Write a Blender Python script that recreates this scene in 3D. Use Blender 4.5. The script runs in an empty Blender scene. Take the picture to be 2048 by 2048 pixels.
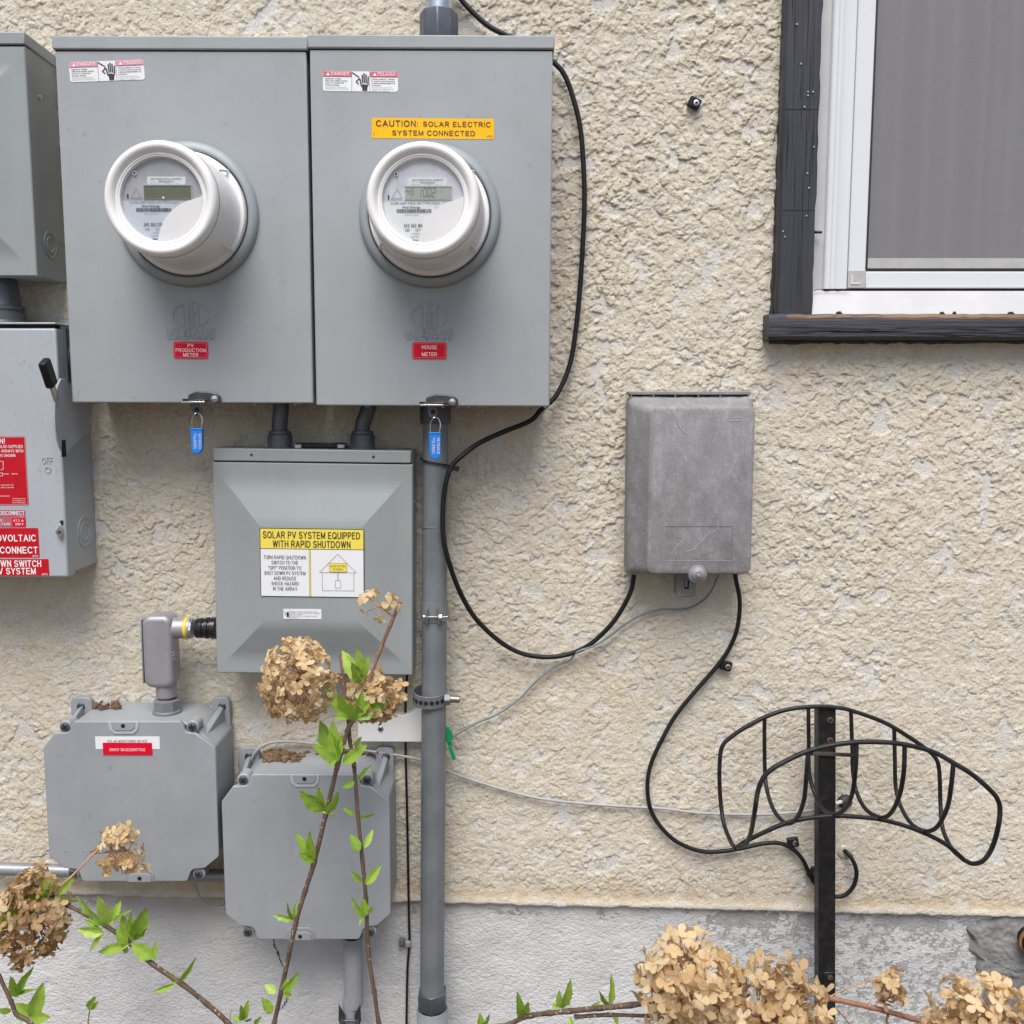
import bpy, bmesh, math, random
import numpy as np
from mathutils import Vector, Matrix, Euler
from math import radians, sin, cos, pi

S = bpy.context.scene
COL = S.collection
RND = random.Random(7)

# ------------------------------------------------------------------ camera
CAM = Vector((0.0, -1.6, 1.3))
PITCH = radians(6.4)
FPX = 1900.0                      # focal length in pixels of a 2048 px frame
cd = bpy.data.cameras.new('camera')
cd.sensor_width = 36.0
cd.sensor_fit = 'HORIZONTAL'
cd.lens = 36.0 * FPX / 2048.0
cd.clip_start = 0.02
cd.clip_end = 600.0
cd.dof.use_dof = True
cd.dof.focus_distance = 1.52
cd.dof.aperture_fstop = 13.0
co = bpy.data.objects.new('camera', cd)
COL.objects.link(co)
co.location = CAM
co.rotation_euler = (pi / 2 - PITCH, 0, 0)
S.camera = co

# ------------------------------------------------------------------ sky, sun, exposure
SUN_EL, SUN_AZ = radians(60), radians(186)      # azimuth 180 = straight in front of the wall
wd = bpy.data.worlds.new('World')
S.world = wd
wd.use_nodes = True
nt = wd.node_tree
for n in list(nt.nodes):
    nt.nodes.remove(n)
sky = nt.nodes.new('ShaderNodeTexSky')
sky.sky_type = 'NISHITA'
sky.sun_disc = False
sky.sun_elevation = SUN_EL
sky.sun_rotation = SUN_AZ
sky.air_density = 1.0
sky.dust_density = 3.2
sky.ozone_density = 1.0
bg = nt.nodes.new('ShaderNodeBackground')
bg.inputs['Strength'].default_value = 0.055
out = nt.nodes.new('ShaderNodeOutputWorld')
nt.links.new(sky.outputs[0], bg.inputs[0])
nt.links.new(bg.outputs[0], out.inputs[0])

sl = bpy.data.lights.new('sun', 'SUN')
sl.energy = 1.5
sl.angle = radians(38)
sl.color = (1.0, 0.985, 0.965)
so = bpy.data.objects.new('sun', sl)
COL.objects.link(so)
sd = Vector((sin(SUN_AZ) * cos(SUN_EL), cos(SUN_AZ) * cos(SUN_EL), sin(SUN_EL)))   # towards the sun
so.rotation_euler = sd.to_track_quat('Z', 'Y').to_euler()

S.view_settings.view_transform = 'Standard'
S.view_settings.look = 'None'
S.view_settings.gamma = 1.0
S.view_settings.use_curve_mapping = False
S.view_settings.exposure = 1.36

# ------------------------------------------------------------------ measuring helpers
def ray(u, v):
    a = (u - 1024.0) / FPX
    b = (1024.0 - v) / FPX
    return Vector((a, cos(PITCH) + b * sin(PITCH), -sin(PITCH) + b * cos(PITCH)))
def W(u, v, y):                    # point of the plane Y = y
    d = ray(u, v)
    return CAM + d * ((y - CAM.y) / d.y)
def WX(u, v, x):                   # point of the plane X = x
    d = ray(u, v)
    return CAM + d * ((x - CAM.x) / d.x)
def mpp(y):                        # metres per measured pixel at depth y
    return (y - CAM.y) / FPX
def rect(u0, v0, u1, v1, y):
    a, b, c, d = W(u0, v0, y), W(u1, v0, y), W(u0, v1, y), W(u1, v1, y)
    return (a.x + c.x) / 2, (b.x + d.x) / 2, (c.z + d.z) / 2, (a.z + b.z) / 2

# ------------------------------------------------------------------ mesh helper
def spline(pts, n=6):
    P = [Vector(p) for p in pts]
    if len(P) < 3:
        return P
    P = [P[0] * 2 - P[1]] + P + [P[-1] * 2 - P[-2]]
    o = []
    for i in range(1, len(P) - 2):
        a, b, c, d = P[i - 1:i + 3]
        for k in range(n):
            t = k / n
            o.append(0.5 * ((2 * b) + (c - a) * t + (2 * a - 5 * b + 4 * c - d) * t * t + (3 * b - a - 3 * c + d) * t ** 3))
    o.append(P[-2])
    return o

class MB:
    def __init__(s):
        s.v, s.f = [], []
    def add(s, vs, fs):
        o = len(s.v)
        s.v += [tuple(p) for p in vs]
        s.f += [tuple(i + o for i in f) for f in fs]
        return s
    def box(s, x0, x1, y0, y1, z0, z1):
        return s.add([(x0, y0, z0), (x1, y0, z0), (x1, y1, z0), (x0, y1, z0), (x0, y0, z1), (x1, y0, z1), (x1, y1, z1), (x0, y1, z1)],
                     [(3, 2, 1, 0), (4, 5, 6, 7), (0, 1, 5, 4), (1, 2, 6, 5), (2, 3, 7, 6), (3, 0, 4, 7)])
    def obox(s, c, ax, ay, az, hx, hy, hz):      # oriented box
        c = Vector(c)
        vs = []
        for k in (-1, 1):
            for (i, j) in ((-1, -1), (1, -1), (1, 1), (-1, 1)):
                vs.append(c + ax * (hx * i) + ay * (hy * j) + az * (hz * k))
        return s.add(vs, [(3, 2, 1, 0), (4, 5, 6, 7), (0, 1, 5, 4), (1, 2, 6, 5), (2, 3, 7, 6), (3, 0, 4, 7)])
    def prism(s, poly, y0, y1):                  # polygon of (x, z), clockwise or not; front y0
        a = sum(poly[i][0] * poly[(i + 1) % len(poly)][1] - poly[(i + 1) % len(poly)][0] * poly[i][1] for i in range(len(poly)))
        if a < 0:
            poly = poly[::-1]
        n = len(poly)
        vs = [(p[0], y0, p[1]) for p in poly] + [(p[0], y1, p[1]) for p in poly]
        fs = [tuple(range(n)), tuple(range(2 * n - 1, n - 1, -1))]
        fs += [(i, i + n, (i + 1) % n + n, (i + 1) % n) for i in range(n)]
        return s.add(vs, fs)
    def prismx(s, poly, x0, x1):                 # polygon of (y, z) swept along x
        a = sum(poly[i][0] * poly[(i + 1) % len(poly)][1] - poly[(i + 1) % len(poly)][0] * poly[i][1] for i in range(len(poly)))
        if a < 0:
            poly = poly[::-1]
        n = len(poly)
        vs = [(x1, p[0], p[1]) for p in poly] + [(x0, p[0], p[1]) for p in poly]
        fs = [tuple(range(n)), tuple(range(2 * n - 1, n - 1, -1))]
        fs += [(i, i + n, (i + 1) % n + n, (i + 1) % n) for i in range(n)]
        return s.add(vs, fs)
    def prismz(s, poly, z0, z1):                 # polygon of (x, y) swept along z
        a = sum(poly[i][0] * poly[(i + 1) % len(poly)][1] - poly[(i + 1) % len(poly)][0] * poly[i][1] for i in range(len(poly)))
        if a < 0:
            poly = poly[::-1]
        n = len(poly)
        vs = [(p[0], p[1], z1) for p in poly] + [(p[0], p[1], z0) for p in poly]
        fs = [tuple(range(n)), tuple(range(2 * n - 1, n - 1, -1))]
        fs += [(i, i + n, (i + 1) % n + n, (i + 1) % n) for i in range(n)]
        return s.add(vs, fs)
    def tube(s, pts, r, n=10, caps=True, flat=1.0):
        P = [Vector(p) for p in pts]
        R = list(r) if hasattr(r, '__len__') else [r] * len(P)
        t0 = (P[1] - P[0]).normalized()
        up = Vector((0, 0, 1)) if abs(t0.z) < 0.9 else Vector((0, 1, 0))
        nx = t0.cross(up).normalized()
        vs = []
        for i, p in enumerate(P):
            t = (P[min(i + 1, len(P) - 1)] - P[max(i - 1, 0)])
            if t.length < 1e-9:
                t = t0
            t.normalize()
            nx = (nx - t * nx.dot(t)).normalized()
            ny = t.cross(nx)
            for k in range(n):
                a = 2 * pi * k / n
                vs.append(p + nx * (cos(a) * R[i]) + ny * (sin(a) * R[i] * flat))
        fs = []
        for i in range(len(P) - 1):
            for k in range(n):
                k2 = (k + 1) % n
                fs.append((i * n + k, i * n + k2, (i + 1) * n + k2, (i + 1) * n + k))
        if caps:
            fs.append(tuple(range(n - 1, -1, -1)))
            fs.append(tuple(range((len(P) - 1) * n, len(P) * n)))
        return s.add(vs, fs)
    def cyl(s, p0, p1, r0, r1=None, n=24, caps=True):
        return s.tube([p0, p1], [r0, r0 if r1 is None else r1], n, caps)
    def lathe(s, c, axis, prof, n=48, cap0=False, cap1=False):   # prof: (radius, distance along axis)
        c = Vector(c); ax = Vector(axis).normalized()
        up = Vector((0, 0, 1)) if abs(ax.z) < 0.9 else Vector((1, 0, 0))
        e1 = ax.cross(up).normalized(); e2 = ax.cross(e1)
        vs = []
        for (r, h) in prof:
            for k in range(n):
                a = 2 * pi * k / n
                vs.append(c + ax * h + e1 * (r * cos(a)) + e2 * (r * sin(a)))
        fs = []
        for i in range(len(prof) - 1):
            for k in range(n):
                k2 = (k + 1) % n
                fs.append((i * n + k, i * n + k2, (i + 1) * n + k2, (i + 1) * n + k))
        if cap0:
            fs.append(tuple(range(n - 1, -1, -1)))
        if cap1:
            fs.append(tuple(range((len(prof) - 1) * n, len(prof) * n)))
        return s.add(vs, fs)
    def mesh(s, name, mat, smooth=True, ang=35):
        me = bpy.data.meshes.new(name)
        me.from_pydata(s.v, [], s.f)
        bm = bmesh.new(); bm.from_mesh(me)
        bmesh.ops.recalc_face_normals(bm, faces=bm.faces)
        bm.to_mesh(me); bm.free()
        if smooth:
            me.shade_smooth()
            me.set_sharp_from_angle(angle=radians(ang))
        if mat:
            me.materials.append(mat)
        return me
    def build(s, name, mat, parent=None, smooth=True, bev=0, seg=2, ang=35):
        return link(name, s.mesh(name, mat, smooth, ang), parent, bev, seg)

def adopt(o, parent):
    o.parent = parent
    o.matrix_parent_inverse = parent_world(parent).inverted()
def parent_world(p):
    m = Matrix.Translation(p.location) @ p.rotation_euler.to_matrix().to_4x4()
    if p.parent:
        m = parent_world(p.parent) @ p.matrix_parent_inverse @ m
    return m
def link(name, me, parent=None, bev=0, seg=2):
    o = bpy.data.objects.new(name, me)
    COL.objects.link(o)
    if parent:
        adopt(o, parent)
    if bev:
        m = o.modifiers.new('bevel', 'BEVEL')
        m.width = bev; m.segments = seg; m.limit_method = 'ANGLE'; m.angle_limit = radians(40)
        m.harden_normals = False
    return o
def thing(name, label, cat, loc=(0, 0, 0), group=None):
    o = bpy.data.objects.new(name, None)
    COL.objects.link(o)
    o.empty_display_size = 0.05
    o.location = loc
    return tag(o, label, cat, group)
def tag(o, label=None, cat=None, group=None, kind=None):
    if label: o['label'] = label
    if cat: o['category'] = cat
    if group: o['group'] = group
    if kind: o['kind'] = kind
    return o

def rrect(x0, x1, z0, z1, r, n=4):
    o = []
    for (cx, cz, a0) in ((x1 - r, z1 - r, 0), (x0 + r, z1 - r, 90), (x0 + r, z0 + r, 180), (x1 - r, z0 + r, 270)):
        for k in range(n + 1):
            a = radians(a0 + 90 * k / n)
            o.append((cx + r * cos(a), cz + r * sin(a)))
    return o
def rotp(poly, c, deg):
    a = radians(deg); ca, sa = cos(a), sin(a)
    return [(c[0] + (p[0] - c[0]) * ca - (p[1] - c[1]) * sa, c[1] + (p[0] - c[0]) * sa + (p[1] - c[1]) * ca) for p in poly]

# ------------------------------------------------------------------ flat print: lettering gathered and converted at the end
def _arc(cx, cz, rx, rz, a0, a1, n=9):
    return [(cx + rx * cos(radians(a0 + (a1 - a0) * k / n)), cz + rz * sin(radians(a0 + (a1 - a0) * k / n))) for k in range(n + 1)]
_P = [(0, 0), (0, 1), (.33, 1)] + _arc(.33, .73, .24, .27, 90, -90) + [(0, .46)]
_O = _arc(.38, .5, .38, .5, 0, 360, 20)
_S = _arc(.30, .75, .27, .25, 25, 262, 11) + _arc(.30, .25, .30, .25, 82, -155, 11)
GLYPH = {   # plain sans capitals drawn as strokes: width, polylines
 'A': (.70, [[(0, 0), (.35, 1), (.70, 0)], [(.12, .33), (.58, .33)]]), 'B': (.62, [[(0, 0), (0, 1), (.34, 1)] + _arc(.34, .765, .22, .235, 90, -90) + [(0, .53)], [(.34, .53)] + _arc(.37, .265, .25, .265, 90, -90) + [(0, 0)]]),
 'C': (.68, [_arc(.38, .5, .38, .5, 42, 318, 16)]), 'D': (.66, [[(0, 0), (0, 1), (.28, 1)] + _arc(.28, .5, .38, .5, 90, -90, 12) + [(0, 0)]]), 'E': (.56, [[(.54, 1), (0, 1), (0, 0), (.56, 0)], [(0, .52), (.49, .52)]]),
 'F': (.52, [[(.52, 1), (0, 1), (0, 0)], [(0, .5), (.44, .5)]]), 'G': (.72, [_arc(.38, .5, .38, .5, 42, 335, 16) + [(.72, .46), (.42, .46)]]), 'H': (.60, [[(0, 0), (0, 1)], [(.60, 0), (.60, 1)], [(0, .52), (.60, .52)]]),
 'I': (.0, [[(0, 0), (0, 1)]]), 'J': (.42, [[(.42, 1), (.42, .25)] + _arc(.21, .22, .21, .22, 0, -175)]), 'K': (.60, [[(0, 0), (0, 1)], [(.56, 1), (0, .38)], [(.20, .60), (.60, 0)]]), 'L': (.48, [[(0, 1), (0, 0), (.48, 0)]]),
 'M': (.72, [[(0, 0), (0, 1), (.36, .04), (.72, 1), (.72, 0)]]), 'N': (.60, [[(0, 0), (0, 1), (.60, 0), (.60, 1)]]), 'O': (.76, [_O]), 'P': (.57, [_P]), 'Q': (.76, [_O, [(.46, .24), (.76, -.04)]]), 'R': (.62, [_P, [(.33, .46), (.62, 0)]]),
 'S': (.60, [_S]), 'T': (.60, [[(0, 1), (.60, 1)], [(.30, 1), (.30, 0)]]), 'U': (.60, [[(0, 1), (0, .3)] + _arc(.30, .3, .30, .3, 180, 360, 10) + [(.60, 1)]]), 'V': (.66, [[(0, 1), (.33, 0), (.66, 1)]]),
 'W': (.94, [[(0, 1), (.23, 0), (.47, 1), (.71, 0), (.94, 1)]]), 'X': (.62, [[(0, 0), (.62, 1)], [(0, 1), (.62, 0)]]), 'Y': (.64, [[(0, 1), (.32, .45), (.64, 1)], [(.32, .45), (.32, 0)]]), 'Z': (.58, [[(0, 1), (.58, 1), (0, 0), (.58, 0)]]),
 '0': (.50, [_arc(.25, .5, .25, .5, 0, 360, 16)]), '1': (.22, [[(0, .78), (.22, 1), (.22, 0)]]), '2': (.50, [_arc(.25, .73, .24, .27, 165, -35, 9) + [(0, 0), (.50, 0)]]), '3': (.50, [_arc(.24, .755, .22, .245, 150, -85, 9) + _arc(.24, .26, .26, .26, 85, -155, 9)]),
 '4': (.54, [[(.40, 0), (.40, 1), (0, .30), (.54, .30)]]), '5': (.50, [[(.46, 1), (.08, 1), (.04, .55)] + _arc(.24, .32, .26, .32, 120, -150, 10)]), '6': (.50, [_arc(.26, .31, .24, .31, 0, 360, 14), [(.02, .35), (.08, .75), (.25, 1), (.44, .93)]]), '7': (.48, [[(0, 1), (.48, 1), (.16, 0)]]),
 '8': (.50, [_arc(.25, .76, .21, .24, 0, 360, 12), _arc(.25, .26, .25, .26, 0, 360, 14)]), '9': (.50, [_arc(.24, .69, .24, .31, 0, 360, 14), [(.48, .65), (.42, .25), (.25, 0), (.06, .07)]]),
 ':': (.0, [[(0, .04), (0, .05)], [(0, .60), (0, .61)]]), '.': (.0, [[(0, .0), (0, .01)]]), '!': (.0, [[(0, .0), (0, .01)], [(0, .3), (0, 1)]]), '"': (.16, [[(0, .75), (0, 1)], [(.16, .75), (.16, 1)]]), '-': (.26, [[(0, .4), (.26, .4)]])}
TEXTS = []
class Print:
    def __init__(s, name, mat, parent, y, c=(0, 0), deg=0, depth=0.0):
        s.name, s.mat, s.parent, s.y, s.c, s.deg, s.depth = name, mat, parent, y, c, deg, depth
        s.items, s.mb, s.k = [], MB(), 0
        TEXTS.append(s)
    def lay(s):                        # stagger strokes by hundredths of a millimetre so none share a plane
        s.k = (s.k + 1) % 11
        return -0.000025 * s.k
    def t(s, txt, x, z, h, w=None, align='C', bold=0.0, deg=0, shear=0.0):
        if all(c == ' ' or c in GLYPH for c in txt):
            return s.strokes(txt, x, z, h, w, align, 0.125 + 2.2 * bold, deg)
        cu = bpy.data.curves.new('tmp_text', 'FONT')
        cu.body = txt
        cu.resolution_u = 2
        cu.shear = shear
        o = bpy.data.objects.new('tmp_text', cu)
        COL.objects.link(o)
        s.items.append((o, x, z, h, w, align, deg, bold))
        return s
    def strokes(s, txt, x, z, h, w, align, sw, deg):
        lines, pen = [], 0.0
        for c in txt:
            if c == ' ':
                pen += 0.44
                continue
            gw, pl = GLYPH[c]
            lines += [[(pen + a, b) for a, b in q] for q in pl]
            pen += gw + 0.17 + sw
        tot = max(1e-6, pen - 0.17)
        hh = h * (1 - sw * .5)
        sx = (h if w is None else w / tot)
        ox = {'C': tot / 2 - sw / 2, 'L': -sw / 2, 'R': tot - sw / 2}[align]
        ca, sa = cos(radians(deg)), sin(radians(deg))
        for q in lines:
            pts = []
            for a, b in q:
                a, b = (a - ox) * sx, (b - .5) * hh
                pts.append((x + a * ca - b * sa, z + a * sa + b * ca))
            s.line(pts, sw * min(h, h * .35 + sx * .65))
        return s
    def rect(s, x0, x1, z0, z1):
        y = s.lay()
        s.mb.add([(x0, y, z0), (x1, y, z0), (x1, y, z1), (x0, y, z1)], [(0, 1, 2, 3)])
        return s
    def poly(s, pts):
        y = s.lay()
        s.mb.add([(p[0], y, p[1]) for p in pts], [tuple(range(len(pts)))])
        return s
    def line(s, pts, w, close=False):
        q = list(pts) + ([pts[0]] if close else [])
        for a, b in zip(q[:-1], q[1:]):
            d = Vector((b[0] - a[0], b[1] - a[1]))
            if d.length < 1e-7:
                continue
            d.normalize(); n = Vector((-d.y, d.x)) * (w / 2); e = d * (w / 2); y = s.lay()
            s.mb.add([(a[0] - e.x - n.x, y, a[1] - e.y - n.y), (b[0] + e.x - n.x, y, b[1] + e.y - n.y),
                      (b[0] + e.x + n.x, y, b[1] + e.y + n.y), (a[0] - e.x + n.x, y, a[1] - e.y + n.y)], [(0, 1, 2, 3)])
        return s
    def finish(s, dg):
        V, F = [Vector(v) for v in s.mb.v], list(s.mb.f)
        for (o, x, z, h, w, align, deg, bold) in s.items:
            me = bpy.data.meshes.new_from_object(o.evaluated_get(dg))
            if not me.vertices:
                continue
            vs = [v.co.copy() for v in me.vertices]
            x0 = min(v.x for v in vs); x1 = max(v.x for v in vs)
            sc = h / 0.73
            sx = sc if w is None else w / max(1e-6, x1 - x0)
            ox = {'C': (x0 + x1) / 2, 'L': x0, 'R': x1}[align]
            ca, sa = cos(radians(deg)), sin(radians(deg))
            for (qx, qy) in ([(0, 0)] if not bold else [(-bold, 0), (bold, 0), (0, bold * .7), (0, -bold * .7)]):
                k = len(V)
                y = s.lay()
                for v in vs:
                    a = (v.x - ox + qx) * sx
                    b = (v.y - 0.365 + qy) * sc
                    V.append(Vector((x + a * ca - b * sa, y, z + a * sa + b * ca)))
                F += [tuple(i + k for i in p.vertices) for p in me.polygons]
            bpy.data.meshes.remove(me)
        ca, sa = cos(radians(s.deg)), sin(radians(s.deg))
        vs = []
        for v in V:
            dx, dz = v.x - s.c[0], v.z - s.c[1]
            vs.append((s.c[0] + dx * ca - dz * sa, s.y + v.y, s.c[1] + dx * sa + dz * ca))
        me = bpy.data.meshes.new(s.name)
        if s.depth:                                # raised lettering: give every face a skirt
            n = len(vs)
            edges = {}
            for f in F:
                for a, b in zip(f, f[1:] + f[:1]):
                    edges[(a, b)] = edges.get((a, b), 0) + 1
            vs2 = vs + [(p[0], s.y + s.depth, p[2]) for p in vs]
            sk = [(b, a, a + n, b + n) for (a, b) in edges if (b, a) not in edges]
            me.from_pydata(vs2, [], F + sk)
            bm = bmesh.new(); bm.from_mesh(me); bmesh.ops.recalc_face_normals(bm, faces=bm.faces); bm.to_mesh(me); bm.free()
        else:
            me.from_pydata(vs, [], F)
        me.materials.append(s.mat)
        return link(s.name, me, s.parent)
def finish_prints():
    bpy.context.view_layer.update()
    dg = bpy.context.evaluated_depsgraph_get()
    for p in TEXTS:
        p.finish(dg)
    for p in TEXTS:
        for it in p.items:
            cu = it[0].data
            bpy.data.objects.remove(it[0])
            bpy.data.curves.remove(cu)

# ------------------------------------------------------------------ materials
class NT:
    def __init__(s, m):
        m.use_nodes = True
        s.t = m.node_tree
        s.b = s.t.nodes['Principled BSDF']
        s.out = s.t.nodes['Material Output']
    def n(s, ty, **kw):
        x = s.t.nodes.new('ShaderNode' + ty)
        for k, v in kw.items():
            setattr(x, k, v)
        return x
    def l(s, a, b):
        s.t.links.new(a, b)
    def coord(s, kind='Object', scale=(1, 1, 1)):
        tc = s.n('TexCoord')
        mp = s.n('Mapping')
        mp.inputs['Scale'].default_value = scale
        s.l(tc.outputs[kind], mp.inputs['Vector'])
        return mp.outputs[0]
    def noise(s, vec, scale, detail=4, rough=0.55, dist=0.0):
        x = s.n('TexNoise')
        x.inputs['Scale'].default_value = scale
        x.inputs['Detail'].default_value = detail
        x.inputs['Roughness'].default_value = rough
        x.inputs['Distortion'].default_value = dist
        s.l(vec, x.inputs['Vector'])
        return x.outputs['Fac']
    def ramp(s, fac, stops, interp='LINEAR'):
        r = s.n('ValToRGB')
        r.color_ramp.interpolation = interp
        e = r.color_ramp.elements
        while len(e) < len(stops):
            e.new(0.5)
        for i, (p, c) in enumerate(stops):
            e[i].position = p
            e[i].color = (c, c, c, 1) if not hasattr(c, '__len__') else (*c, 1)
        s.l(fac, r.inputs[0])
        return r.outputs[0]
    def mix(s, fac, a, b, mode='MIX'):
        x = s.n('Mix', data_type='RGBA', blend_type=mode)
        if hasattr(fac, 'default_value') or not isinstance(fac, (int, float)):
            s.l(fac, x.inputs[0])
        else:
            x.inputs[0].default_value = fac
        for i, c in ((6, a), (7, b)):
            if isinstance(c, tuple):
                x.inputs[i].default_value = (*c, 1)
            else:
                s.l(c, x.inputs[i])
        return x.outputs[2]
    def math(s, op, a, b=0.0):
        x = s.n('Math', operation=op)
        for i, c in ((0, a), (1, b)):
            if isinstance(c, (int, float)):
                x.inputs[i].default_value = c
            else:
                s.l(c, x.inputs[i])
        return x.outputs[0]
    def bump(s, h, strength, dist=0.001):
        x = s.n('Bump')
        x.inputs['Strength'].default_value = strength
        x.inputs['Distance'].default_value = dist
        s.l(h, x.inputs['Height'])
        s.l(x.outputs[0], s.b.inputs['Normal'])
        return x
    def attr(s, name):
        x = s.n('Attribute')
        x.attribute_name = name
        return x

def mat(name, col, rough=0.5, metal=0.0, var=0.10, streak=0.0, vs=18.0, bump=0.0, bs=400.0, spec=0.5, dirt=None, dirt_amt=0.0, ds=9.0, rvar=0.12, coat=0.0):
    m = bpy.data.materials.new(name)
    t = NT(m)
    b = t.b
    vec = t.coord()
    n1 = t.noise(vec, vs, 5, 0.6)
    lo = tuple(c * (1 - var) for c in col); hi = tuple(min(1, c * (1 + var)) for c in col)
    c = t.ramp(n1, [(0.3, lo), (0.7, hi)])
    if dirt:
        n2 = t.noise(vec, ds, 6, 0.7)
        f = t.ramp(n2, [(0.5, 0.0), (0.75, dirt_amt)])
        c = t.mix(f, c, dirt)
    if streak:                         # faint run marks and dust on painted sheet steel
        s1 = t.noise(t.coord(scale=(55, 20, 2.2)), 1.0, 5, 0.65)
        c = t.mix(t.ramp(s1, [(0.50, 0.0), (0.72, streak)]), c, tuple(x * 1.35 for x in col))
        s2 = t.noise(t.coord(scale=(38, 20, 1.6)), 1.0, 4, 0.6, 0.3)
        c = t.mix(t.ramp(s2, [(0.55, 0.0), (0.75, streak)]), c, tuple(x * 0.62 for x in col))
        s3 = t.noise(vec, 260, 2, 0.4)
        c = t.mix(t.ramp(s3, [(0.70, 0.0), (0.76, streak * 1.6)]), c, tuple(x * 0.55 for x in col))
    t.l(c, b.inputs['Base Color'])
    n3 = t.noise(vec, vs * 2.3, 4)
    t.l(t.ramp(n3, [(0.25, max(0.02, rough - rvar)), (0.75, min(1, rough + rvar))]), b.inputs['Roughness'])
    b.inputs['Metallic'].default_value = metal
    b.inputs['Specular IOR Level'].default_value = spec
    b.inputs['Coat Weight'].default_value = coat
    if bump:
        t.bump(t.noise(vec, bs, 3, 0.5), bump, 0.0006)
    return m

M = {}
M['meter_box'] = mat('grey_powder_coat', (0.305, 0.325, 0.335), 0.42, streak=0.06, var=0.05, vs=6, bump=0.35, bs=650, dirt=(0.25, 0.255, 0.25), dirt_amt=0.35)
M['meter_box_side'] = M['meter_box']
M['panel'] = mat('grey_green_enamel', (0.27, 0.295, 0.295), 0.40, streak=0.10, var=0.05, vs=7, bump=0.30, bs=650, dirt=(0.22, 0.23, 0.22), dirt_amt=0.3)
M['switch'] = mat('pale_grey_enamel', (0.36, 0.39, 0.415), 0.36, streak=0.10, var=0.05, vs=8, bump=0.30, bs=550, dirt=(0.30, 0.31, 0.31), dirt_amt=0.3)
M['pvc'] = mat('grey_pvc', (0.275, 0.292, 0.308), 0.48, streak=0.10, var=0.06, vs=9, bump=0.25, bs=900, dirt=(0.35, 0.36, 0.38), dirt_amt=0.4)
M['pvc_pipe'] = mat('grey_pvc_pipe', (0.24, 0.25, 0.265), 0.45, var=0.08, vs=10, bump=0.15, bs=500, dirt=(0.30, 0.30, 0.30), dirt_amt=0.4)
M['pole'] = mat('weathered_grey_conduit', (0.15, 0.165, 0.175), 0.44, streak=0.30, var=0.22, vs=14, bump=0.2, bs=300, dirt=(0.17, 0.18, 0.185), dirt_amt=0.7, ds=14)
M['cast'] = mat('cast_aluminium', (0.34, 0.34, 0.36), 0.45, metal=0.45, var=0.08, vs=30, bump=0.35, bs=900)
M['cast_dark'] = mat('dark_die_cast', (0.10, 0.11, 0.125), 0.42, metal=0.5, var=0.2, vs=25, bump=0.3, bs=500)
M['galv'] = mat('galvanised_steel', (0.55, 0.57, 0.60), 0.30, metal=0.9, var=0.18, vs=60, bump=0.15, bs=300)
M['steel'] = mat('bright_steel', (0.62, 0.62, 0.62), 0.25, metal=1.0, var=0.12, vs=60)
M['latch'] = mat('dark_steel_latch', (0.10, 0.10, 0.105), 0.35, metal=0.8, var=0.25, vs=60, bump=0.2, bs=400)
M['strap'] = mat('strap_iron', (0.20, 0.21, 0.22), 0.5, metal=0.5, var=0.25, vs=60, bump=0.3, bs=400)
M['bolt'] = mat('brass_tinged_bolt', (0.28, 0.25, 0.20), 0.4, metal=0.8, var=0.2, vs=80)
M['copper'] = mat('brown_thread', (0.16, 0.085, 0.055), 0.55, metal=0.3, var=0.3, vs=100)
M['rust'] = mat('rusty_screw', (0.10, 0.055, 0.04), 0.65, metal=0.4, var=0.4, vs=200)
M['black'] = mat('black_rubber', (0.010, 0.010, 0.011), 0.5, var=0.3, vs=40, dirt=(0.03, 0.03, 0.031), dirt_amt=0.4, spec=0.3)
M['black_gloss'] = mat('black_plastic', (0.012, 0.012, 0.013), 0.25, var=0.2, vs=40)
M['black_iron'] = mat('black_painted_iron', (0.012, 0.012, 0.013), 0.45, spec=0.3, var=0.35, vs=60, bump=0.4, bs=350, dirt=(0.05, 0.045, 0.045), dirt_amt=0.4, ds=30)
M['dark_hole'] = mat('dark_hole', (0.006, 0.006, 0.007), 0.8)
M['white_plastic'] = mat('white_plastic', (0.74, 0.735, 0.72), 0.32, var=0.03, vs=8, bump=0.08, bs=500, dirt=(0.60, 0.585, 0.55), dirt_amt=0.5, ds=12)
M['meter_white'] = mat('ivory_white_meter_plastic', (0.78, 0.775, 0.765), 0.34, var=0.03, vs=10, bump=0.10, bs=700, dirt=(0.58, 0.565, 0.53), dirt_amt=0.45, ds=16)
M['collar'] = mat('grey_meter_ring', (0.27, 0.30, 0.315), 0.45, var=0.05, vs=9, bump=0.3, bs=650)
M['face_grey'] = mat('grey_dial_plate', (0.37, 0.37, 0.39), 0.55, var=0.12, vs=40)
M['face_white'] = mat('white_dial_plate', (0.60, 0.61, 0.66), 0.5, var=0.06, vs=40, dirt=(0.35, 0.35, 0.37), dirt_amt=0.5, ds=45)
M['label_blue'] = mat('pale_blue_dial_label', (0.50, 0.535, 0.60), 0.5, var=0.03)
M['label_white'] = mat('white_label_vinyl', (0.72, 0.735, 0.74), 0.42, var=0.02)
M['lcd_dark'] = mat('olive_display', (0.10, 0.105, 0.045), 0.3, var=0.15, vs=150)
M['lcd_light'] = mat('pale_green_display', (0.34, 0.37, 0.31), 0.3, var=0.06, vs=80)
M['ink'] = mat('black_ink', (0.02, 0.018, 0.022), 0.5)
M['ink_grey'] = mat('grey_ink', (0.14, 0.14, 0.17), 0.5)
M['ink_soft'] = mat('faint_ink', (0.27, 0.28, 0.32), 0.5)
M['ink_dark_blue'] = mat('blue_grey_ink', (0.10, 0.10, 0.14), 0.5)
M['white_ink'] = mat('white_ink', (0.80, 0.78, 0.78), 0.5, var=0.02)
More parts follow.
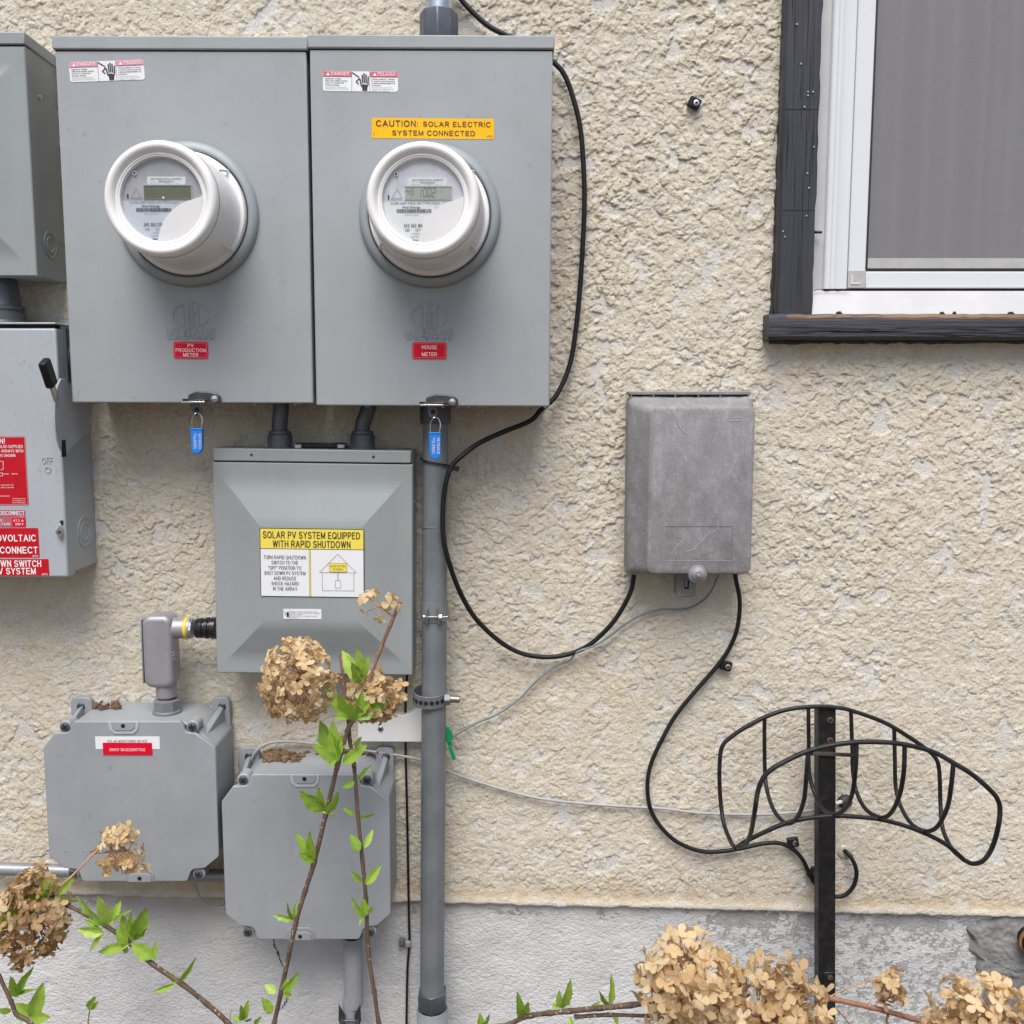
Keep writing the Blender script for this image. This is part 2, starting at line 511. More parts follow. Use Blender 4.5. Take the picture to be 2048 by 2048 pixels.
M['pink'] = mat('faded_pink_print', (0.68, 0.25, 0.34), 0.45, var=0.05)
M['pink_red'] = mat('pinkish_red_print', (0.62, 0.10, 0.17), 0.45, var=0.05)
M['red'] = mat('red_vinyl', (0.62, 0.004, 0.026), 0.45, var=0.05, vs=20, spec=0.2)
M['red_edge'] = mat('light_red_edge', (0.62, 0.16, 0.18), 0.4, var=0.05)
M['red_brick'] = mat('red_sign_vinyl', (0.46, 0.008, 0.018), 0.45, var=0.06, vs=30, spec=0.2)
M['red_faded'] = mat('faded_red_sign_vinyl', (0.40, 0.10, 0.13), 0.42, var=0.06, vs=30)
M['yellow'] = mat('caution_yellow_vinyl', (0.86, 0.44, 0.004), 0.45, var=0.03, vs=20, spec=0.25)
M['yellow_pale'] = mat('pale_yellow_print', (0.78, 0.63, 0.085), 0.45, var=0.03, vs=20)
M['yellow_ring'] = mat('yellow_plastic_ring', (0.70, 0.52, 0.04), 0.4)
M['blue'] = mat('blue_seal_plastic', (0.012, 0.20, 0.66), 0.30, var=0.06, coat=0.2)
M['green_tag'] = mat('green_plastic_tag', (0.005, 0.22, 0.075), 0.35, var=0.1)
M['ground_wire'] = mat('grey_green_wire', (0.15, 0.20, 0.205), 0.45, var=0.15, vs=60)
M['grey_cable'] = mat('grey_cable', (0.36, 0.36, 0.37), 0.5, var=0.15, vs=40, dirt=(0.25, 0.25, 0.25), dirt_amt=0.6, ds=30)
M['trim'] = None
M['sealant'] = mat('clear_silicone_smear', (0.42, 0.38, 0.31), 0.3, var=0.1, vs=60)
M['dark_sealant'] = mat('dark_sealant', (0.035, 0.033, 0.03), 0.6, var=0.3, vs=80, bump=0.6, bs=200)
M['litter'] = mat('brown_leaf_litter', (0.13, 0.075, 0.045), 0.7, var=0.5, vs=90)
M['chips'] = mat('wood_chips', (0.15, 0.092, 0.05), 0.7, var=0.75, vs=110)
M['room'] = mat('pale_curtain', (0.55, 0.54, 0.54), 0.8, var=0.03)
M['soil'] = mat('brown_soil_mulch', (0.10, 0.075, 0.055), 0.9, var=0.5, vs=12, bump=0.8, bs=60)
M['white_frame'] = mat('white_vinyl_window', (0.66, 0.68, 0.70), 0.36, var=0.025, vs=8, dirt=(0.55, 0.56, 0.57), dirt_amt=0.35, ds=8)
M['white_frame_bright'] = mat('white_painted_sill', (0.47, 0.47, 0.475), 0.5, var=0.05, vs=10, dirt=(0.60, 0.60, 0.60), dirt_amt=0.4, ds=20)
M['gasket'] = mat('black_gasket', (0.015, 0.015, 0.016), 0.6)
M['frame_corner'] = mat('grey_corner_key', (0.42, 0.42, 0.41), 0.5, var=0.08, vs=60)

def glass(name, rough=0.03, clear=0.96):
    m = bpy.data.materials.new(name)
    t = NT(m)
    tr = t.n('BsdfTransparent'); tr.inputs[0].default_value = (clear, clear, clear, 1)
    gl = t.n('BsdfGlossy'); gl.inputs['Roughness'].default_value = rough
    lw = t.n('LayerWeight'); lw.inputs[0].default_value = 0.5
    fr = t.n('Math', operation='MULTIPLY_ADD'); fr.inputs[1].default_value = 0.55; fr.inputs[2].default_value = 0.065
    t.l(t.math('POWER', lw.outputs['Facing'], 4.0), fr.inputs[0])
    mx = t.n('MixShader')
    t.l(fr.outputs[0], mx.inputs[0]); t.l(tr.outputs[0], mx.inputs[1]); t.l(gl.outputs[0], mx.inputs[2])
    t.l(mx.outputs[0], t.out.inputs[0])
    return m
M['lens'] = glass('clear_meter_lens', 0.06, 0.95)
M['pane'] = glass('window_glass', 0.02, 0.85)
def droplet():
    m = bpy.data.materials.new('water_drop')
    t = NT(m)
    gl = t.n('BsdfGlass'); gl.inputs['IOR'].default_value = 1.33; gl.inputs['Roughness'].default_value = 0.0
    tr = t.n('BsdfTransparent')
    mx = t.n('MixShader'); mx.inputs[0].default_value = 0.66
    t.l(gl.outputs[0], mx.inputs[1]); t.l(tr.outputs[0], mx.inputs[2])
    t.l(mx.outputs[0], t.out.inputs[0])
    return m
M['drop'] = droplet()

def screen_mat():
    m = bpy.data.materials.new('insect_screen_weave')
    t = NT(m)
    vec = t.coord()
    sx = t.n('SeparateXYZ'); t.l(vec, sx.inputs[0])
    k = 2 * pi / 0.0017
    wx = t.math('SINE', t.math('MULTIPLY', sx.outputs[0], k))
    wz = t.math('SINE', t.math('MULTIPLY', sx.outputs[2], k))
    wv = t.math('MAXIMUM', wx, wz)
    a = t.ramp(wv, [(0.15, 0.26), (0.95, 0.74)])
    n = t.noise(vec, 5, 4, 0.6)
    n2 = t.noise(t.coord(scale=(600, 1, 60)), 1.0, 3)
    n3 = t.noise(t.coord(scale=(60, 1, 600)), 1.0, 3)
    g = t.ramp(t.math('ADD', t.math('MULTIPLY', n2, 0.5), t.math('MULTIPLY', n3, 0.5)), [(0.28, (0.205, 0.20, 0.208)), (0.72, (0.305, 0.30, 0.312))])
    g = t.mix(t.ramp(n, [(0.35, 0.0), (0.7, 0.35)]), g, (0.22, 0.21, 0.21))
    t.l(g, t.b.inputs['Base Color'])
    t.b.inputs['Roughness'].default_value = 0.55
    t.l(a, t.b.inputs['Alpha'])
    return m
M['screen'] = screen_mat()

def wood_trim(name, worn):
    m = bpy.data.materials.new(name)
    t = NT(m)
    sc = (120, 60, 4.5) if not worn else (4.0, 60, 120)
    vec = t.coord(scale=sc)
    n = t.noise(vec, 1.0, 6, 0.65, 0.6)
    fine = t.noise(t.coord(), 160, 4)
    c = t.ramp(n, [(0.28, (0.010, 0.010, 0.014)), (0.45, (0.028, 0.028, 0.037)), (0.75, (0.042, 0.042, 0.054))])
    crack = t.ramp(n, [(0.34, 1.0), (0.38, 0.0)])
    c = t.mix(crack, c, (0.012, 0.012, 0.014))
    if worn:
        w = t.attr('worn')
        wn = t.math('ADD', w.outputs['Fac'], t.math('MULTIPLY', t.math('SUBTRACT', n, 0.5), 1.6))
        f = t.ramp(wn, [(0.45, 0.0), (0.6, 1.0)])
        brown = t.ramp(t.noise(t.coord(scale=(4, 120, 120)), 1.0, 5), [(0.3, (0.055, 0.028, 0.016)), (0.7, (0.26, 0.145, 0.075))])
        c = t.mix(f, c, brown)
    chip = t.ramp(t.noise(t.coord(), 220, 2), [(0.76, 0.0), (0.79, 0.6)])
    c = t.mix(chip, c, (0.02, 0.02, 0.022))
    t.l(c, t.b.inputs['Base Color'])
    t.b.inputs['Roughness'].default_value = 0.5
    h = t.math('ADD', n, t.math('MULTIPLY', fine, 0.12))
    t.bump(h, 0.9, 0.0025 if worn else 0.0018)
    return m
M['trim'] = wood_trim('black_painted_wood', False)
M['trim_worn'] = wood_trim('peeling_black_sill_wood', True)

def demarc_mat():
    m = bpy.data.materials.new('weathered_grey_plastic')
    t = NT(m)
    vec = t.coord()
    n = t.noise(t.coord(scale=(1.6, 1, 1.0)), 30, 8, 0.72)
    n2 = t.noise(t.coord(scale=(1.5, 1, .7)), 260, 3, 0.6)
    n3 = t.noise(vec, 8, 5, 0.6)
    c = t.ramp(n, [(0.3, (0.15, 0.148, 0.148)), (0.52, (0.205, 0.202, 0.202)), (0.75, (0.30, 0.30, 0.305))])
    c = t.mix(t.ramp(n3, [(0.4, 0.0), (0.7, 0.5)]), c, (0.255, 0.252, 0.258))
    c = t.mix(t.ramp(n2, [(0.55, 0.0), (0.75, 0.45)]), c, (0.40, 0.40, 0.41))
    # scuffs: thin warped lines
    sc = t.noise(t.coord(scale=(30, 1, 7)), 1.6, 3, 0.5, 2.2)
    band = t.math('ABSOLUTE', t.math('SUBTRACT', sc, 0.5))
    f = t.math('MULTIPLY', t.ramp(band, [(0.0, 1.0), (0.006, 0.0)]), t.ramp(n, [(0.5, 0.0), (0.62, 0.8)]))
    c = t.mix(f, c, (0.42, 0.42, 0.43))
    t.l(c, t.b.inputs['Base Color'])
    t.b.inputs['Roughness'].default_value = 0.6
    t.bump(t.math('ADD', n2, n), 0.6, 0.0012)
    return m
M['demarc'] = demarc_mat()

def stucco_mat():
    m = bpy.data.materials.new('tan_dashed_stucco')
    t = NT(m)
    vec = t.coord()
    pl = t.attr('plaster').outputs['Fac']
    st = t.attr('stain').outputs['Fac']
    n1 = t.noise(vec, 38, 5, 0.65)
    n2 = t.noise(vec, 7, 4, 0.6)
    n3 = t.noise(vec, 420, 3, 0.6)
    tan = t.ramp(n1, [(0.3, (0.60, 0.525, 0.395)), (0.5, (0.70, 0.625, 0.490)), (0.7, (0.77, 0.70, 0.575))])
    tan = t.mix(t.ramp(n2, [(0.35, 0.0), (0.7, 0.6)]), tan, (0.68, 0.62, 0.51))
    pk = t.noise(vec, 60, 2)
    tan = t.mix(t.ramp(pk, [(0.6, 0.0), (0.75, 0.45)]), tan, (0.70, 0.57, 0.44))
    wht = t.ramp(n1, [(0.3, (0.64, 0.615, 0.555)), (0.7, (0.74, 0.72, 0.675))])
    pits = t.ramp(t.noise(vec, 520, 1, 0.4), [(0.68, 0.0), (0.72, 1.0)])
    wht = t.mix(pits, wht, (0.25, 0.23, 0.21))
    c = t.mix(pl, wht, tan)
    c = t.mix(t.ramp(n3, [(0.30, 0.75), (0.42, 0.0)]), c, (0.36, 0.295, 0.21))
    sn = t.math('MULTIPLY', st, t.ramp(t.noise(vec, 26, 5, 0.7), [(0.35, 0.1), (0.65, 1.0)]))
    c = t.mix(sn, c, (0.56, 0.40, 0.21))
    t.l(c, t.b.inputs['Base Color'])
    t.b.inputs['Roughness'].default_value = 0.92
    t.b.inputs['Specular IOR Level'].default_value = 0.2
    t.bump(t.math('ADD', t.noise(vec, 140, 8, 0.78), t.math('MULTIPLY', n3, 0.5)), 0.85, 0.0042)
    return m
M['stucco'] = stucco_mat()

def foundation_mat():
    m = bpy.data.materials.new('peeling_grey_foundation_paint')
    t = NT(m)
    vec = t.coord()
    pe = t.attr('peel').outputs['Fac']
    n1 = t.noise(vec, 12, 5, 0.6)
    paint = t.ramp(n1, [(0.3, (0.48, 0.48, 0.475)), (0.7, (0.60, 0.60, 0.59))])
    pits = t.ramp(t.noise(vec, 130, 3, 0.5), [(0.70, 0.0), (0.74, 0.8)])
    paint = t.mix(pits, paint, (0.22, 0.21, 0.20))
    conc = t.ramp(t.noise(vec, 45, 5, 0.7), [(0.3, (0.29, 0.285, 0.28)), (0.7, (0.41, 0.405, 0.395))])
    n = t.noise(t.coord(scale=(1, 1, 1.5)), 75, 6, 0.75)
    f = t.ramp(t.math('ADD', t.math('MULTIPLY', pe, 0.55), t.math('MULTIPLY', n, 0.9)), [(0.72, 0.0), (0.75, 1.0)])
    c = t.mix(f, paint, conc)
    gr = t.attr('grime').outputs['Fac']
    c = t.mix(t.math('MULTIPLY', gr, t.ramp(n1, [(0.3, 0.3), (0.6, 1.0)])), c, (0.30, 0.27, 0.22))
    t.l(c, t.b.inputs['Base Color'])
    t.b.inputs['Roughness'].default_value = 0.8
    t.b.inputs['Specular IOR Level'].default_value = 0.3
    t.bump(t.math('SUBTRACT', t.noise(t.coord(scale=(1, 1, 1.4)), 190, 3, 0.5), t.math('MULTIPLY', f, 0.5)), 0.75, 0.0030)
    return m
M['foundation'] = foundation_mat()
M['cement'] = mat('dark_patch_cement', (0.21, 0.21, 0.205), 0.85, var=0.25, vs=30, bump=0.8, bs=120, spec=0.2)

def petal(name, a, b, c):
    m = bpy.data.materials.new(name)
    t = NT(m)
    oi = t.n('ObjectInfo')
    col = t.ramp(oi.outputs['Random'], [(0.0, a), (0.5, b), (1.0, c)])
    vn = t.noise(t.coord(), 70, 4, 0.6)
    col = t.mix(t.ramp(vn, [(0.4, 0.0), (0.75, 0.55)]), col, tuple(x * 0.62 for x in b))
    df = t.n('BsdfDiffuse'); tl = t.n('BsdfTranslucent')
    bp = t.n('Bump'); bp.inputs['Strength'].default_value = 0.35; bp.inputs['Distance'].default_value = 0.10
    t.l(t.noise(t.coord(scale=(1, 1, 1)), 6.0, 5, 0.6), bp.inputs['Height']); t.l(bp.outputs[0], df.inputs['Normal'])
    t.l(col, df.inputs[0]); t.l(col, tl.inputs[0])
    mx = t.n('MixShader'); mx.inputs[0].default_value = 0.38
    t.l(df.outputs[0], mx.inputs[1]); t.l(tl.outputs[0], mx.inputs[2])
    t.l(mx.outputs[0], t.out.inputs[0])
    return m
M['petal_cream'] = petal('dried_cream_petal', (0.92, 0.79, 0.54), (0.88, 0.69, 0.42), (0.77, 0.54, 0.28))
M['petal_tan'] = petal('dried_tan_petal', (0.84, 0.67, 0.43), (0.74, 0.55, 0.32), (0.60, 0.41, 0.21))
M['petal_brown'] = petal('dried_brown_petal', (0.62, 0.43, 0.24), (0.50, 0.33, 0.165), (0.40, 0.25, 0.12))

def leaf_mat():
    m = bpy.data.materials.new('young_hydrangea_leaf')
    t = NT(m)
    oi = t.n('ObjectInfo')
    col = t.ramp(oi.outputs['Random'], [(0.0, (0.22, 0.40, 0.035)), (0.5, (0.33, 0.52, 0.05)), (1.0, (0.46, 0.63, 0.10))])
    uv = t.attr('vein').outputs['Fac']
    col = t.mix(t.math('MULTIPLY', uv, 0.5), col, (0.42, 0.55, 0.14))
    vn = t.noise(t.coord(), 9, 4, 0.6)
    col = t.mix(t.ramp(vn, [(0.35, 0.0), (0.75, 0.4)]), col, (0.13, 0.25, 0.02))
    df = t.b
    t.l(col, df.inputs['Base Color']); df.inputs['Roughness'].default_value = 0.42
    tl = t.n('BsdfTranslucent'); t.l(col, tl.inputs[0])
    mx = t.n('MixShader'); mx.inputs[0].default_value = 0.35
    t.l(df.outputs[0], mx.inputs[1]); t.l(tl.outputs[0], mx.inputs[2])
    t.l(mx.outputs[0], t.out.inputs[0])
    return m
M['leaf'] = leaf_mat()
def bark(name, a, b):
    m = bpy.data.materials.new(name)
    t = NT(m)
    n = t.noise(t.coord(scale=(1, 1, 0.35)), 90, 5, 0.6)
    c = t.ramp(n, [(0.3, a), (0.7, b)])
    sp = t.ramp(t.noise(t.coord(), 260, 1, 0.3), [(0.68, 0.0), (0.72, 1.0)])
    c = t.mix(sp, c, (0.42, 0.33, 0.24))
    t.l(c, t.b.inputs['Base Color']); t.b.inputs['Roughness'].default_value = 0.7
    t.bump(n, 0.6, 0.002)
    return m
M['bark'] = bark('speckled_brown_bark', (0.065, 0.040, 0.028), (0.15, 0.098, 0.065))
M['bark_red'] = bark('reddish_brown_twig', (0.19, 0.085, 0.055), (0.33, 0.17, 0.11))
M['stalk'] = mat('dried_flower_stalk', (0.42, 0.24, 0.12), 0.7, var=0.25, vs=60)

# ------------------------------------------------------------------ ground
def ground():
    mb = MB()
    xs = [-200, -40, -8] + [-4 + 0.25 * i for i in range(33)] + [8, 40, 200]
    ys = [-200, -40, -8] + [-3 + 0.2 * i for i in range(16)] + [0.3, 3, 40, 200]
    r = random.Random(3)
    vs = [(x, y, (r.uniform(-0.015, 0.015) if abs(x) < 5 and -4 < y < 0.1 else 0)) for y in ys for x in xs]
    n = len(xs)
    fs = [(j * n + i, j * n + i + 1, (j + 1) * n + i + 1, (j + 1) * n + i) for j in range(len(ys) - 1) for i in range(n - 1)]
    mb.add(vs, fs)
    tag(mb.build('ground', M['soil']), kind='structure')
ground()

# ------------------------------------------------------------------ noise in numpy
def perlin(x, z, seed):
    rs = np.random.RandomState(seed)
    p = rs.permutation(256); p = np.concatenate([p, p, p])
    ang = rs.rand(256) * 2 * np.pi
    gx, gz = np.cos(ang), np.sin(ang)
    xi = np.floor(x).astype(np.int64); zi = np.floor(z).astype(np.int64)
    xf = x - xi; zf = z - zi
    xi &= 255; zi &= 255
    u = xf * xf * xf * (xf * (xf * 6 - 15) + 10); w = zf * zf * zf * (zf * (zf * 6 - 15) + 10)
    def g(ix, iz, fx, fz):
        h = p[p[ix & 255] + (iz & 255)]
        return gx[h] * fx + gz[h] * fz
    a = g(xi, zi, xf, zf); b = g(xi + 1, zi, xf - 1, zf)
    c = g(xi, zi + 1, xf, zf - 1); d = g(xi + 1, zi + 1, xf - 1, zf - 1)
    return ((a + (b - a) * u) * (1 - w) + (c + (d - c) * u) * w) * 1.5
def fbm(x, z, seed, o=4, g=0.5):
    s = np.zeros_like(x); a = 1.0; t = 0.0
    for i in range(o):
        s += a * perlin(x * 2 ** i + 17.3 * i, z * 2 ** i - 9.1 * i, seed + i)
        t += a; a *= g
    return s / t
def cells(x, z, seed):
    """nearest cell: random value, offset from the cell centre and edge distance"""
    rs = np.random.RandomState(seed)
    T = 512
    jx, jz, rv = rs.rand(T, T).astype(np.float32), rs.rand(T, T).astype(np.float32), rs.rand(T, T).astype(np.float32)
    xi = np.floor(x).astype(np.int64); zi = np.floor(z).astype(np.int64)
    d1 = np.full(x.shape, 9.0); d2 = np.full(x.shape, 9.0)
    val = np.zeros_like(x); dx = np.zeros_like(x); dz = np.zeros_like(x)
    for i in (-1, 0, 1):
        for k in (-1, 0, 1):
            cx = xi + i; cz = zi + k
            a, b = cx % T, cz % T
            px = cx + jx[a, b] - x; pz = cz + jz[a, b] - z
            d = px * px + pz * pz
            m = d < d1
            d2 = np.where(m, d1, np.minimum(d2, d))
            d1 = np.where(m, d, d1)
            val = np.where(m, rv[a, b], val); dx = np.where(m, -px, dx); dz = np.where(m, -pz, dz)
    return val, dx, dz, np.sqrt(d2) - np.sqrt(d1)
def sstep(a, b, x):
    t = np.clip((x - a) / (b - a), 0, 1)
    return t * t * (3 - 2 * t)
def axis(lo, hi, d0, d1, step, far):
    a = np.arange(d0, d1 + step / 2, step)
    L, R = [], []
    x, s = d0, step
    while x > lo:
        s = min(far, s * 1.25); x -= s; L.append(max(x, lo))
    x, s = d1, step
    while x < hi:
        s = min(far, s * 1.25); x += s; R.append(min(x, hi))
    return np.array(L[::-1] + list(a) + R)
def grid_mesh(name, X, Y, Z, keep, attrs, m):
    nz, nx = X.shape
    co_ = np.stack([X, Y, Z], -1).reshape(-1, 3).astype(np.float32)
    idx = np.arange(nz * nx).reshape(nz, nx)
    q = np.stack([idx[:-1, :-1], idx[:-1, 1:], idx[1:, 1:], idx[1:, :-1]], -1)
    q = q[keep] if keep is not None else q.reshape(-1, 4)
    used = np.unique(q)
    remap = np.full(nz * nx, -1, np.int64); remap[used] = np.arange(len(used))
    q = remap[q]; co_ = co_[used]
    me = bpy.data.meshes.new(name)
    me.vertices.add(len(co_)); me.vertices.foreach_set('co', co_.ravel())
    me.loops.add(q.size); me.loops.foreach_set('vertex_index', q.ravel().astype(np.int32))
    me.polygons.add(len(q)); me.polygons.foreach_set('loop_start', np.arange(0, q.size, 4, dtype=np.int32))
    for k, v in attrs.items():
        a = me.attributes.new(k, 'FLOAT', 'POINT')
        a.data.foreach_set('value', v.reshape(-1)[used].astype(np.float32))
    me.update(calc_edges=True)
    me.shade_smooth()
    me.materials.append(m)
    return me

house = thing('house', 'beige dashed stucco house wall above a peeling grey painted foundation', 'house', (0, 0.1, 0))

# the stucco ends on a line that drops slightly to the right
ZL = W(0, 1790, 0.0); ZR = W(2048, 1838, 0.0)
def lip(x):
    return ZL.z + (ZR.z - ZL.z) * (x - ZL.x) / (ZR.x - ZL.x)
# window opening
OPX0, OPX1 = W(1600, 300, 0).x, W(1600, 300, 0).x + 0.94
OPZ0 = W(1800, 650, 0).z; OPZ1 = OPZ0 + 1.3
# stucco
def stucco():
    xs = axis(-4, 4, -0.95, 0.95, 0.0017, 0.06)
    zs = axis(0.0, 3.0, 0.0, 1.56, 0.0017, 0.06)      # height above the lip
    X, H = np.meshgrid(xs, zs)
    Z = H + (ZL.z + (ZR.z - ZL.z) * (X - ZL.x) / (ZR.x - ZL.x))
    wx = X + 0.0075 * fbm(X * 60, Z * 60, 11, 4, .6); wz = Z + 0.0075 * fbm(X * 60, Z * 60, 21, 4, .6)
    wx = wx + 0.0022 * perlin(X * 330, Z * 330, 31); wz = wz + 0.0022 * perlin(X * 330, Z * 330, 41)
    coarse = sstep(0.45, 1.0, H + 0.25 * fbm(X * 2.5, Z * 2.5, 5, 3)) * 0.52 + 0.40     # rougher dash higher up
    # bare patches of the base coat, larger plates, smaller flakes
    pat = fbm(wx * 17, wz * 17, 51, 4, 0.6)
    pat2 = fbm(wx * 48, wz * 48, 61, 3)
    mask = sstep(-0.36, -0.20, pat + 0.45 * pat2)
    v1, dx1, dz1, e1 = cells(wx / 0.0155, wz / 0.0150, 71)
    v2, dx2, dz2, e2 = cells(wx / 0.0066, wz / 0.0064, 81)
    on1 = (v1 > 0.26).astype(float); on2 = (v2 > 0.50).astype(float)
    edge1 = 0.65 * sstep(0.0, 0.12, e1) + 0.35 * sstep(0.05, 0.55, e1); edge2 = sstep(0.0, 0.20, e2)
    plate = on1 * edge1 * (0.0007 + 0.0022 * v1 - 0.0006 * dz1 - 0.0004 * dx1 * (v1 - 0.5))
    flake = on2 * edge2 * (0.0003 + 0.0009 * v2 - 0.0003 * dz2)
    lump = 0.0006 * fbm(X * 45, Z * 45, 91, 3)
    grain = 0.0005 * perlin(X * 170, Z * 170, 101) + 0.0005 * perlin(X * 270 + 50, Z * 270, 103)
    hgt = mask * (0.0009 + (0.25 + 0.75 * coarse) * plate + (0.5 + 0.6 * coarse) * flake + lump) + grain * (0.35 + 0.65 * mask)
    hgt = hgt * (0.74 + 0.45 * np.clip(fbm(X * 4.5, Z * 4.5, 115, 3, .6) + .25, -.3, .9))
    hgt = hgt * (1 - 0.85 * sstep(0.96, 1.10, np.abs(X))) * (1 - 0.85 * sstep(1.56, 1.70, H))      # the mesh is too coarse for the dash out there
    hgt = hgt + 0.003 * fbm(X * 5, Z * 5, 111, 3)
    hgt = np.maximum(hgt, -0.003)
    # rounded cream bead along the bottom
    bead = np.exp(-((H - 0.010) / 0.011) ** 2)
    hgt = hgt * (0.45 + 0.55 * sstep(0.012, 0.045, H)) + 0.004 * bead
    back = np.where(H < 0.006, 0.010 * (1 - H / 0.006), 0.0)
    Y = -hgt + back
    Z = Z + (1 - sstep(0.0, 0.022, H)) * (0.0045 * fbm(X * 38, X * 0 + 3.3, 171, 4, .65) + 0.003 * fbm(X * 9, X * 0 + 1.7, 181, 2))
    Zs = Z - 0.60 * np.clip(hgt, 0, 0.008) * sstep(0.004, 0.03, H)
    Xs = X + 0.22 * np.clip(hgt, 0, 0.008)
    low = 1 - sstep(0.0, 0.075, H + 0.02 * fbm(X * 14, Z * 14, 131, 3))
    lipw = 1 - sstep(0.014, 0.022, H + 0.004 * fbm(X * 60, Z * 60, 141, 2))
    stain = np.clip(low * 0.95 * (1 - 0.9 * lipw) + 0.35 * sstep(0.2, 0.5, fbm(X * 9, Z * 3.0, 151, 4)) * 0.8, 0, 1)
    xc = (X[:-1, :-1] + X[1:, 1:]) / 2; zc = (Z[:-1, :-1] + Z[1:, 1:]) / 2
    keep = ~((xc > OPX0) & (xc < OPX1) & (zc > OPZ0) & (zc < OPZ1))
    tone = 0.5 + 0.9 * fbm(X * 30, Z * 30, 161, 4, .6) + 0.35 * (v1 - .5)
    plaster = np.clip(np.clip(mask, 0, 1) * np.clip(0.72 + 0.55 * tone - .2, .35, 1) * (1 - 0.30 * lipw), 0, 1)
    me = grid_mesh('wall', Xs, Y, Zs, keep, {'plaster': plaster, 'stain': stain}, M['stucco'])
    return link('wall', me, house)
stucco()

def foundation():
    xs = axis(-4, 4, -0.95, 0.95, 0.0034, 0.08)
    zs = axis(-1.0, 0.004, -0.26, 0.004, 0.0034, 0.08)
    X, H = np.meshgrid(xs, zs)
    Z = H + (ZL.z + (ZR.z - ZL.z) * (X - ZL.x) / (ZR.x - ZL.x))
    h = 0.0011 * fbm(X * 120, Z * 160, 201, 3) + 0.0016 * fbm(X * 16, Z * 16, 211, 3)
    h = h - 0.0012 * sstep(0.35, 0.45, fbm(X * 40, Z * 40, 221, 4))
    u = X / 0.86                                        # paint is worn off towards the right and along the top
    peel = np.clip(0.20 + 0.24 * sstep(0.10, 0.55, u + 0.15 * fbm(X * 6, Z * 6, 231, 3)) + 0.36 * np.exp(-((H + 0.014) / 0.012) ** 2) * sstep(-0.1, 0.25, fbm(X * 9, Z * 2, 241, 3)), 0, 1)
    grime = np.clip(0.8 * np.exp(-(H / 0.03) ** 2) * sstep(0.15, -0.5, u), 0, 1)
    me = grid_mesh('foundation', X, 0.007 - h, Z, None, {'peel': peel, 'grime': grime}, M['foundation'])
    return link('foundation', me, house)
foundation()

# cracks in the foundation: thin dark grooves
def crack(pts, w):
    mb = MB()
    P = spline([W(u, v, 0.0045) for u, v in pts], 5)
    r = random.Random(len(pts))
    vs = []
    for i, p in enumerate(P):
        k = w * (0.4 + r.random() * 0.9) * (1 - abs(2 * i / (len(P) - 1) - 1) * 0.6)
        o = r.uniform(-0.0012, 0.0012)
        vs += [(p.x + o - k, p.y, p.z), (p.x + o + k, p.y, p.z)]
    mb.add(vs, [(2 * i, 2 * i + 1, 2 * i + 3, 2 * i + 2) for i in range(len(P) - 1)])
    mb.build('crack', M['dark_hole'], house)
crack([(545, 1874), (549, 1892), (556, 1905), (560, 1921), (565, 1934)], 0.0014)
crack([(582, 1978), (575, 1995), (569, 2008), (561, 2020)], 0.0012)

# dark cement patch low on the right, with a pipe mouth in it
def cement_patch():
    c = W(2050, 1945, 0.004)
    ring = [(1930, 1856), (1938, 1846), (1952, 1848), (1960, 1838), (1990, 1832), (2000, 1822), (2003, 1810), (2012, 1795), (2030, 1800), (2045, 1792), (2110, 1790), (2180, 1850), (2200, 1960), (2190, 2090), (2090, 2130), (2010, 2080), (1985, 2040), (1966, 1992), (1972, 1960), (1950, 1940), (1956, 1915), (1938, 1900), (1942, 1878)]
    R = [W(u, v, 0.004) for u, v in ring]
    R = spline(R + [R[0]], 7)[:-1]
    n = len(R); K = 60
    r = random.Random(5)
    x = np.zeros((K + 1, n)); z = np.zeros((K + 1, n))
    for k in range(K + 1):
        t = k / K
        for i, p in enumerate(R):
            q = p.lerp(c, t)
            x[k, i] = q.x + (r.uniform(-1, 1) * 0.0012 if k < 3 else 0); z[k, i] = q.z + (r.uniform(-1, 1) * 0.0012 if k < 3 else 0)
    T = (np.arange(K + 1) / K)[:, None]
    y = 0.008 - 0.0085 * np.minimum(1, T * 9) - 0.004 * fbm(x * 22, z * 22, 301, 4, .6) - 0.002 * fbm(x * 110, z * 110, 311, 3, .6) - 0.008 * sstep(.25, .9, T)
    vs = [(float(x[k, i]), float(y[k, i]), float(z[k, i])) for k in range(K + 1) for i in range(n)]
    fs = [(k * n + i, k * n + (i + 1) % n, (k + 1) * n + (i + 1) % n, (k + 1) * n + i) for k in range(K) for i in range(n)]
    MB().add(vs, fs).build('cement_patch', M['cement'], house, ang=180)
cement_patch()

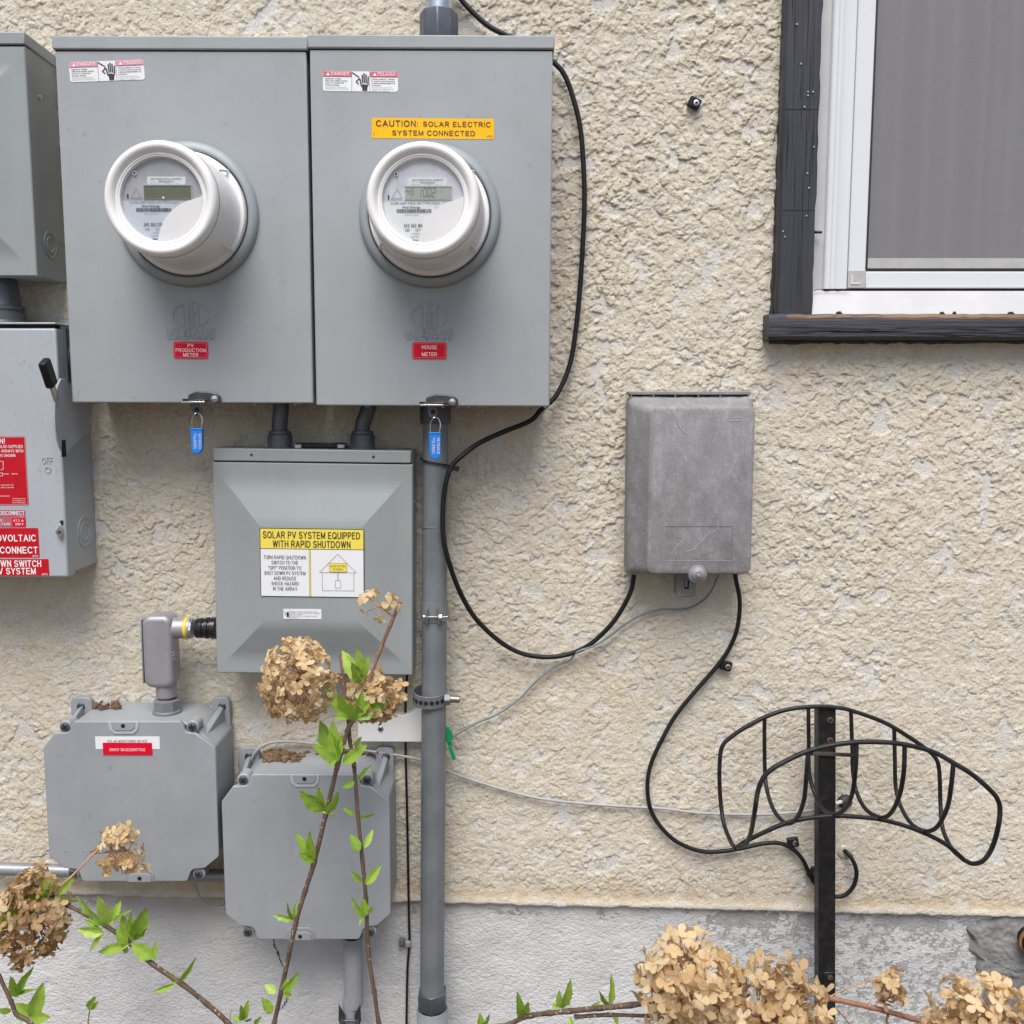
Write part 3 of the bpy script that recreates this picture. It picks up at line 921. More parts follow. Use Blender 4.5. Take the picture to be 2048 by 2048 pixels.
# ------------------------------------------------------------------ window (part of the house)
YT = -0.028                                   # face of the black trim boards
def window():
    x0, x1, _, _ = rect(1577, 100, 1648, 100, YT)
    xt0 = W(1562, 320, YT).x; xt1 = W(1635, 320, YT).x
    zs1 = W(1800, 627, YT - 0.012).z; zs0 = W(1800, 678, YT - 0.012).z
    top = zs1 + 1.25
    # a pale curtain hangs in folds behind the glass; the window parts hang on it
    fx = [xt1 - 0.004 + 0.804 * i / 160 for i in range(161)]
    fy = [0.080 + 0.018 * sin(x * 52 + 1.3 * sin(x * 17)) + 0.005 * sin(x * 131 + 2) for x in fx]
    win = MB().add([(x, y_, z) for z in (zs1 - 0.002, top) for x, y_ in zip(fx, fy)], [(i, i + 1, i + 162, i + 161) for i in range(160)]).build('window', M['room'], house, ang=80)
    tag(win, 'white vinyl window with insect screen and cracked black wooden trim')
    # left trim board, edges slightly uneven, a dark side towards the stucco
    r = random.Random(9)
    def board(xa, xb, za, zb, yf, yb, name, m, vertical=True, n=60):
        mb = MB()
        vs, fs = [], []
        for i in range(n + 1):
            t = i / n
            if vertical:
                z = za + (zb - za) * t
                da = r.uniform(-0.0006, 0.0006)
                db = r.uniform(-0.0012, 0.0012) + (0.004 if 0.58 < t < 0.61 else 0)
                ch = 0.004
                ring = [(xa + da, yb, z), (xa + da, yf + ch, z), (xa + da + ch, yf, z), (xb + db - 0.001, yf, z), (xb + db, yf + 0.001, z), (xb + db, yb, z)]
            else:
                x = xa + (xb - xa) * t
                da = r.uniform(-0.0005, 0.0005); db = r.uniform(-0.0012, 0.0012)
                ring = [(x, yb, zb + db * 0.3), (x, yf + 0.008, zb + db * 0.5), (x, yf + 0.0015, zb - 0.006 + db), (x, yf, zb - 0.013), (x, yf, za + 0.004 + da), (x, yf + 0.004, za + da), (x, yb, za)]
            vs += ring
        k = len(ring)
        for i in range(n):
            for j in range(k - 1):
                fs.append((i * k + j, i * k + j + 1, (i + 1) * k + j + 1, (i + 1) * k + j))
        fs += [tuple(range(k)), tuple(range(n * k + k - 1, n * k - 1, -1))]
        mb.add(vs, fs)
        o = mb.build(name, m, win, ang=25)
        return o
    board(xt0, xt1, zs1 + 0.001, top, YT, 0.004, 'trim_board', M['trim'])
    board(xt1 + 0.795, xt1 + 0.86, zs1 + 0.001, top, YT, 0.004, 'trim_board', M['trim'])
    sx0 = W(1538, 650, YT - 0.012).x
    s = board(sx0, sx0 + 0.98, zs0, zs1, YT - 0.012, 0.004, 'sill', M['trim_worn'], vertical=False, n=90)
    a = s.data.attributes.new('worn', 'FLOAT', 'POINT')
    for i, v in enumerate(s.data.vertices):
        t = (v.co.z - zs0) / (zs1 - zs0)
        e = max(0, 1 - abs(t - 0.88) / 0.22) * (1 if v.co.x > sx0 + 0.03 else 0)
        a.data[i].value = min(1, e * 0.92)
    # splits in the old paint and wood
    rc = random.Random(21)
    for i in range(20):
        xa = rc.uniform(xt0 + 0.008, xt1 - 0.004); za = rc.uniform(zs1 + 0.03, zs1 + 0.55); ln = rc.uniform(0.03, 0.16)
        n_ = 9
        sl0 = rc.uniform(-.0025, .0015)
        pts = [(xa + rc.uniform(-1, 1) * .0003 + sl0 * k / n_, za + ln * k / n_) for k in range(n_ + 1)]
        wd_ = rc.uniform(0.0004, 0.0010)
        vs = []
        for k, q in enumerate(pts):
            ww = wd_ * (1 - abs(2 * k / n_ - 1)) * rc.uniform(.5, 1.0) + 0.0001
            vs += [(q[0] - ww, YT - 0.0005, q[1]), (q[0] + ww, YT - 0.0005, q[1])]
        MB().add(vs, [(2 * k, 2 * k + 1, 2 * k + 3, 2 * k + 2) for k in range(n_)]).build('wood_split', M['dark_hole'], win)
    for i in range(16):
        xa = rc.uniform(sx0 + 0.01, sx0 + 0.40); za = rc.uniform(zs0 + 0.006, zs1 - 0.016); ln = rc.uniform(0.03, 0.14)
        n_ = 9
        vs = []
        dz_ = rc.uniform(-.006, .006); wd_ = rc.uniform(0.0006, 0.0014)
        for k in range(n_ + 1):
            ww = wd_ * (1 - abs(2 * k / n_ - 1)) * rc.uniform(.5, 1.0) + 0.0001
            zz = min(zs1 - .014, max(zs0 + .005, za + dz_ * k / n_ + rc.uniform(-.0006, .0006)))
            vs += [(xa + ln * k / n_, YT - 0.0126, zz - ww), (xa + ln * k / n_, YT - 0.0126, zz + ww)]
        MB().add(vs, [(2 * k, 2 * k + 1, 2 * k + 3, 2 * k + 2) for k in range(n_)]).build('wood_split', M['dark_hole'], win)
    for v_ in (219, 421):                      # joints in the board
        q = W(1600, v_, YT).z
        MB().box(xt0 + 0.004, xt1 - 0.001, YT - 0.0004, YT + 0.001, q - 0.0004, q + 0.0004).build('board_joint', M['dark_hole'], win)
    # nail heads of the trim
    mb_pts = [(1594, 49), (1602, 128), (1616, 184), (1616, 191), (1626, 184), (1609, 214), (1628, 294), (1615, 347), (1613, 432), (1566, 463), (1570, 474), (1618, 376)]
    for (u, v) in mb_pts:
        p = W(u, v, YT - 0.0008)
        MB().lathe(p, (0, -1, 0), [(0.0016, 0), (0.0014, 0.0008), (0.0005, 0.0010)], 8, cap1=True).build('nail_head', M['galv'], win)
    # white vinyl frame left: fin, rounded channel, two flats
    def strip(ua, ub, ya, yb, zb, ztop, name, m, bev=0.001):
        xa = W(ua, 320, ya).x; xb = W(ub, 320, ya).x
        return MB().box(xa, xb, ya, yb, zb, ztop).build(name, m, win, bev=bev)
    zfl = W(1700, 578, -0.006).z
    strip(1628, 1658, 0.000, 0.05, zfl - 0.055, top, 'frame_fin', M['white_frame_bright'])
    # channel with a hollow
    xa = W(1654.5, 320, -0.002).x; xb = W(1687, 320, -0.002).x
    prof = [(xa, 0.04), (xa, -0.004), (xa + 0.003, -0.007), (xa + 0.009, -0.007), (xa + 0.013, -0.002), (xa + 0.016, -0.001), (xa + 0.019, -0.004), (xa + 0.022, -0.007), (xb, -0.007), (xb, 0.04)]
    MB().prismz(prof, zfl, top).build('frame_channel', M['white_frame'], win, ang=50)
    strip(1688, 1703.5, -0.005, 0.04, zfl, top, 'frame_stop', M['white_frame'])
    # screen frame
    ys = 0.004
    xL0 = W(1704, 320, ys).x; xL1 = W(1740, 320, ys).x
    zr0 = W(1800, 576, ys).z; zr1 = W(1800, 543, ys).z
    xR = xL0 + 0.72
    MB().box(xL0, xL1, ys, ys + 0.012, zr1, top).build('screen_stile', M['white_frame'], win, bev=0.0012)
    MB().box(xR - 0.03, xR, ys, ys + 0.012, zr1, top).build('screen_stile', M['white_frame'], win, bev=0.0012)
    MB().box(xL1 + 0.001, xR - 0.031, ys, ys + 0.012, zr0, zr1).build('screen_rail', M['white_frame'], win, bev=0.0012)
    k = MB().box(xL0, xL1 + 0.0005, ys - 0.001, ys + 0.012, zr0, zr1 + 0.002).build('corner_key', M['frame_corner'], win, bev=0.0008)
    MB().box(xL0 + 0.006, xL0 + 0.008, ys - 0.0022, ys, zr0 + 0.006, zr0 + 0.020).box(xL0 + 0.008, xL0 + 0.020, ys - 0.0022, ys, zr0 + 0.006, zr0 + 0.008).build('corner_key_rib', M['white_frame'], win)
    zg = W(1800, 536.5, ys).z
    MB().box(xL1, xL1 + 0.0032, ys + 0.001, ys + 0.008, zr1 - 0.001, top).box(xL1 + 0.0032, xR - 0.03, ys + 0.001, ys + 0.008, zr1 - 0.001, zg).build('screen_gasket', M['gasket'], win)
    MB().add([(xL1 + 0.003, ys + 0.005, zg), (xR - 0.03, ys + 0.005, zg), (xR - 0.03, ys + 0.005, top), (xL1 + 0.003, ys + 0.005, top)], [(0, 1, 2, 3)]).build('insect_screen', M['screen'], win)
    zh = W(1800, 516, ys).z
    MB().box(xL1 + 0.004, xR - 0.03, ys + 0.0022, ys + 0.0045, zg + 0.0003, zh).build('screen_hem', M['frame_corner'], win)
    MB().box(xL1 - 0.01, xR - 0.02, ys + 0.034, ys + 0.038, zr0, top).build('glass_pane', M['pane'], win)
    # gap under the screen frame and the white painted sill slope
    MB().box(xt1 + 0.001, xR + 0.06, ys + 0.010, 0.05, zr0 - 0.008, zr0 + 0.001).build('sill_gap', M['gasket'], win)
    za = W(1800, 582, -0.004).z; zb = zs1 - 0.004
    MB().prismx([(0.045, za - 0.0005), (-0.004, za), (-0.024, zb + 0.004), (-0.024, zb), (0.045, zb)], xt1 + 0.0006, xR + 0.06).build('inner_sill', M['white_frame_bright'], win, ang=20)
    xs_ = W(1640, 580, -0.008).x
    MB().tube([W(1627, 582, -0.010), W(1634, 578.5, -0.010), W(1660, 578, -0.010), W(1700, 578.5, -0.010)], 0.0006, 5).build('edge_line', M['gasket'], win)
    # loose black nail poking from the trim
    MB().cyl(W(1622, 464, -0.006), W(1644, 464.5, -0.014), 0.0024, 0.0022, 10).build('nail', M['black_gloss'], win)
    # ragged black paint drips on the white sill edge
    r2 = random.Random(2)
    for i in range(4):
        u = r2.uniform(1645, 2040)
        p = W(u, 624.5, -0.0262)
        w_ = r2.uniform(0.002, 0.007); h = r2.uniform(0.0008, 0.002)
        MB().prism([(p.x - w_, p.z - 0.003), (p.x + w_, p.z - 0.003), (p.x + w_ * 0.3, p.z + h), (p.x - w_ * 0.5, p.z + h * 0.7)], p.y, p.y + 0.002).build('paint_flake', M['gasket'], win)
    # dark caulk between trim and stucco
    r3 = random.Random(12)
    for (a, b, na) in (((1572, 0), (1545, 628), 30), ((1538, 632), (1538, 680), 5), ((1540, 683), (2100, 681), 24)):
        P = [W(a[0] + (b[0] - a[0]) * t / na + r3.uniform(-2.2, 2.2), a[1] + (b[1] - a[1]) * t / na + r3.uniform(-1.5, 1.5), -0.003) for t in range(na + 1)]
        MB().tube(spline(P, 3), [0.0035 + r3.random() * 0.002 for _ in range(na * 3 + 1)], 7).build('caulk', M['dark_sealant'], win)
window()

# ------------------------------------------------------------------ shared bits
def drops(parent, y, u0, v0, u1, v1, n, seed, s=(0.0010, 0.0024)):
    """small rain drops sitting on a front face"""
    r = random.Random(seed)
    mb = MB()
    for _ in range(n):
        p = W(r.uniform(u0, u1), r.uniform(v0, v1), y)
        a = r.uniform(*s) * (1.0 if r.random() < 0.8 else 1.35)
        b = a * r.uniform(1.0, 1.7)
        vs, fs = [], []
        K = 8
        for i in range(3):
            t = i / 3 * pi / 2
            for k in range(K):
                an = 2 * pi * k / K
                vs.append((p.x + a * cos(t) * cos(an), y - a * 0.55 * sin(t) - 0.0001, p.z + b * cos(t) * sin(an) - (0.25 * b * sin(t))))
        vs.append((p.x, y - a * 0.55, p.z - 0.3 * b))
        for i in range(2):
            for k in range(K):
                fs.append((i * K + k, i * K + (k + 1) % K, (i + 1) * K + (k + 1) % K, (i + 1) * K + k))
        fs += [(2 * K + k, 2 * K + (k + 1) % K, 3 * K) for k in range(K)]
        mb.add(vs, fs)
    tag(mb.build('rain_drops', M['drop'], parent, ang=90), kind='stuff')
def drips(parent, x0, x1, z, y, n, seed):
    """drops hanging from a lower edge"""
    r = random.Random(seed)
    mb = MB()
    for i in range(n):
        x = x0 + (x1 - x0) * (i + r.uniform(0.1, 0.9)) / n
        a = r.uniform(0.0022, 0.0042)
        mb.lathe((x, y, z + 0.0004), (0, 0, -1), [(a, 0), (a * 0.85, a * 0.4), (a * 0.5, a * 0.8), (a * 0.12, a)], 10, cap1=True)
    tag(mb.build('hanging_drops', M['drop'], parent, ang=90), kind='stuff')
def screw(p, r, m, parent, axis=(0, -1, 0), name='screw', cross=True):
    p = Vector(p)
    o = MB().lathe(p, axis, [(r, -0.001), (r, 0.0008), (r * 0.8, 0.0018), (r * 0.25, 0.0022)], 14, cap1=True).build(name, m, parent)
    if cross:
        mb = MB()
        a = radians(RND.uniform(0, 90))
        for k in (0, 1):
            b = a + k * pi / 2
            d = Vector((cos(b), 0, sin(b))); e = Vector((-sin(b), 0, cos(b)))
            mb.obox(p + Vector((0, -0.0019 - 0.0003 * k, 0)), d, Vector((0, 1, 0)), e, r * 0.62, 0.0003, r * 0.15)
        if o.parent and o.parent.parent is None:
            mb.build('cross_slot', M['dark_hole'], o)
        else:
            mb.build('cross_slot', M['dark_hole'], parent)
    return o
def sticker(parent, u0, v0, u1, v1, y, m, r=0.002, deg=0, name='sticker', th=0.0005):
    x0, x1, z0, z1 = rect(u0, v0, u1, v1, y)
    c = ((x0 + x1) / 2, (z0 + z1) / 2)
    o = MB().prism(rotp(rrect(x0, x1, z0, z1, r), c, deg), y - th, y + 0.0002).build(name, m, parent)
    return o, x0, x1, z0, z1, c

YB = -0.125                                 # front of the two meter sockets
DANGER_L = ['Hazardous Voltage.', 'Will cause death, serious', 'injury or substantial', 'property damage.']
DANGER_S = ['Turn off power supplying this', 'equipment before working inside.']
PELIGRO_L = ['Voltaje peligroso. Causara', 'la muerte, lesiones graves', 'o danos substanciales a la', 'propiedad.']
PELIGRO_S = ['Desconecte el suministro de', 'energia a este equipo antes de', 'trabajar en su interior.']
def danger_sticker(parent, u0, v0, u1, v1, y, deg, head):
    o, x0, x1, z0, z1, c = sticker(parent, u0, v0, u1, v1, y, M['label_white'], 0.0035, deg, 'warning_sticker')
    w, h = x1 - x0, z1 - z0
    yy = y - 0.0008
    xa, xb = x0 + w * 0.385, x0 + w * 0.625
    zt = z1 - h * 0.27
    Print('header_band', head, o, yy, c, deg).poly(rrect(x0 + 0.0004, xa - 0.0004, zt, z1 - 0.0004, 0.0012, 3))
    Print('header_band', head, o, yy, c, deg).poly(rrect(xb + 0.0004, x1 - 0.0004, zt, z1 - 0.0004, 0.0012, 3))
    for (a, b, s) in ((x0, xa, 'DANGER'), (xb, x1, 'PELIGRO')):
        ww = b - a
        wt = Print('header_lettering', M['white_ink'], o, yy - 0.0004, c, deg)
        wt.t(s, a + ww * 0.60, (zt + z1) / 2, h * 0.155, ww * 0.63, bold=0.012)
        tx, tz, th = a + ww * 0.18, zt + h * 0.045, h * 0.16
        wt.poly([(tx - th * 0.6, tz), (tx + th * 0.6, tz), (tx, tz + th)])
    bk = Print('lettering', M['ink'], o, yy, c, deg)
    bk.line([(xa, z0), (xa, z1)], 0.0005).line([(xb, z0), (xb, z1)], 0.0005)
    bk.line([(x0, zt), (xa, zt)], 0.0004).line([(xb, zt), (x1, zt)], 0.0004)
    for (a, L, Sm) in ((x0 + w * 0.03, DANGER_L, DANGER_S), (xb + w * 0.025, PELIGRO_L, PELIGRO_S)):
        z = zt - h * 0.10
        for s in L:
            bk.t(s, a, z, h * 0.055, w * 0.011 * len(s) * 1.08, align='L', bold=0.02); z -= h * 0.105
        z -= h * 0.01
        for s in Sm:
            bk.t(s, a, z, h * 0.042, w * 0.0098 * len(s), align='L'); z -= h * 0.085
    # pictogram: bolt striking an open hand
    pw = xb - xa
    X = lambda t: xa + pw * t
    Zp = lambda t: z0 + h * t
    bk.line([(X(.05), Zp(.92)), (X(.38), Zp(.72)), (X(.40), Zp(.62)), (X(.24), Zp(.48)), (X(.36), Zp(.38))], h * 0.055)
    bk.poly([(X(.46), Zp(.33)), (X(.52), Zp(.27)), (X(.58), Zp(.18)), (X(.58), Zp(.04)), (X(.86), Zp(.04)), (X(.86), Zp(.20)), (X(.92), Zp(.30)), (X(.80), Zp(.34)), (X(.66), Zp(.36))])
    for (a, b, t0, t1) in ((.50, .46, .40, .60), (.60, .58, .44, .80), (.70, .68, .46, .87), (.80, .79, .44, .82), (.90, .91, .36, .72)):
        bk.line([(X(a), Zp(t0)), (X(b), Zp(t1))], h * 0.070)
    bk.t('®', X(.16), Zp(.10), h * 0.035)
    return o

def meter_socket(u0, v0, u1, v1, label, dstick, dhead, ddeg, red, lines, latch_u, deg, seed):
    x0, x1, z0, z1 = rect(u0, v0, u1, v1, YB)
    t = thing('meter_socket', label, 'meter box', ((x0 + x1) / 2, -0.06, z0), 'two grey meter boxes side by side')
    c = ((x0 + x1) / 2, (z0 + z1) / 2)
    zc = z1 - 0.019
    R = lambda a, b, e, f: rotp([(a, e), (b, e), (b, f), (a, f)], c, deg)
    MB().prism(R(x0 + 0.004, x1 - 0.004, z0 + 0.003, z1 - 0.004), YB + 0.004, -0.004).build('body', M['meter_box'], t, bev=0.0015)
    MB().prism(R(x0 + 0.0012, x1 - 0.0012, z0, zc - 0.0016), YB, YB + 0.020).build('cover', M['meter_box'], t, bev=0.0022, seg=3)
    MB().prism(R(x0 - 0.0015, x1 + 0.0015, zc, z1), YB - 0.003, YB + 0.065).build('top_cap', M['meter_box'], t, bev=0.0018)
    MB().prism(R(x0 + 0.001, x1 - 0.001, zc - 0.003, zc + 0.001), YB + 0.0025, YB + 0.006).build('cap_seam', M['dark_hole'], t)
    danger_sticker(t, *dstick, YB, ddeg, dhead)
    # raised maker's emblem and name
    eu, ev = red[0] + (red[2] - red[0]) / 2, red[1] - 52
    e = W(eu, ev, YB)
    ex, ez = 0.0275, 0.0185
    em = Print('embossed_emblem', M['meter_box'], t, YB - 0.0008, c, 0, 0.0012)
    lw = 0.0014
    arc = lambda a0, a1, n=12: [(e.x + ex * cos(radians(a0 + (a1 - a0) * k / n)), e.z + ez * sin(radians(a0 + (a1 - a0) * k / n))) for k in range(n + 1)]
    em.line(arc(12, 62), lw).line(arc(-58, -12), lw).line(arc(118, 238), lw).line(arc(248, 292), lw)
    em.line([(e.x + ex * .42, e.z + ez * .78), (e.x + ex * .42, e.z - ez * .78)], lw)
    em.line([(e.x - ex * .42, e.z + ez * .78), (e.x - ex * .42, e.z - ez * .78)], lw)
    em.line([(e.x - ex * .20, e.z + ez * 1.12), (e.x + ex * .20, e.z + ez * 1.12)], lw)
    em.line([(e.x - ex * .20, e.z + ez * 1.10), (e.x - ex * .075, e.z + ez * .75), (e.x - ex * .075, e.z - ez * .9)], lw)
    em.line([(e.x + ex * .20, e.z + ez * 1.10), (e.x + ex * .075, e.z + ez * .75), (e.x + ex * .075, e.z - ez * .9)], lw)
    for sg in (-1, 1):
        cx = e.x + sg * ex * .27
        em.line([(cx - ex * .11, e.z - ez * .7), (cx - ex * .11, e.z + ez * .05), (cx - ex * .07, e.z + ez * .22), (cx, e.z + ez * .28), (cx + ex * .07, e.z + ez * .22), (cx + ex * .11, e.z + ez * .05), (cx + ex * .11, e.z - ez * .7)], lw * .8)
    nm = W(eu, red[1] - 18, YB)
    em.t('MILBANK', nm.x, nm.z, 0.0108, 0.077, bold=0.01)
    nm = W(eu, red[1] - 6, YB)
    em.t('INDUSTRIES', nm.x, nm.z, 0.0035, 0.070)
    # red name plate
    o, rx0, rx1, rz0, rz1, rc = sticker(t, *red, YB, M['red_edge'], 0.004, -0.6, 'name_plate', 0.0008)
    MB().prism(rotp(rrect(rx0 + 0.0008, rx1 - 0.0008, rz0 + 0.0008, rz1 - 0.0008, 0.0034), rc, -0.6), YB - 0.0011, YB - 0.0004).build('plate_face', M['red'], o)
    ed = Print('plate_border', M['red_edge'], o, YB - 0.0014, rc, -0.6)
    ed.line(rrect(rx0 + 0.0026, rx1 - 0.0026, rz0 + 0.0026, rz1 - 0.0026, 0.003), 0.0007, True)
    lt = Print('lettering', M['white_ink'], o, YB - 0.0014, rc, -0.6)
    hh = rz1 - rz0
    for i, s in enumerate(lines):
        z = rz1 - hh * ((i + 0.5) / len(lines) * 0.80 + 0.10)
        lt.t(s, rc[0], z, hh * (0.185 if len(lines) == 3 else 0.20), min((rx1 - rx0) * 0.86, (rx1 - rx0) * 0.086 * len(s)), bold=0.008)
    # hasp latch on the bottom edge
    zb = z0
    lx = W(latch_u, v1, YB).x
    k = mpp(YB)
    LP = lambda du, dv: (lx + du * k, zb - dv * k)
    MB().box(lx - 27 * k, lx + 20 * k, YB - 0.014, YB + 0.004, zb - 0.0002, zb + 0.0028).build('latch_tongue', M['steel'], t, bev=0.0006)
    MB().box(lx - 29 * k, lx - 18 * k, YB - 0.0012, YB, zb + 0.002, zb + 0.0065).build('latch_slot', M['dark_hole'], t)
    la = MB().prism([LP(-16, -3), LP(-15, -16), LP(2, -23), LP(26, -22), LP(40, -19), LP(47, -14), LP(49, -6), LP(46, 0), LP(38, 2), LP(30, -1), LP(22, -6), LP(6, -6)], YB - 0.0075, YB - 0.0015).build('latch', M['latch'], t, bev=0.0012)
    rv = LP(37, -8)
    MB().lathe((rv[0], YB - 0.0075, rv[1]), (0, -1, 0), [(0.0055, 0), (0.0052, 0.0012), (0.004, 0.0014), (0.0034, 0.0024), (0.001, 0.0032)], 16, cap1=True).build('rivet', M['steel'], la)
    drops(t, YB, u0 + 12, v0 + 40, u1 - 12, v1 - 12, 60, seed)
    drips(t, x0 + 0.01, x1 - 0.006, z0 - abs(math.tan(radians(deg))) * 0.0, YB + 0.003, 16, seed + 1)
    return t, (x0, x1, z0, z1)

sockL, SL = meter_socket(125, 73, 621, 806, 'left grey meter box with pv production name plate and pink danger sticker',
             (139, 122, 289, 162), M['pink'], 2.0, (347, 683, 417, 718), ['PV', 'PRODUCTION', 'METER'], 395, -0.15, 11)
sockR, SR = meter_socket(624, 71, 1104, 812, 'right grey meter box with yellow caution sticker and house name plate',
             (646, 143, 796, 183), M['pink_red'], -0.6, (824, 684, 894, 719), ['HOUSE', 'METER'], 868, -0.25, 23)
def caution():
    o, x0, x1, z0, z1, c = sticker(sockR, 744, 237, 988, 277.5, YB, M['yellow'], 0.0006, -0.5, 'caution_sticker')
    h = z1 - z0; w = x1 - x0
    p = Print('lettering', M['ink'], o, YB - 0.0009, c, -0.5)
    p.t('CAUTION:', x0 + w * 0.205, z0 + h * 0.73, h * 0.285, w * 0.345, bold=0.020)
    p.t('SOLAR ELECTRIC', x0 + w * 0.695, z0 + h * 0.715, h * 0.235, w * 0.555, bold=0.020)
    p.t('SYSTEM CONNECTED', x0 + w * 0.505, z0 + h * 0.27, h * 0.235, w * 0.68, bold=0.020)
    p.t('HTC', x1 - w * 0.035, z0 + h * 0.13, h * 0.085, w * 0.045, bold=0.03)
    p.rect(x0 + w * 0.015, x0 + w * 0.018, z0 + h * 0.1, z0 + h * 0.32)
caution()

# ------------------------------------------------------------------ the two electric meters
def seg7(p, ch, x, z, w, h, lw, sh=0.12):
    on = {'0': 'abcdef', '1': 'bc', '2': 'abged', '3': 'abgcd', '4': 'fgbc', '-': 'g'}[ch]
    P = {'a': ((0, 1), (1, 1)), 'b': ((1, 1), (1, .5)), 'c': ((1, .5), (1, 0)), 'd': ((0, 0), (1, 0)), 'e': ((0, .5), (0, 0)), 'f': ((0, 1), (0, .5)), 'g': ((0, .5), (1, .5))}
    for s in on:
        q = []
        for (a, b) in P[s]:
            q.append((x + a * w + b * h * sh, z + b * h))
        a, b = Vector(q[0]), Vector(q[1])
        d = (b - a) * 0.08
        p.line([tuple(a + d), tuple(b - d)], lw)
def meter(cu, cv, label, face, lcd, number, code, digits, light):
    ctr = W(cu, cv, YB)
    t = thing('electric_meter', label, 'electric meter', (ctr.x, YB, ctr.z), 'round white utility meters')
    A = (0, -1, 0)
    MB().lathe(ctr, A, [(0.1065, -0.0010), (0.1065, 0.0040), (0.1041, 0.0085), (0.0997, 0.0115), (0.0953, 0.0120), (0.0929, 0.0100), (0.0920, 0.0040)], 72).build('mounting_ring', M['collar'], t)
    MB().lathe(ctr, A, [(0.0902, 0.0058), (0.0902, 0.0154), (0.0888, 0.0178), (0.0841, 0.0187), (0.0824, 0.0211), (0.0820, 0.0576), (0.0803, 0.0960), (0.0792, 0.1037)], 72).build('housing', M['meter_white'], t)
    MB().lathe(ctr, A, [(0.0786, 0.1032), (0.0790, 0.1075), (0.0786, 0.1133), (0.0769, 0.1176), (0.0741, 0.1200), (0.0708, 0.1205), (0.0678, 0.1192), (0.0657, 0.1172), (0.0642, 0.1148), (0.0636, 0.1138), (0.0626, 0.1133), (0.0604, 0.1137), (0.0597, 0.1128), (0.0578, 0.1124), (0.0570, 0.1105), (0.0565, 0.1040)], 72).build('front_ring', M['meter_white'], t)
    # short ribs on the housing
    for a in (-38, 42, 128, 215):
        an = radians(a)
        d = Vector((cos(an), 0, sin(an)))
        p0 = ctr + d * 0.0895 + Vector((0, -0.0185, 0)); p1 = ctr + d * 0.0826 + Vector((0, -0.046, 0))
        tg = Vector((-sin(an), 0, cos(an)))
        MB().obox((p0 + p1) / 2, (p1 - p0).normalized(), tg, d, (p1 - p0).length / 2, 0.0009, 0.0022).build('rib', M['meter_white'], t)
    yf = YB - 0.1055
    f = MB().lathe((ctr.x, yf, ctr.z), A, [(0.0572, 0)], 64, cap1=True).build('dial_plate', face, t)
    fx = lambda q: ctr.x + q * 0.0570          # -1..1 across the dial
    fz = lambda q: ctr.z + q * 0.0570
    dep = yf - 0.0006
    # pale lower label of the dial
    n = 40
    arc = [(0.0565 * cos(a), 0.0565 * sin(a)) for a in [radians(180 + 2.0) + (radians(358) - radians(182)) * k / n for k in range(n + 1)]]
    lo = MB().prism([(ctr.x + p[0], ctr.z + p[1]) for p in arc], dep, yf + 0.0002).build('dial_label', M['label_blue'] if not light else M['label_white'], f)
    # display
    dx0, dx1, dz0, dz1 = fx(-.45), fx(.70), fz(.035), fz(.335)
    MB().box(dx0 - 0.0012, dx1 + 0.0012, dep - 0.0006, yf + 0.0002, dz0 - 0.0010, dz1 + 0.0010).build('display_frame', face, f)
    lc = MB().box(dx0, dx1, dep - 0.0010, dep, dz0, dz1).build('display', lcd, f)
    MB().box(dx0, dx1, dep - 0.0013, dep - 0.0006, dz1 - (0.0007 if light else 0.0011), dz1).build('display_painted_shadow', M['ink'], f)  # black strip painting the shadow below the display's top edge
    if digits:
        p = Print('display_digits', M['ink_grey'], lc, dep - 0.0015)
        hh = dz1 - dz0
        seg7(p, '-', dx0 - 0.0004, dz0 + hh * .42, 0.0026, hh * .42, 0.0005)
        for i, ch in enumerate('43'):
            seg7(p, ch, dx0 + 0.0030 + i * 0.0048, dz0 + hh * .42, 0.0034, hh * .42, 0.0006)
        for i, ch in enumerate('1002'):
            seg7(p, ch, dx0 + 0.0190 + i * 0.0062 - (0.002 if ch == '1' else 0), dz0 + hh * .22, 0.0042 if ch != '1' else 0.0048, hh * .66, 0.0008)
    # printed plate above the display
    s = MB().prism(rrect(fx(-.36), fx(.58), fz(.36), fz(.55), 0.002), dep - 0.0004, yf + 0.0002).build('serial_label', M['label_white'], f)
    p = Print('lettering', M['ink_grey'], s, dep - 0.0008)
    p.t('UNAUTHORIZED REMOVAL PROHIBITED', fx(.10), fz(.497), 0.0021, 0.043, bold=0.01)
    p.t(code, fx(.10), fz(.435), 0.0026, 0.0205, bold=0.01)
    p.t('FCC ID', fx(-.21), fz(.437), 0.0012, 0.009).t('MODEL 2.4 GHz', fx(-.18), fz(.392), 0.0012, 0.013).t('IC 864D', fx(.14), fz(.392), 0.0012, 0.011).t('CAN', fx(.36), fz(.392), 0.0012, 0.008)
    # warning triangle, hole, clips
    p = Print('triangle_mark', M['ink_soft'], f, dep - 0.0006)
    p.line([(fx(-.78), fz(.06)), (fx(-.64), fz(.29)), (fx(-.52), fz(.06))], 0.0006, True)
    p.line([(fx(-.80), fz(.045)), (fx(-.52), fz(.045))], 0.0005)
    MB().lathe((fx(-.66), yf, fz(.63)), A, [(0.0030, 0), (0.0030, 0.0022), (0.0021, 0.0024), (0.0017, 0.0012)], 16, cap1=True).build('boss', M['label_white'], f)
    MB().lathe((fx(-.66), yf - 0.0014, fz(.63)), A, [(0.0016, 0)], 12, cap1=True).build('boss_hole', M['dark_hole'], f)
    MB().box(fx(-.875), fx(-.84), dep - 0.0008, yf, fz(.04), fz(.14)).build('clip', M['ink'], f)
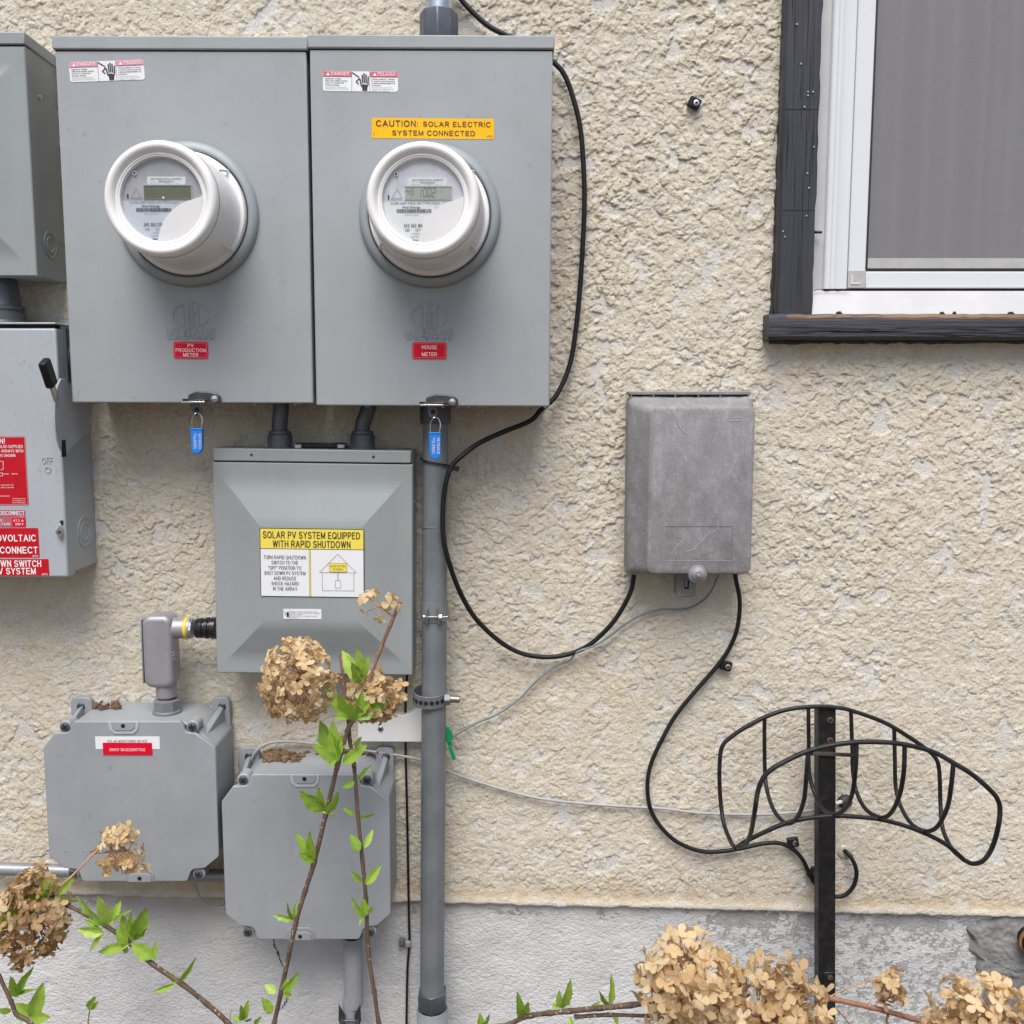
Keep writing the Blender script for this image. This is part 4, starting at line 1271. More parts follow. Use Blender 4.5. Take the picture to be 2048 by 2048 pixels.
    if not light:
        MB().box(fx(-.0), fx(.05), dep - 0.0018, dep - 0.0002, dz0 - 0.0005, dz0 + 0.0022).build('display_tab', M['label_white'], f)
    # dial print
    p = Print('dial_lettering', M['ink_soft'] if not light else M['ink_grey'], lo, dep - 0.0005)
    p.t('CL200 240V FM2S 3W TYPE R2SID 1.0Kh', fx(-.10), fz(-.055), 0.0030, 0.082, bold=0.012)
    p.t('12345678', fx(-.28), fz(-.325), 0.0012, 0.018) if False else None
    p.t('CA 0.5', fx(.36), fz(-.145), 0.0020, 0.010).t('30TA', fx(.34), fz(-.20), 0.0018, 0.006)
    p.t('NSP', fx(-.40), fz(-.70), 0.0032, 0.0068, bold=0.01).t('12Y210', fx(-.09), fz(-.70), 0.0032, 0.0135, bold=0.01)
    p.t('FIRMWARE  W', fx(-.15), fz(-.79), 0.0018, 0.015)
    p.t('Gen™5 Riva', fx(-.18), fz(-.86), 0.0026, 0.0165, bold=0.01)
    q = Print('dial_number', M['ink'], lo, dep - 0.0005)
    q.t('Xcel Energy', fx(-.30), fz(-.145), 0.0034, 0.0255, bold=0.012)
    q.t(number, fx(-.26), fz(-.59), 0.0046, 0.0265, bold=0.010)
    q.t('Itron', fx(-.19), fz(-.935), 0.0030, 0.0095, bold=0.03)
    p.t('NO 6012845', fx(.09), fz(-.59), 0.0018, 0.010).t('7600345363', fx(-.30), fz(-.335), 0.0016, 0.020)
    r = random.Random(number)
    x = fx(-.66)
    while x < fx(.20):
        a = r.choice((0.0005, 0.0008, 0.0011)); q.rect(x, x + a, fz(-.285), fz(-.195)); x += a + r.choice((0.0004, 0.0007))
    # white hood covering the lower right of the dial
    cur = [(.985, .10), (.93, .055), (.80, .01), (.66, -.03), (.52, -.08), (.38, -.16), (.24, -.27), (.12, -.39), (.03, -.51), (-.03, -.63), (-.08, -.76), (-.12, -.90), (-.14, -.985)]
    arcp = [(cos(a), sin(a)) for a in [radians(-98) + (radians(5) - radians(-98)) * k / 24 for k in range(25)]]
    poly = [(fx(a * 0.995), fz(b * 0.995)) for a, b in cur + arcp]
    MB().prism(poly, yf - 0.0048, yf - 0.0030).build('dial_hood', M['meter_white'], t, bev=0.0008)
    MB().lathe((ctr.x, yf - 0.0050, ctr.z), A, [(0.0570, 0.0), (0.0570, 0.0006)], 64, cap1=True).build('lens', M['lens'], t)
    drops(t, YB - 0.1255 + 0.0002, cu - 60, cv - 142, cu - 20, cv - 138, 0, 1) if False else None
    return t
meter(377, 430, 'white round meter with a blank olive display on the left meter box', M['face_grey'], M['lcd_dark'], '345 363 276', '9503428714', False, False)
meter(860, 432, 'white round meter with digits on its display, on the right meter box', M['face_white'], M['lcd_light'], '345 363 184', '9503439011', True, True)

# ------------------------------------------------------------------ blue seals hanging from the latches
def seal(u, v_top, v_body, v_end, y, tilt, label, number):
    k = mpp(y)
    a = W(u, v_top, y)
    t = thing('seal_tag', label, 'seal', tuple(a), 'blue plastic padlock seals')
    # swivel eye
    MB().prism(rotp([(a.x - 13 * k, a.z + 9 * k), (a.x + 3 * k, a.z + 9 * k), (a.x + 9 * k, a.z - 3 * k), (a.x + 8 * k, a.z - 13 * k), (a.x, a.z - 17 * k), (a.x - 8 * k, a.z - 14 * k)], (a.x, a.z), 0), y + 0.001, y + 0.0028).build('hasp_eye', M['latch'], t, bev=0.0004)
    MB().lathe((a.x, y + 0.0009, a.z - 5 * k), (0, -1, 0), [(5.4 * k, 0)], 16, cap1=True).build('eye_hole', M['dark_hole'], t)
    b = W(u + tilt, v_body, y)
    P = [b + Vector((-9 * k, 0, -2 * k)), b + Vector((-9.5 * k, 0, 12 * k)), b + Vector((-8 * k, 0, 22 * k)), b + Vector((-2 * k, -0.002, 30 * k)), b + Vector((4 * k, 0.0015, 31 * k)), b + Vector((10 * k, 0.0015, 22 * k)), b + Vector((10.5 * k, 0, 10 * k)), b + Vector((7 * k, 0, -2 * k))]
    MB().tube(spline(P, 5), 0.0008, 8).build('wire_shackle', M['steel'], t)
    e = W(u + tilt + 1, v_end, y)
    hw = 11.5 * k
    zt, zb = b.z, e.z
    pl = [(b.x - hw, zt), (b.x + hw, zt), (b.x + hw * .96, zb + hw * 1.3)]
    for i in range(9):
        an = radians(0 - 180 * i / 8)
        pl.append((e.x + hw * 0.95 * cos(an), zb + hw * 1.0 + hw * sin(an)))
    pl.append((b.x - hw * .96, zb + hw * 1.3))
    body = MB().prism(pl, y - 0.0045, y + 0.0045).build('body', M['blue'], t, bev=0.0014, seg=3)
    MB().box(b.x - hw - 0.0006, b.x + hw + 0.0006, y - 0.0053, y + 0.0053, zt - 0.0012, zt + 0.0012).build('cap', M['blue'], t, bev=0.0005)
    p = Print('lettering', M['white_ink'], body, y - 0.0049)
    zc = (zt + zb) / 2
    p.t(number, b.x + hw * .62, zc + 0.001, 0.0038, (zt - zb) * 0.62, deg=-90)
    p.t('XCEL ENERGY', b.x - hw * .15, zc + 0.001, 0.0026, (zt - zb) * 0.60, deg=-90)
    p.t('DO NOT REMOVE', b.x - hw * .42, zc - 0.002, 0.0016, (zt - zb) * 0.5, deg=-90)
seal(393, 815, 858, 908, YB - 0.004, 1, 'blue plastic seal hanging in front of bare stucco under the left meter box', '1978003')
seal(866, 819, 866, 919, YB - 0.006, 4, 'blue plastic seal hanging in front of the grey conduit pole', '1978005')

# ------------------------------------------------------------------ panel at the far left, top (cut by the frame)
def rot_box(x0, x1, z0, z1, c, deg):
    return rotp([(x0, z0), (x1, z0), (x1, z1), (x0, z1)], c, deg)
def pyramid_door(parent, x0, x1, z0, z1, y, base, top, h, m, c, deg, name='door'):
    """sheet door with a raised frustum pressed into it; base/top are (x0, x1, z0, z1)"""
    mb = MB()
    def ring(a, yy):
        x0_, x1_, z0_, z1_ = a
        return [(p[0], yy, p[1]) for p in rotp([(x0_, z0_), (x1_, z0_), (x1_, z1_), (x0_, z1_)], c, deg)]
    rings = [ring((x0, x1, z0, z1), y + 0.022), ring((x0, x1, z0, z1), y + 0.0015), ring((x0 + 0.0015, x1 - 0.0015, z0 + 0.0015, z1 - 0.0015), y)]
    e = 0.011
    b = base; t = top
    prof = lambda q: q * q / 2 if q < 1 else .5
    N = 7
    hx0, hx1, hz0, hz1 = (b[0] - e, b[1] + e, b[2] - e, b[3] + e)
    fx_ = min(.45, 2 * e / ((t[2] - b[2]) + 2 * e))          # share of the slope that is rounded at each end
    for i in range(N * 2 + 2):
        q = i / (N * 2 + 1)
        if q < fx_: yy = q * q / (2 * fx_)
        elif q > 1 - fx_: yy = 1 - fx_ - (1 - q) ** 2 / (2 * fx_)
        else: yy = q - fx_ / 2
        yy /= (1 - fx_)
        lo = [(b[0] - e) + (t[0] + e - b[0] + e) * q, (b[1] + e) + (t[1] - e - b[1] - e) * q, (b[2] - e) + (t[2] + e - b[2] + e) * q, (b[3] + e) + (t[3] - e - b[3] - e) * q]
        rings.append(ring(lo, y - h * yy))
    vs = [p for r in rings for p in r]
    fs = []
    for i in range(len(rings) - 1):
        for k in range(4):
            fs.append((i * 4 + k, i * 4 + (k + 1) % 4, (i + 1) * 4 + (k + 1) % 4, (i + 1) * 4 + k))
    n = (len(rings) - 1) * 4
    fs.append((n, n + 1, n + 2, n + 3))
    mb.add(vs, fs)
    return mb.build(name, m, parent, smooth=False)
def knockout(parent, p, r, axis, m):
    """half punched ring on a box side"""
    return MB().lathe(p, axis, [(r, -0.0005), (r, 0.0010), (r * .90, 0.0013), (r * .86, 0.0004), (r * .62, 0.0004), (r * .60, 0.0012), (r * .53, 0.0014), (r * .5, 0.0006)], 28, cap1=True).build('knockout', m, parent)

def breaker_panel():
    y = -0.105
    xr = W(62, 330, y).x; z1 = W(55, 64, y).z; z0 = W(68, 552, y).z
    x0 = xr - 0.33
    t = thing('breaker_panel', 'grey green panel cut off by the left edge, above the disconnect switch', 'panel', ((x0 + xr) / 2, -0.05, z0))
    c = ((x0 + xr) / 2, (z0 + z1) / 2)
    MB().prism(rot_box(x0 + 0.002, xr - 0.001, z0 + 0.002, z1 - 0.004, c, 0), y + 0.022, -0.004).build('body', M['panel'], t, bev=0.0012)
    zc = z1 - 0.018
    pyramid_door(t, x0, xr, z0, zc - 0.002, y, (x0 + .03, xr - 0.028, z0 + .03, zc - .035), (x0 + .085, xr - .082, z0 + .095, zc - .095), 0.014, M['panel'], c, 0)
    MB().prism(rot_box(x0 - 0.002, xr + 0.0015, zc, z1, c, 0), y - 0.002, -0.006).build('rain_hood', M['panel'], t, bev=0.0016)
    MB().box(x0, xr - 0.002, y + 0.003, y + 0.02, zc - 0.0026, zc + 0.001).build('hood_seam', M['dark_hole'], t)
    k = knockout(t, (xr - 0.001, -0.055, z0 + 0.055), 0.021, (1, 0, 0), M['panel'])
    for (u, v) in ((78, 195),):
        MB().lathe(WX(u, v, xr - 0.001), (1, 0, 0), [(0.0035, -0.001), (0.0035, 0.002), (0.0012, 0.004)], 12, cap1=True).build('screw', M['steel'], t)
    for (u, v) in ((88, 545), (72, 90)):
        MB().lathe(WX(u, v, xr - 0.0008), (1, 0, 0), [(0.0014, 0.0)], 8, cap1=True).build('pin_hole', M['dark_hole'], t)
    drops(t, y, 4, 100, 52, 500, 6, 71)
    drips(t, x0 + .2, xr - .01, z0, y + .008, 6, 72)
breaker_panel()

# short bent conduit between that panel and the switch
def left_elbow():
    a = W(2, 560, -0.055); b = W(8, 600, -0.055); c = W(10, 650, -0.055)
    t = thing('conduit_elbow', 'dark metal conduit elbow between the two left panels', 'conduit', tuple(c))
    P = spline([a + Vector((-0.018, 0, 0.012)), a, b, b + Vector((0.0, 0, -0.014))], 6)
    MB().tube(P, [0.020 + 0.006 * i / (len(P) - 1) for i in range(len(P))], 28).build('bend', M['cast_dark'], t)
    z = b.z - 0.013
    MB().lathe((b.x, -0.055, z), (0, 0, -1), [(0.026, -0.004), (0.0292, -0.002), (0.0292, 0.003), (0.0275, 0.004), (0.0275, 0.006), (0.0305, 0.008), (0.0305, 0.020), (0.034, 0.024), (0.034, 0.034)], 36, cap1=True).build('gland', M['cast_dark'], t)
left_elbow()

# ------------------------------------------------------------------ safety switch at the left edge
def safety_switch():
    y = -0.110
    xr = W(124, 900, y).x
    z1 = W(100, 656, y).z; z0 = W(100, 1155, y).z
    x0 = xr - 0.30
    t = thing('safety_switch', 'pale grey disconnect switch box with side lever and red solar stickers', 'switch box', ((x0 + xr) / 2, -0.05, z0))
    # body, door with rolled edges, top
    MB().box(x0 + 0.003, xr - 0.0005, -0.088, -0.004, z0 + 0.006, z1 + 0.006).build('body', M['switch'], t, bev=0.0015)
    MB().box(x0, xr, y, y + 0.026, z0, z1).build('door', M['switch'], t, bev=0.0035, seg=3)
    MB().box(x0, xr - 0.004, y + 0.004, y + 0.024, z1 + 0.0004, z1 + 0.0055).build('door_gap', M['dark_hole'], t)
    MB().box(x0 - 0.002, xr + 0.001, y - 0.002, -0.02, z1 + 0.0055, z1 + 0.0085).build('drip_cap', M['switch'], t, bev=0.001)
    # side lever: a plate that swings beside the box
    xp = xr + 0.012
    pts = [(122, 757), (116, 770), (111, 795), (109.5, 830), (111, 858), (115, 880), (121, 897), (130, 911), (135, 906), (150, 890), (168, 870), (184, 862), (184, 806), (160, 790), (140, 775), (131, 758)]
    pl = [(p.y, p.z) for p in (WX(u, v, xp) for u, v in pts)]
    lv = MB().prismx(pl, xp - 0.0025, xp).build('lever', M['switch'], t, bev=0.0008)
    sl_ = WX(129, 898, xp + 0.0006)
    MB().prismx([(sl_.y - 0.010, sl_.z - 0.012), (sl_.y + 0.006, sl_.z - 0.012), (sl_.y + 0.006, sl_.z + 0.014), (sl_.y - 0.006, sl_.z + 0.014)], xp, xp + 0.0004).build('lock_slot', M['dark_hole'], lv)
    MB().lathe((xr - 0.001, -0.062, WX(150, 830, xp).z), (1, 0, 0), [(0.020, 0), (0.020, 0.006), (0.012, 0.009), (0.012, 0.0105)], 24, cap1=True).build('lever_hub', M['switch'], t)
    g0 = WX(88, 722, xp); g1 = WX(104, 771, xp)
    d = (g1 - g0).normalized(); n = Vector((1, 0, 0)); e = d.cross(n).normalized()
    MB().obox((g0 + g1) / 2, d, n, e, (g1 - g0).length / 2 + 0.001, 0.0062, 0.011).build('lever_grip', M['black'], t, bev=0.004, seg=3)
    g2 = WX(112, 795, xp)
    MB().obox((g1 + g2) / 2, (g2 - g1).normalized(), n, (g2 - g1).normalized().cross(n), (g2 - g1).length / 2 + 0.004, 0.0022, 0.006).build('lever_arm', M['steel'], t, bev=0.0006)
    # hub bush towards the meter box, knock outs, latch
    MB().lathe((xr, -0.045, z1 - 0.045), (1, 0, 0), [(0.030, 0), (0.030, 0.003), (0.024, 0.004), (0.024, 0.018), (0.019, 0.020)], 30, cap1=True).build('hub', M['cast_dark'], t)
    MB().box(xr - 0.004, xr - 0.0005 + 0.0008, -0.076, -0.008, z1 - 0.082, z1 + 0.002).build('side_shadow_plate', M['cast_dark'], t)  # dark sheet standing in for shadow on the side of the box
    knockout(t, (xr - 0.0006, -0.045, z0 + 0.065), 0.026, (1, 0, 0), M['switch'])
    p = W(124, 1061, y)
    MB().prism([(p.x + 0.001, p.z + 0.012), (p.x + 0.003, p.z - 0.003), (p.x + 0.002, p.z - 0.012), (p.x - 0.005, p.z - 0.007), (p.x - 0.008, p.z - 0.001), (p.x - 0.004, p.z + 0.004)], y - 0.007, y - 0.002).build('latch', M['steel'], t, bev=0.0012)
    MB().box(p.x - 0.002, p.x + 0.003, y - 0.0006, y + 0.001, p.z + 0.009, p.z + 0.016).build('latch_slot', M['dark_hole'], t)
    MB().lathe((p.x - 0.001, y - 0.0072, p.z - 0.002), (0, -1, 0), [(0.0022, 0)], 10, cap1=True).build('latch_hole', M['dark_hole'], t)
    # raised OFF mark
    q = W(95, 921, y)
    em = Print('embossed_mark', M['switch'], t, y - 0.0010, (q.x, q.z), 0, 0.0012)
    em.t('OFF', q.x, q.z, 0.0095, 0.017, bold=0.01)
    em.line([(q.x + 0.0045 * cos(radians(a)), q.z - 0.0145 + 0.0045 * sin(radians(a))) for a in range(0, 360, 30)], 0.0013, True)
    # stickers
    def s(u1, v0, v1, m, wid, name, deg=0.0):
        x1 = W(u1, (v0 + v1) / 2, y).x; a = W(20, v0, y).z; b = W(20, v1, y).z
        o = MB().prism(rrect(x1 - wid, x1, b, a, 0.0012), y - 0.0005, y + 0.0002).build(name, m, t)
        return o, x1 - wid, x1, b, a
    yy = y - 0.0008
    kx = mpp(y)
    o, xa, xb, za, zb = s(54, 873, 1010, M['red_brick'], 0.15, 'caution_sign')
    pr = Print('sign_border', M['pink'], o, yy); pr.line([(xa, za + 0.001), (xb - 0.0006, za + 0.001), (xb - 0.0006, zb - 0.0012), (xa, zb - 0.0012)], 0.0007)
    pr = Print('lettering', M['white_ink'], o, yy)
    R = lambda u, v: (W(u, v, y).x, W(u, v, y).z)
    for (txt, u, v, h, w) in (('CAUTION!', 10, 882, 0.0075, 0.048), ('POWER TO THIS BUILDING IS ALSO SUPPLIED', 46, 893, 0.0045, 0.106), ('FROM ROOF MOUNTED ARRAYS WITH', 47, 902, 0.0042, 0.092), ('DISCONNECTS LOCATED AS SHOWN:', 32, 911, 0.0042, 0.085)):
        a = R(u, v); pr.t(txt, a[0], a[1], h, w, align='R', bold=0.008)
    pr.line([R(0, 922), R(7, 923), R(7, 938), R(2, 940)], 0.0006).line([R(0, 946), R(6, 946), R(6, 952), R(0, 952)], 0.0006).line([R(8, 948), R(18, 948)], 0.0006)
    a = R(30, 948); pr.t('INVERTER', a[0], a[1], 0.0018, 0.009)
    for (tx, v) in (('MAIN SERVICE', 970), ('METER LOCATION', 975)):
        a = R(28, v); pr.t(tx, a[0], a[1], 0.0018, 0.020, align='R')
    for i, tx in enumerate(('All Energy Solar', 'www.allenergysolar.com', 'SYSTEM MAP')):
        a = R(52, 997 + i * 4.2); pr.t(tx, a[0], a[1], 0.0016, 0.021, align='R')
    pr.line([R(0, 992), R(20, 992)], 0.0006)
    o, xa, xb, za, zb = s(51.5, 1020, 1054, M['red_faded'], 0.13, 'rating_sign')
    Print('rating_patch', M['red'], o, yy).rect(R(24, 1037)[0], xb - 0.0003, za + 0.0004, R(24, 1036.5)[1])
    pr = Print('lettering', M['white_ink'], o, yy - 0.0004)
    for (tx, u, v, h, w) in (('AC DISCONNECT', 49.5, 1026, 0.0062, 0.050), ('HTC', 49, 1033, 0.0020, 0.006), ('OUTPUT CURRENT:', 7, 1041, 0.0036, 0.045), ('OPERATING VOLTAGE', 22, 1048, 0.0038, 0.058), ('41.1 A', 48, 1041, 0.0034, 0.0165), ('240 V', 48, 1048, 0.0034, 0.013)):
        a = R(u, v); pr.t(tx, a[0], a[1], h, w, align='R', bold=0.012)
    o, xa, xb, za, zb = s(78, 1056, 1115, M['red_brick'], 0.155, 'disconnect_sign')
    pr = Print('lettering', M['white_ink'], o, yy)
    for (tx, u, v, h, w) in (('PHOTOVOLTAIC', 72, 1076, 0.0100, 0.096), ('AC DISCONNECT', 76, 1100, 0.0100, 0.103), ('HTC', 77, 1112, 0.0028, 0.009)):
        a = R(u, v); pr.t(tx, a[0], a[1], h, w, align='R', bold=0.022)
    o, xa, xb, za, zb = s(98, 1118, 1151, M['red_brick'], 0.165, 'shutdown_sign')
    pr = Print('lettering', M['white_ink'], o, yy)
    for (tx, u, v, h, w) in (('RAPID SHUTDOWN SWITCH', 83, 1127, 0.0098, 0.150), ('FOR SOLAR PV SYSTEM', 72, 1142, 0.0098, 0.140), ('HTC', 96, 1148.5, 0.0028, 0.009)):
        a = R(u, v); pr.t(tx, a[0], a[1], h, w, align='R', bold=0.022)
    drops(t, y, 5, 670, 115, 880, 30, 81)
    drops(t, y, 60, 880, 120, 1140, 15, 83)
safety_switch()

# ------------------------------------------------------------------ load centre in the middle
YP = -0.085
def load_center():
    x0, x1, z0, z1 = rect(431, 899, 823, 1348, YP)
    c = ((x0 + x1) / 2, (z0 + z1) / 2); deg = -0.75
    t = thing('load_center', 'grey panel with rapid shutdown sticker below the meter boxes', 'panel', (c[0], -0.04, z0))
    zc = W(600, 924, YP).z
    MB().prism(rot_box(x0 + 0.003, x1 + 0.000, z0 + 0.003, z1 - 0.003, c, deg), YP + 0.022, -0.004).build('body', M['panel'], t, bev=0.0012)
    b = rect(458, 967, 799, 1315, YP); tp = rect(524, 1050, 730, 1247, YP)
    pyramid_door(t, x0 - 0.0015, x1 + 0.0015, z0, zc - 0.002, YP, b, tp, 0.017, M['panel'], c, deg)
    MB().prism(rot_box(x0, x1 - 0.001, zc, z1, c, deg), YP - 0.001, -0.006).build('rain_hood', M['panel'], t, bev=0.0016)
    MB().prism(rot_box(x0 + 0.001, x1 - 0.002, zc - 0.004, zc + 0.001, c, deg), YP + 0.0025, YP + 0.02).build('hood_seam', M['dark_hole'], t)
    for (u, v) in ((503, 910), (747, 914)):
        p = W(u, v, YP - 0.0010)
        MB().lathe(p, (0, -1, 0), [(0.0026, -0.0005), (0.0024, 0.0004), (0.0016, 0.0002)], 12, cap1=True).build('rivet_hole', M['latch'], t)
    p = WX(828, 1003, x1 + 0.002)
    MB().lathe(p, (1, 0, 0), [(0.003, -0.001), (0.003, 0.002), (0.001, 0.0035)], 10, cap1=True).build('side_screw', M['steel'], t)
    # big sticker
    y = YP - 0.0172
    o, sx0, sx1, sz0, sz1, sc = sticker(t, 520.5, 1057, 728.5, 1194, y, M['ink'], 0.0022, -0.75, 'rapid_shutdown_sticker', 0.0006)
    w, h = sx1 - sx0, sz1 - sz0
    X = lambda q: sx0 + w * q
    Z = lambda q: sz0 + h * q
    b = 0.0011
    y1 = y - 0.0010
    Print('white_field', M['label_white'], o, y1, sc, -0.75).rect(sx0 + b, sx1 - b, sz0 + b, Z(.695))
    Print('yellow_header', M['yellow_pale'], o, y1, sc, -0.75).poly(rrect(sx0 + b, sx1 - b, Z(.705), sz1 - b, 0.0014, 3))
    p = Print('header_lettering', M['ink'], o, y1 - 0.0005, sc, -0.75)
    p.t('SOLAR PV SYSTEM EQUIPPED', X(.497), Z(.905), h * .094, w * .93, bold=0.012)
    p.t('WITH RAPID SHUTDOWN', X(.497), Z(.775), h * .094, w * .745, bold=0.012)
    p = Print('lettering', M['ink'], o, y1 - 0.0005, sc, -0.75)
    for i, s in enumerate(('TURN RAPID SHUTDOWN', 'SWITCH TO THE', '"OFF" POSITION TO', 'SHUT DOWN PV SYSTEM', 'AND REDUCE', 'SHOCK HAZARD', 'IN THE ARRAY')):
        ww = (.405, .255, .315, .395, .215, .262, .232)[i]
        p.t(s, X(.238), Z(.578 - .0765 * i), h * .050, w * ww, bold=0.0)
    Print('divider', M['yellow_pale'], o, y1 - 0.0003, sc, -0.75).rect(X(.472), X(.486), sz0 + b, Z(.695))
    p = Print('house_diagram', M['ink_dark_blue'], o, y1 - 0.0005, sc, -0.75)
    lw = 0.0005
    p.line([(X(.472), sz0 + b), (X(.472), Z(.695))], lw).line([(X(.486), sz0 + b), (X(.486), Z(.695))], lw)
    p.line([(X(.57), Z(.365)), (X(.748), Z(.635)), (X(.925), Z(.365))], lw, True)
    p.line([(X(.597), Z(.365)), (X(.597), Z(.10)), (X(.90), Z(.10)), (X(.90), Z(.365))], lw)
    p.line([(X(.748), Z(.365)), (X(.748), Z(.25))], 0.0008)
    p.line(rrect(X(.722), X(.774), Z(.14), Z(.25), 0.001, 2), lw, True)
    Print('array_box', M['yellow_pale'], o, y1 - 0.0009, sc, -0.75).rect(X(.665), X(.833), Z(.378), Z(.505))
    p = Print('array_lettering', M['ink_dark_blue'], o, y1 - 0.0013, sc, -0.75)
    p.t('SOLAR ELECTRIC', X(.749), Z(.462), h * .026, w * .145).t('PV PANELS', X(.749), Z(.415), h * .026, w * .095)
    Print('array_outline', M['ink_dark_blue'], o, y1 - 0.0013, sc, -0.75).line([(X(.665), Z(.378)), (X(.833), Z(.378)), (X(.833), Z(.505)), (X(.665), Z(.505))], 0.0003, True)
    p = Print('maker_mark', M['ink_dark_blue'], o, y1 - 0.0013, sc, -0.75)
    p.t('HTC', X(.965), Z(.045), h * .022, w * .03)
    # small label
    o, sx0, sx1, sz0, sz1, sc = sticker(t, 567, 1218, 643, 1238, YP - 0.0171, M['label_white'], 0.0005, -0.4, 'small_label')
    w, h = sx1 - sx0, sz1 - sz0
    p = Print('lettering', M['ink'], o, YP - 0.0181, sc, -0.4)
    for i, s in enumerate(('WARNING: HAZARDOUS VOLTAGE CAN SHOCK OR BURN', 'DISCONNECT ALL POWER BEFORE WORKING ON THIS EQUIPMENT', 'REPLACE ALL COVERS', 'SEE INSTRUCTIONS ON THE INSIDE OF THE DOOR', 'ADVERTENCIA')):
        p.t(s, sx0 + w * .18, sz1 - h * (.25 + .15 * i), h * .075, w * (.70, .78, .30, .70, .2)[i], align='L')
    p.line([(sx0 + w * .04, sz1 - h * .25), (sx0 + w * .07, sz1 - h * .45), (sx0 + w * .05, sz1 - h * .6)], 0.0008)
    p.poly(rrect(sx0 + w * .09, sx0 + w * .145, sz0 + h * .2, sz0 + h * .72, 0.0012, 2))
    p.line([(sx0 + w * .165, sz0), (sx0 + w * .165, sz1)], 0.0003)
    # dark hanging tab on the top with white clips
    MB().box(W(596, 892, -0.03).x, W(690, 892, -0.03).x, -0.045, -0.012, z1 + 0.0005, z1 + 0.0085).build('top_tab', M['black_gloss'], t, bev=0.0015)
    for u in (590, 676):
        MB().box(W(u, 892, -0.045).x, W(u + 13, 892, -0.045).x, -0.050, -0.030, z1 + 0.0005, z1 + 0.0065).build('white_clip', M['white_plastic'], t, bev=0.001)
    drops(t, YP, 436, 930, 815, 1340, 26, 91)
load_center()

# offset nipples between the meter box and the load centre
def nipple(u_top, u_bot, label, y):
    a = W(u_top, 806, y); b = W(u_bot, 866, y); c = W(u_bot, 898, y)
    t = thing('conduit_nipple', label, 'conduit', tuple(c), 'short conduits above the load centre')
    a.z += 0.004
    P = spline([a, Vector((a.x, y, a.z - 0.012)), Vector(((a.x + b.x) / 2, y, (a.z + b.z) / 2)), Vector((b.x, y, b.z + 0.010)), Vector((b.x, y, b.z - 0.012))], 5)
    MB().tube(P, 0.0125, 20).build('tube', M['cast_dark'], t)
    MB().lathe((b.x, y, b.z), (0, 0, -1), [(0.0135, -0.004), (0.0175, -0.003), (0.0182, 0.000), (0.0175, 0.002), (0.0192, 0.003), (0.0192, 0.022), (0.0215, 0.0235), (0.0215, b.z - c.z)], 32, cap1=True).build('connector', M['cast_dark'], t)
    for k in range(8):
        an = 2 * pi * k / 8 + 0.2
        MB().obox((b.x + 0.0194 * cos(an), y + 0.0194 * sin(an), b.z - 0.012), Vector((cos(an), sin(an), 0)), Vector((-sin(an), cos(an), 0)), Vector((0, 0, 1)), 0.0010, 0.0014, 0.0085).build('grip_rib', M['cast_dark'], t)
nipple(562, 559.5, 'dark straight conduit nipple between left meter box and load center', -0.055)
nipple(737, 725, 'dark kinked conduit nipple between right meter box and load center', -0.055)

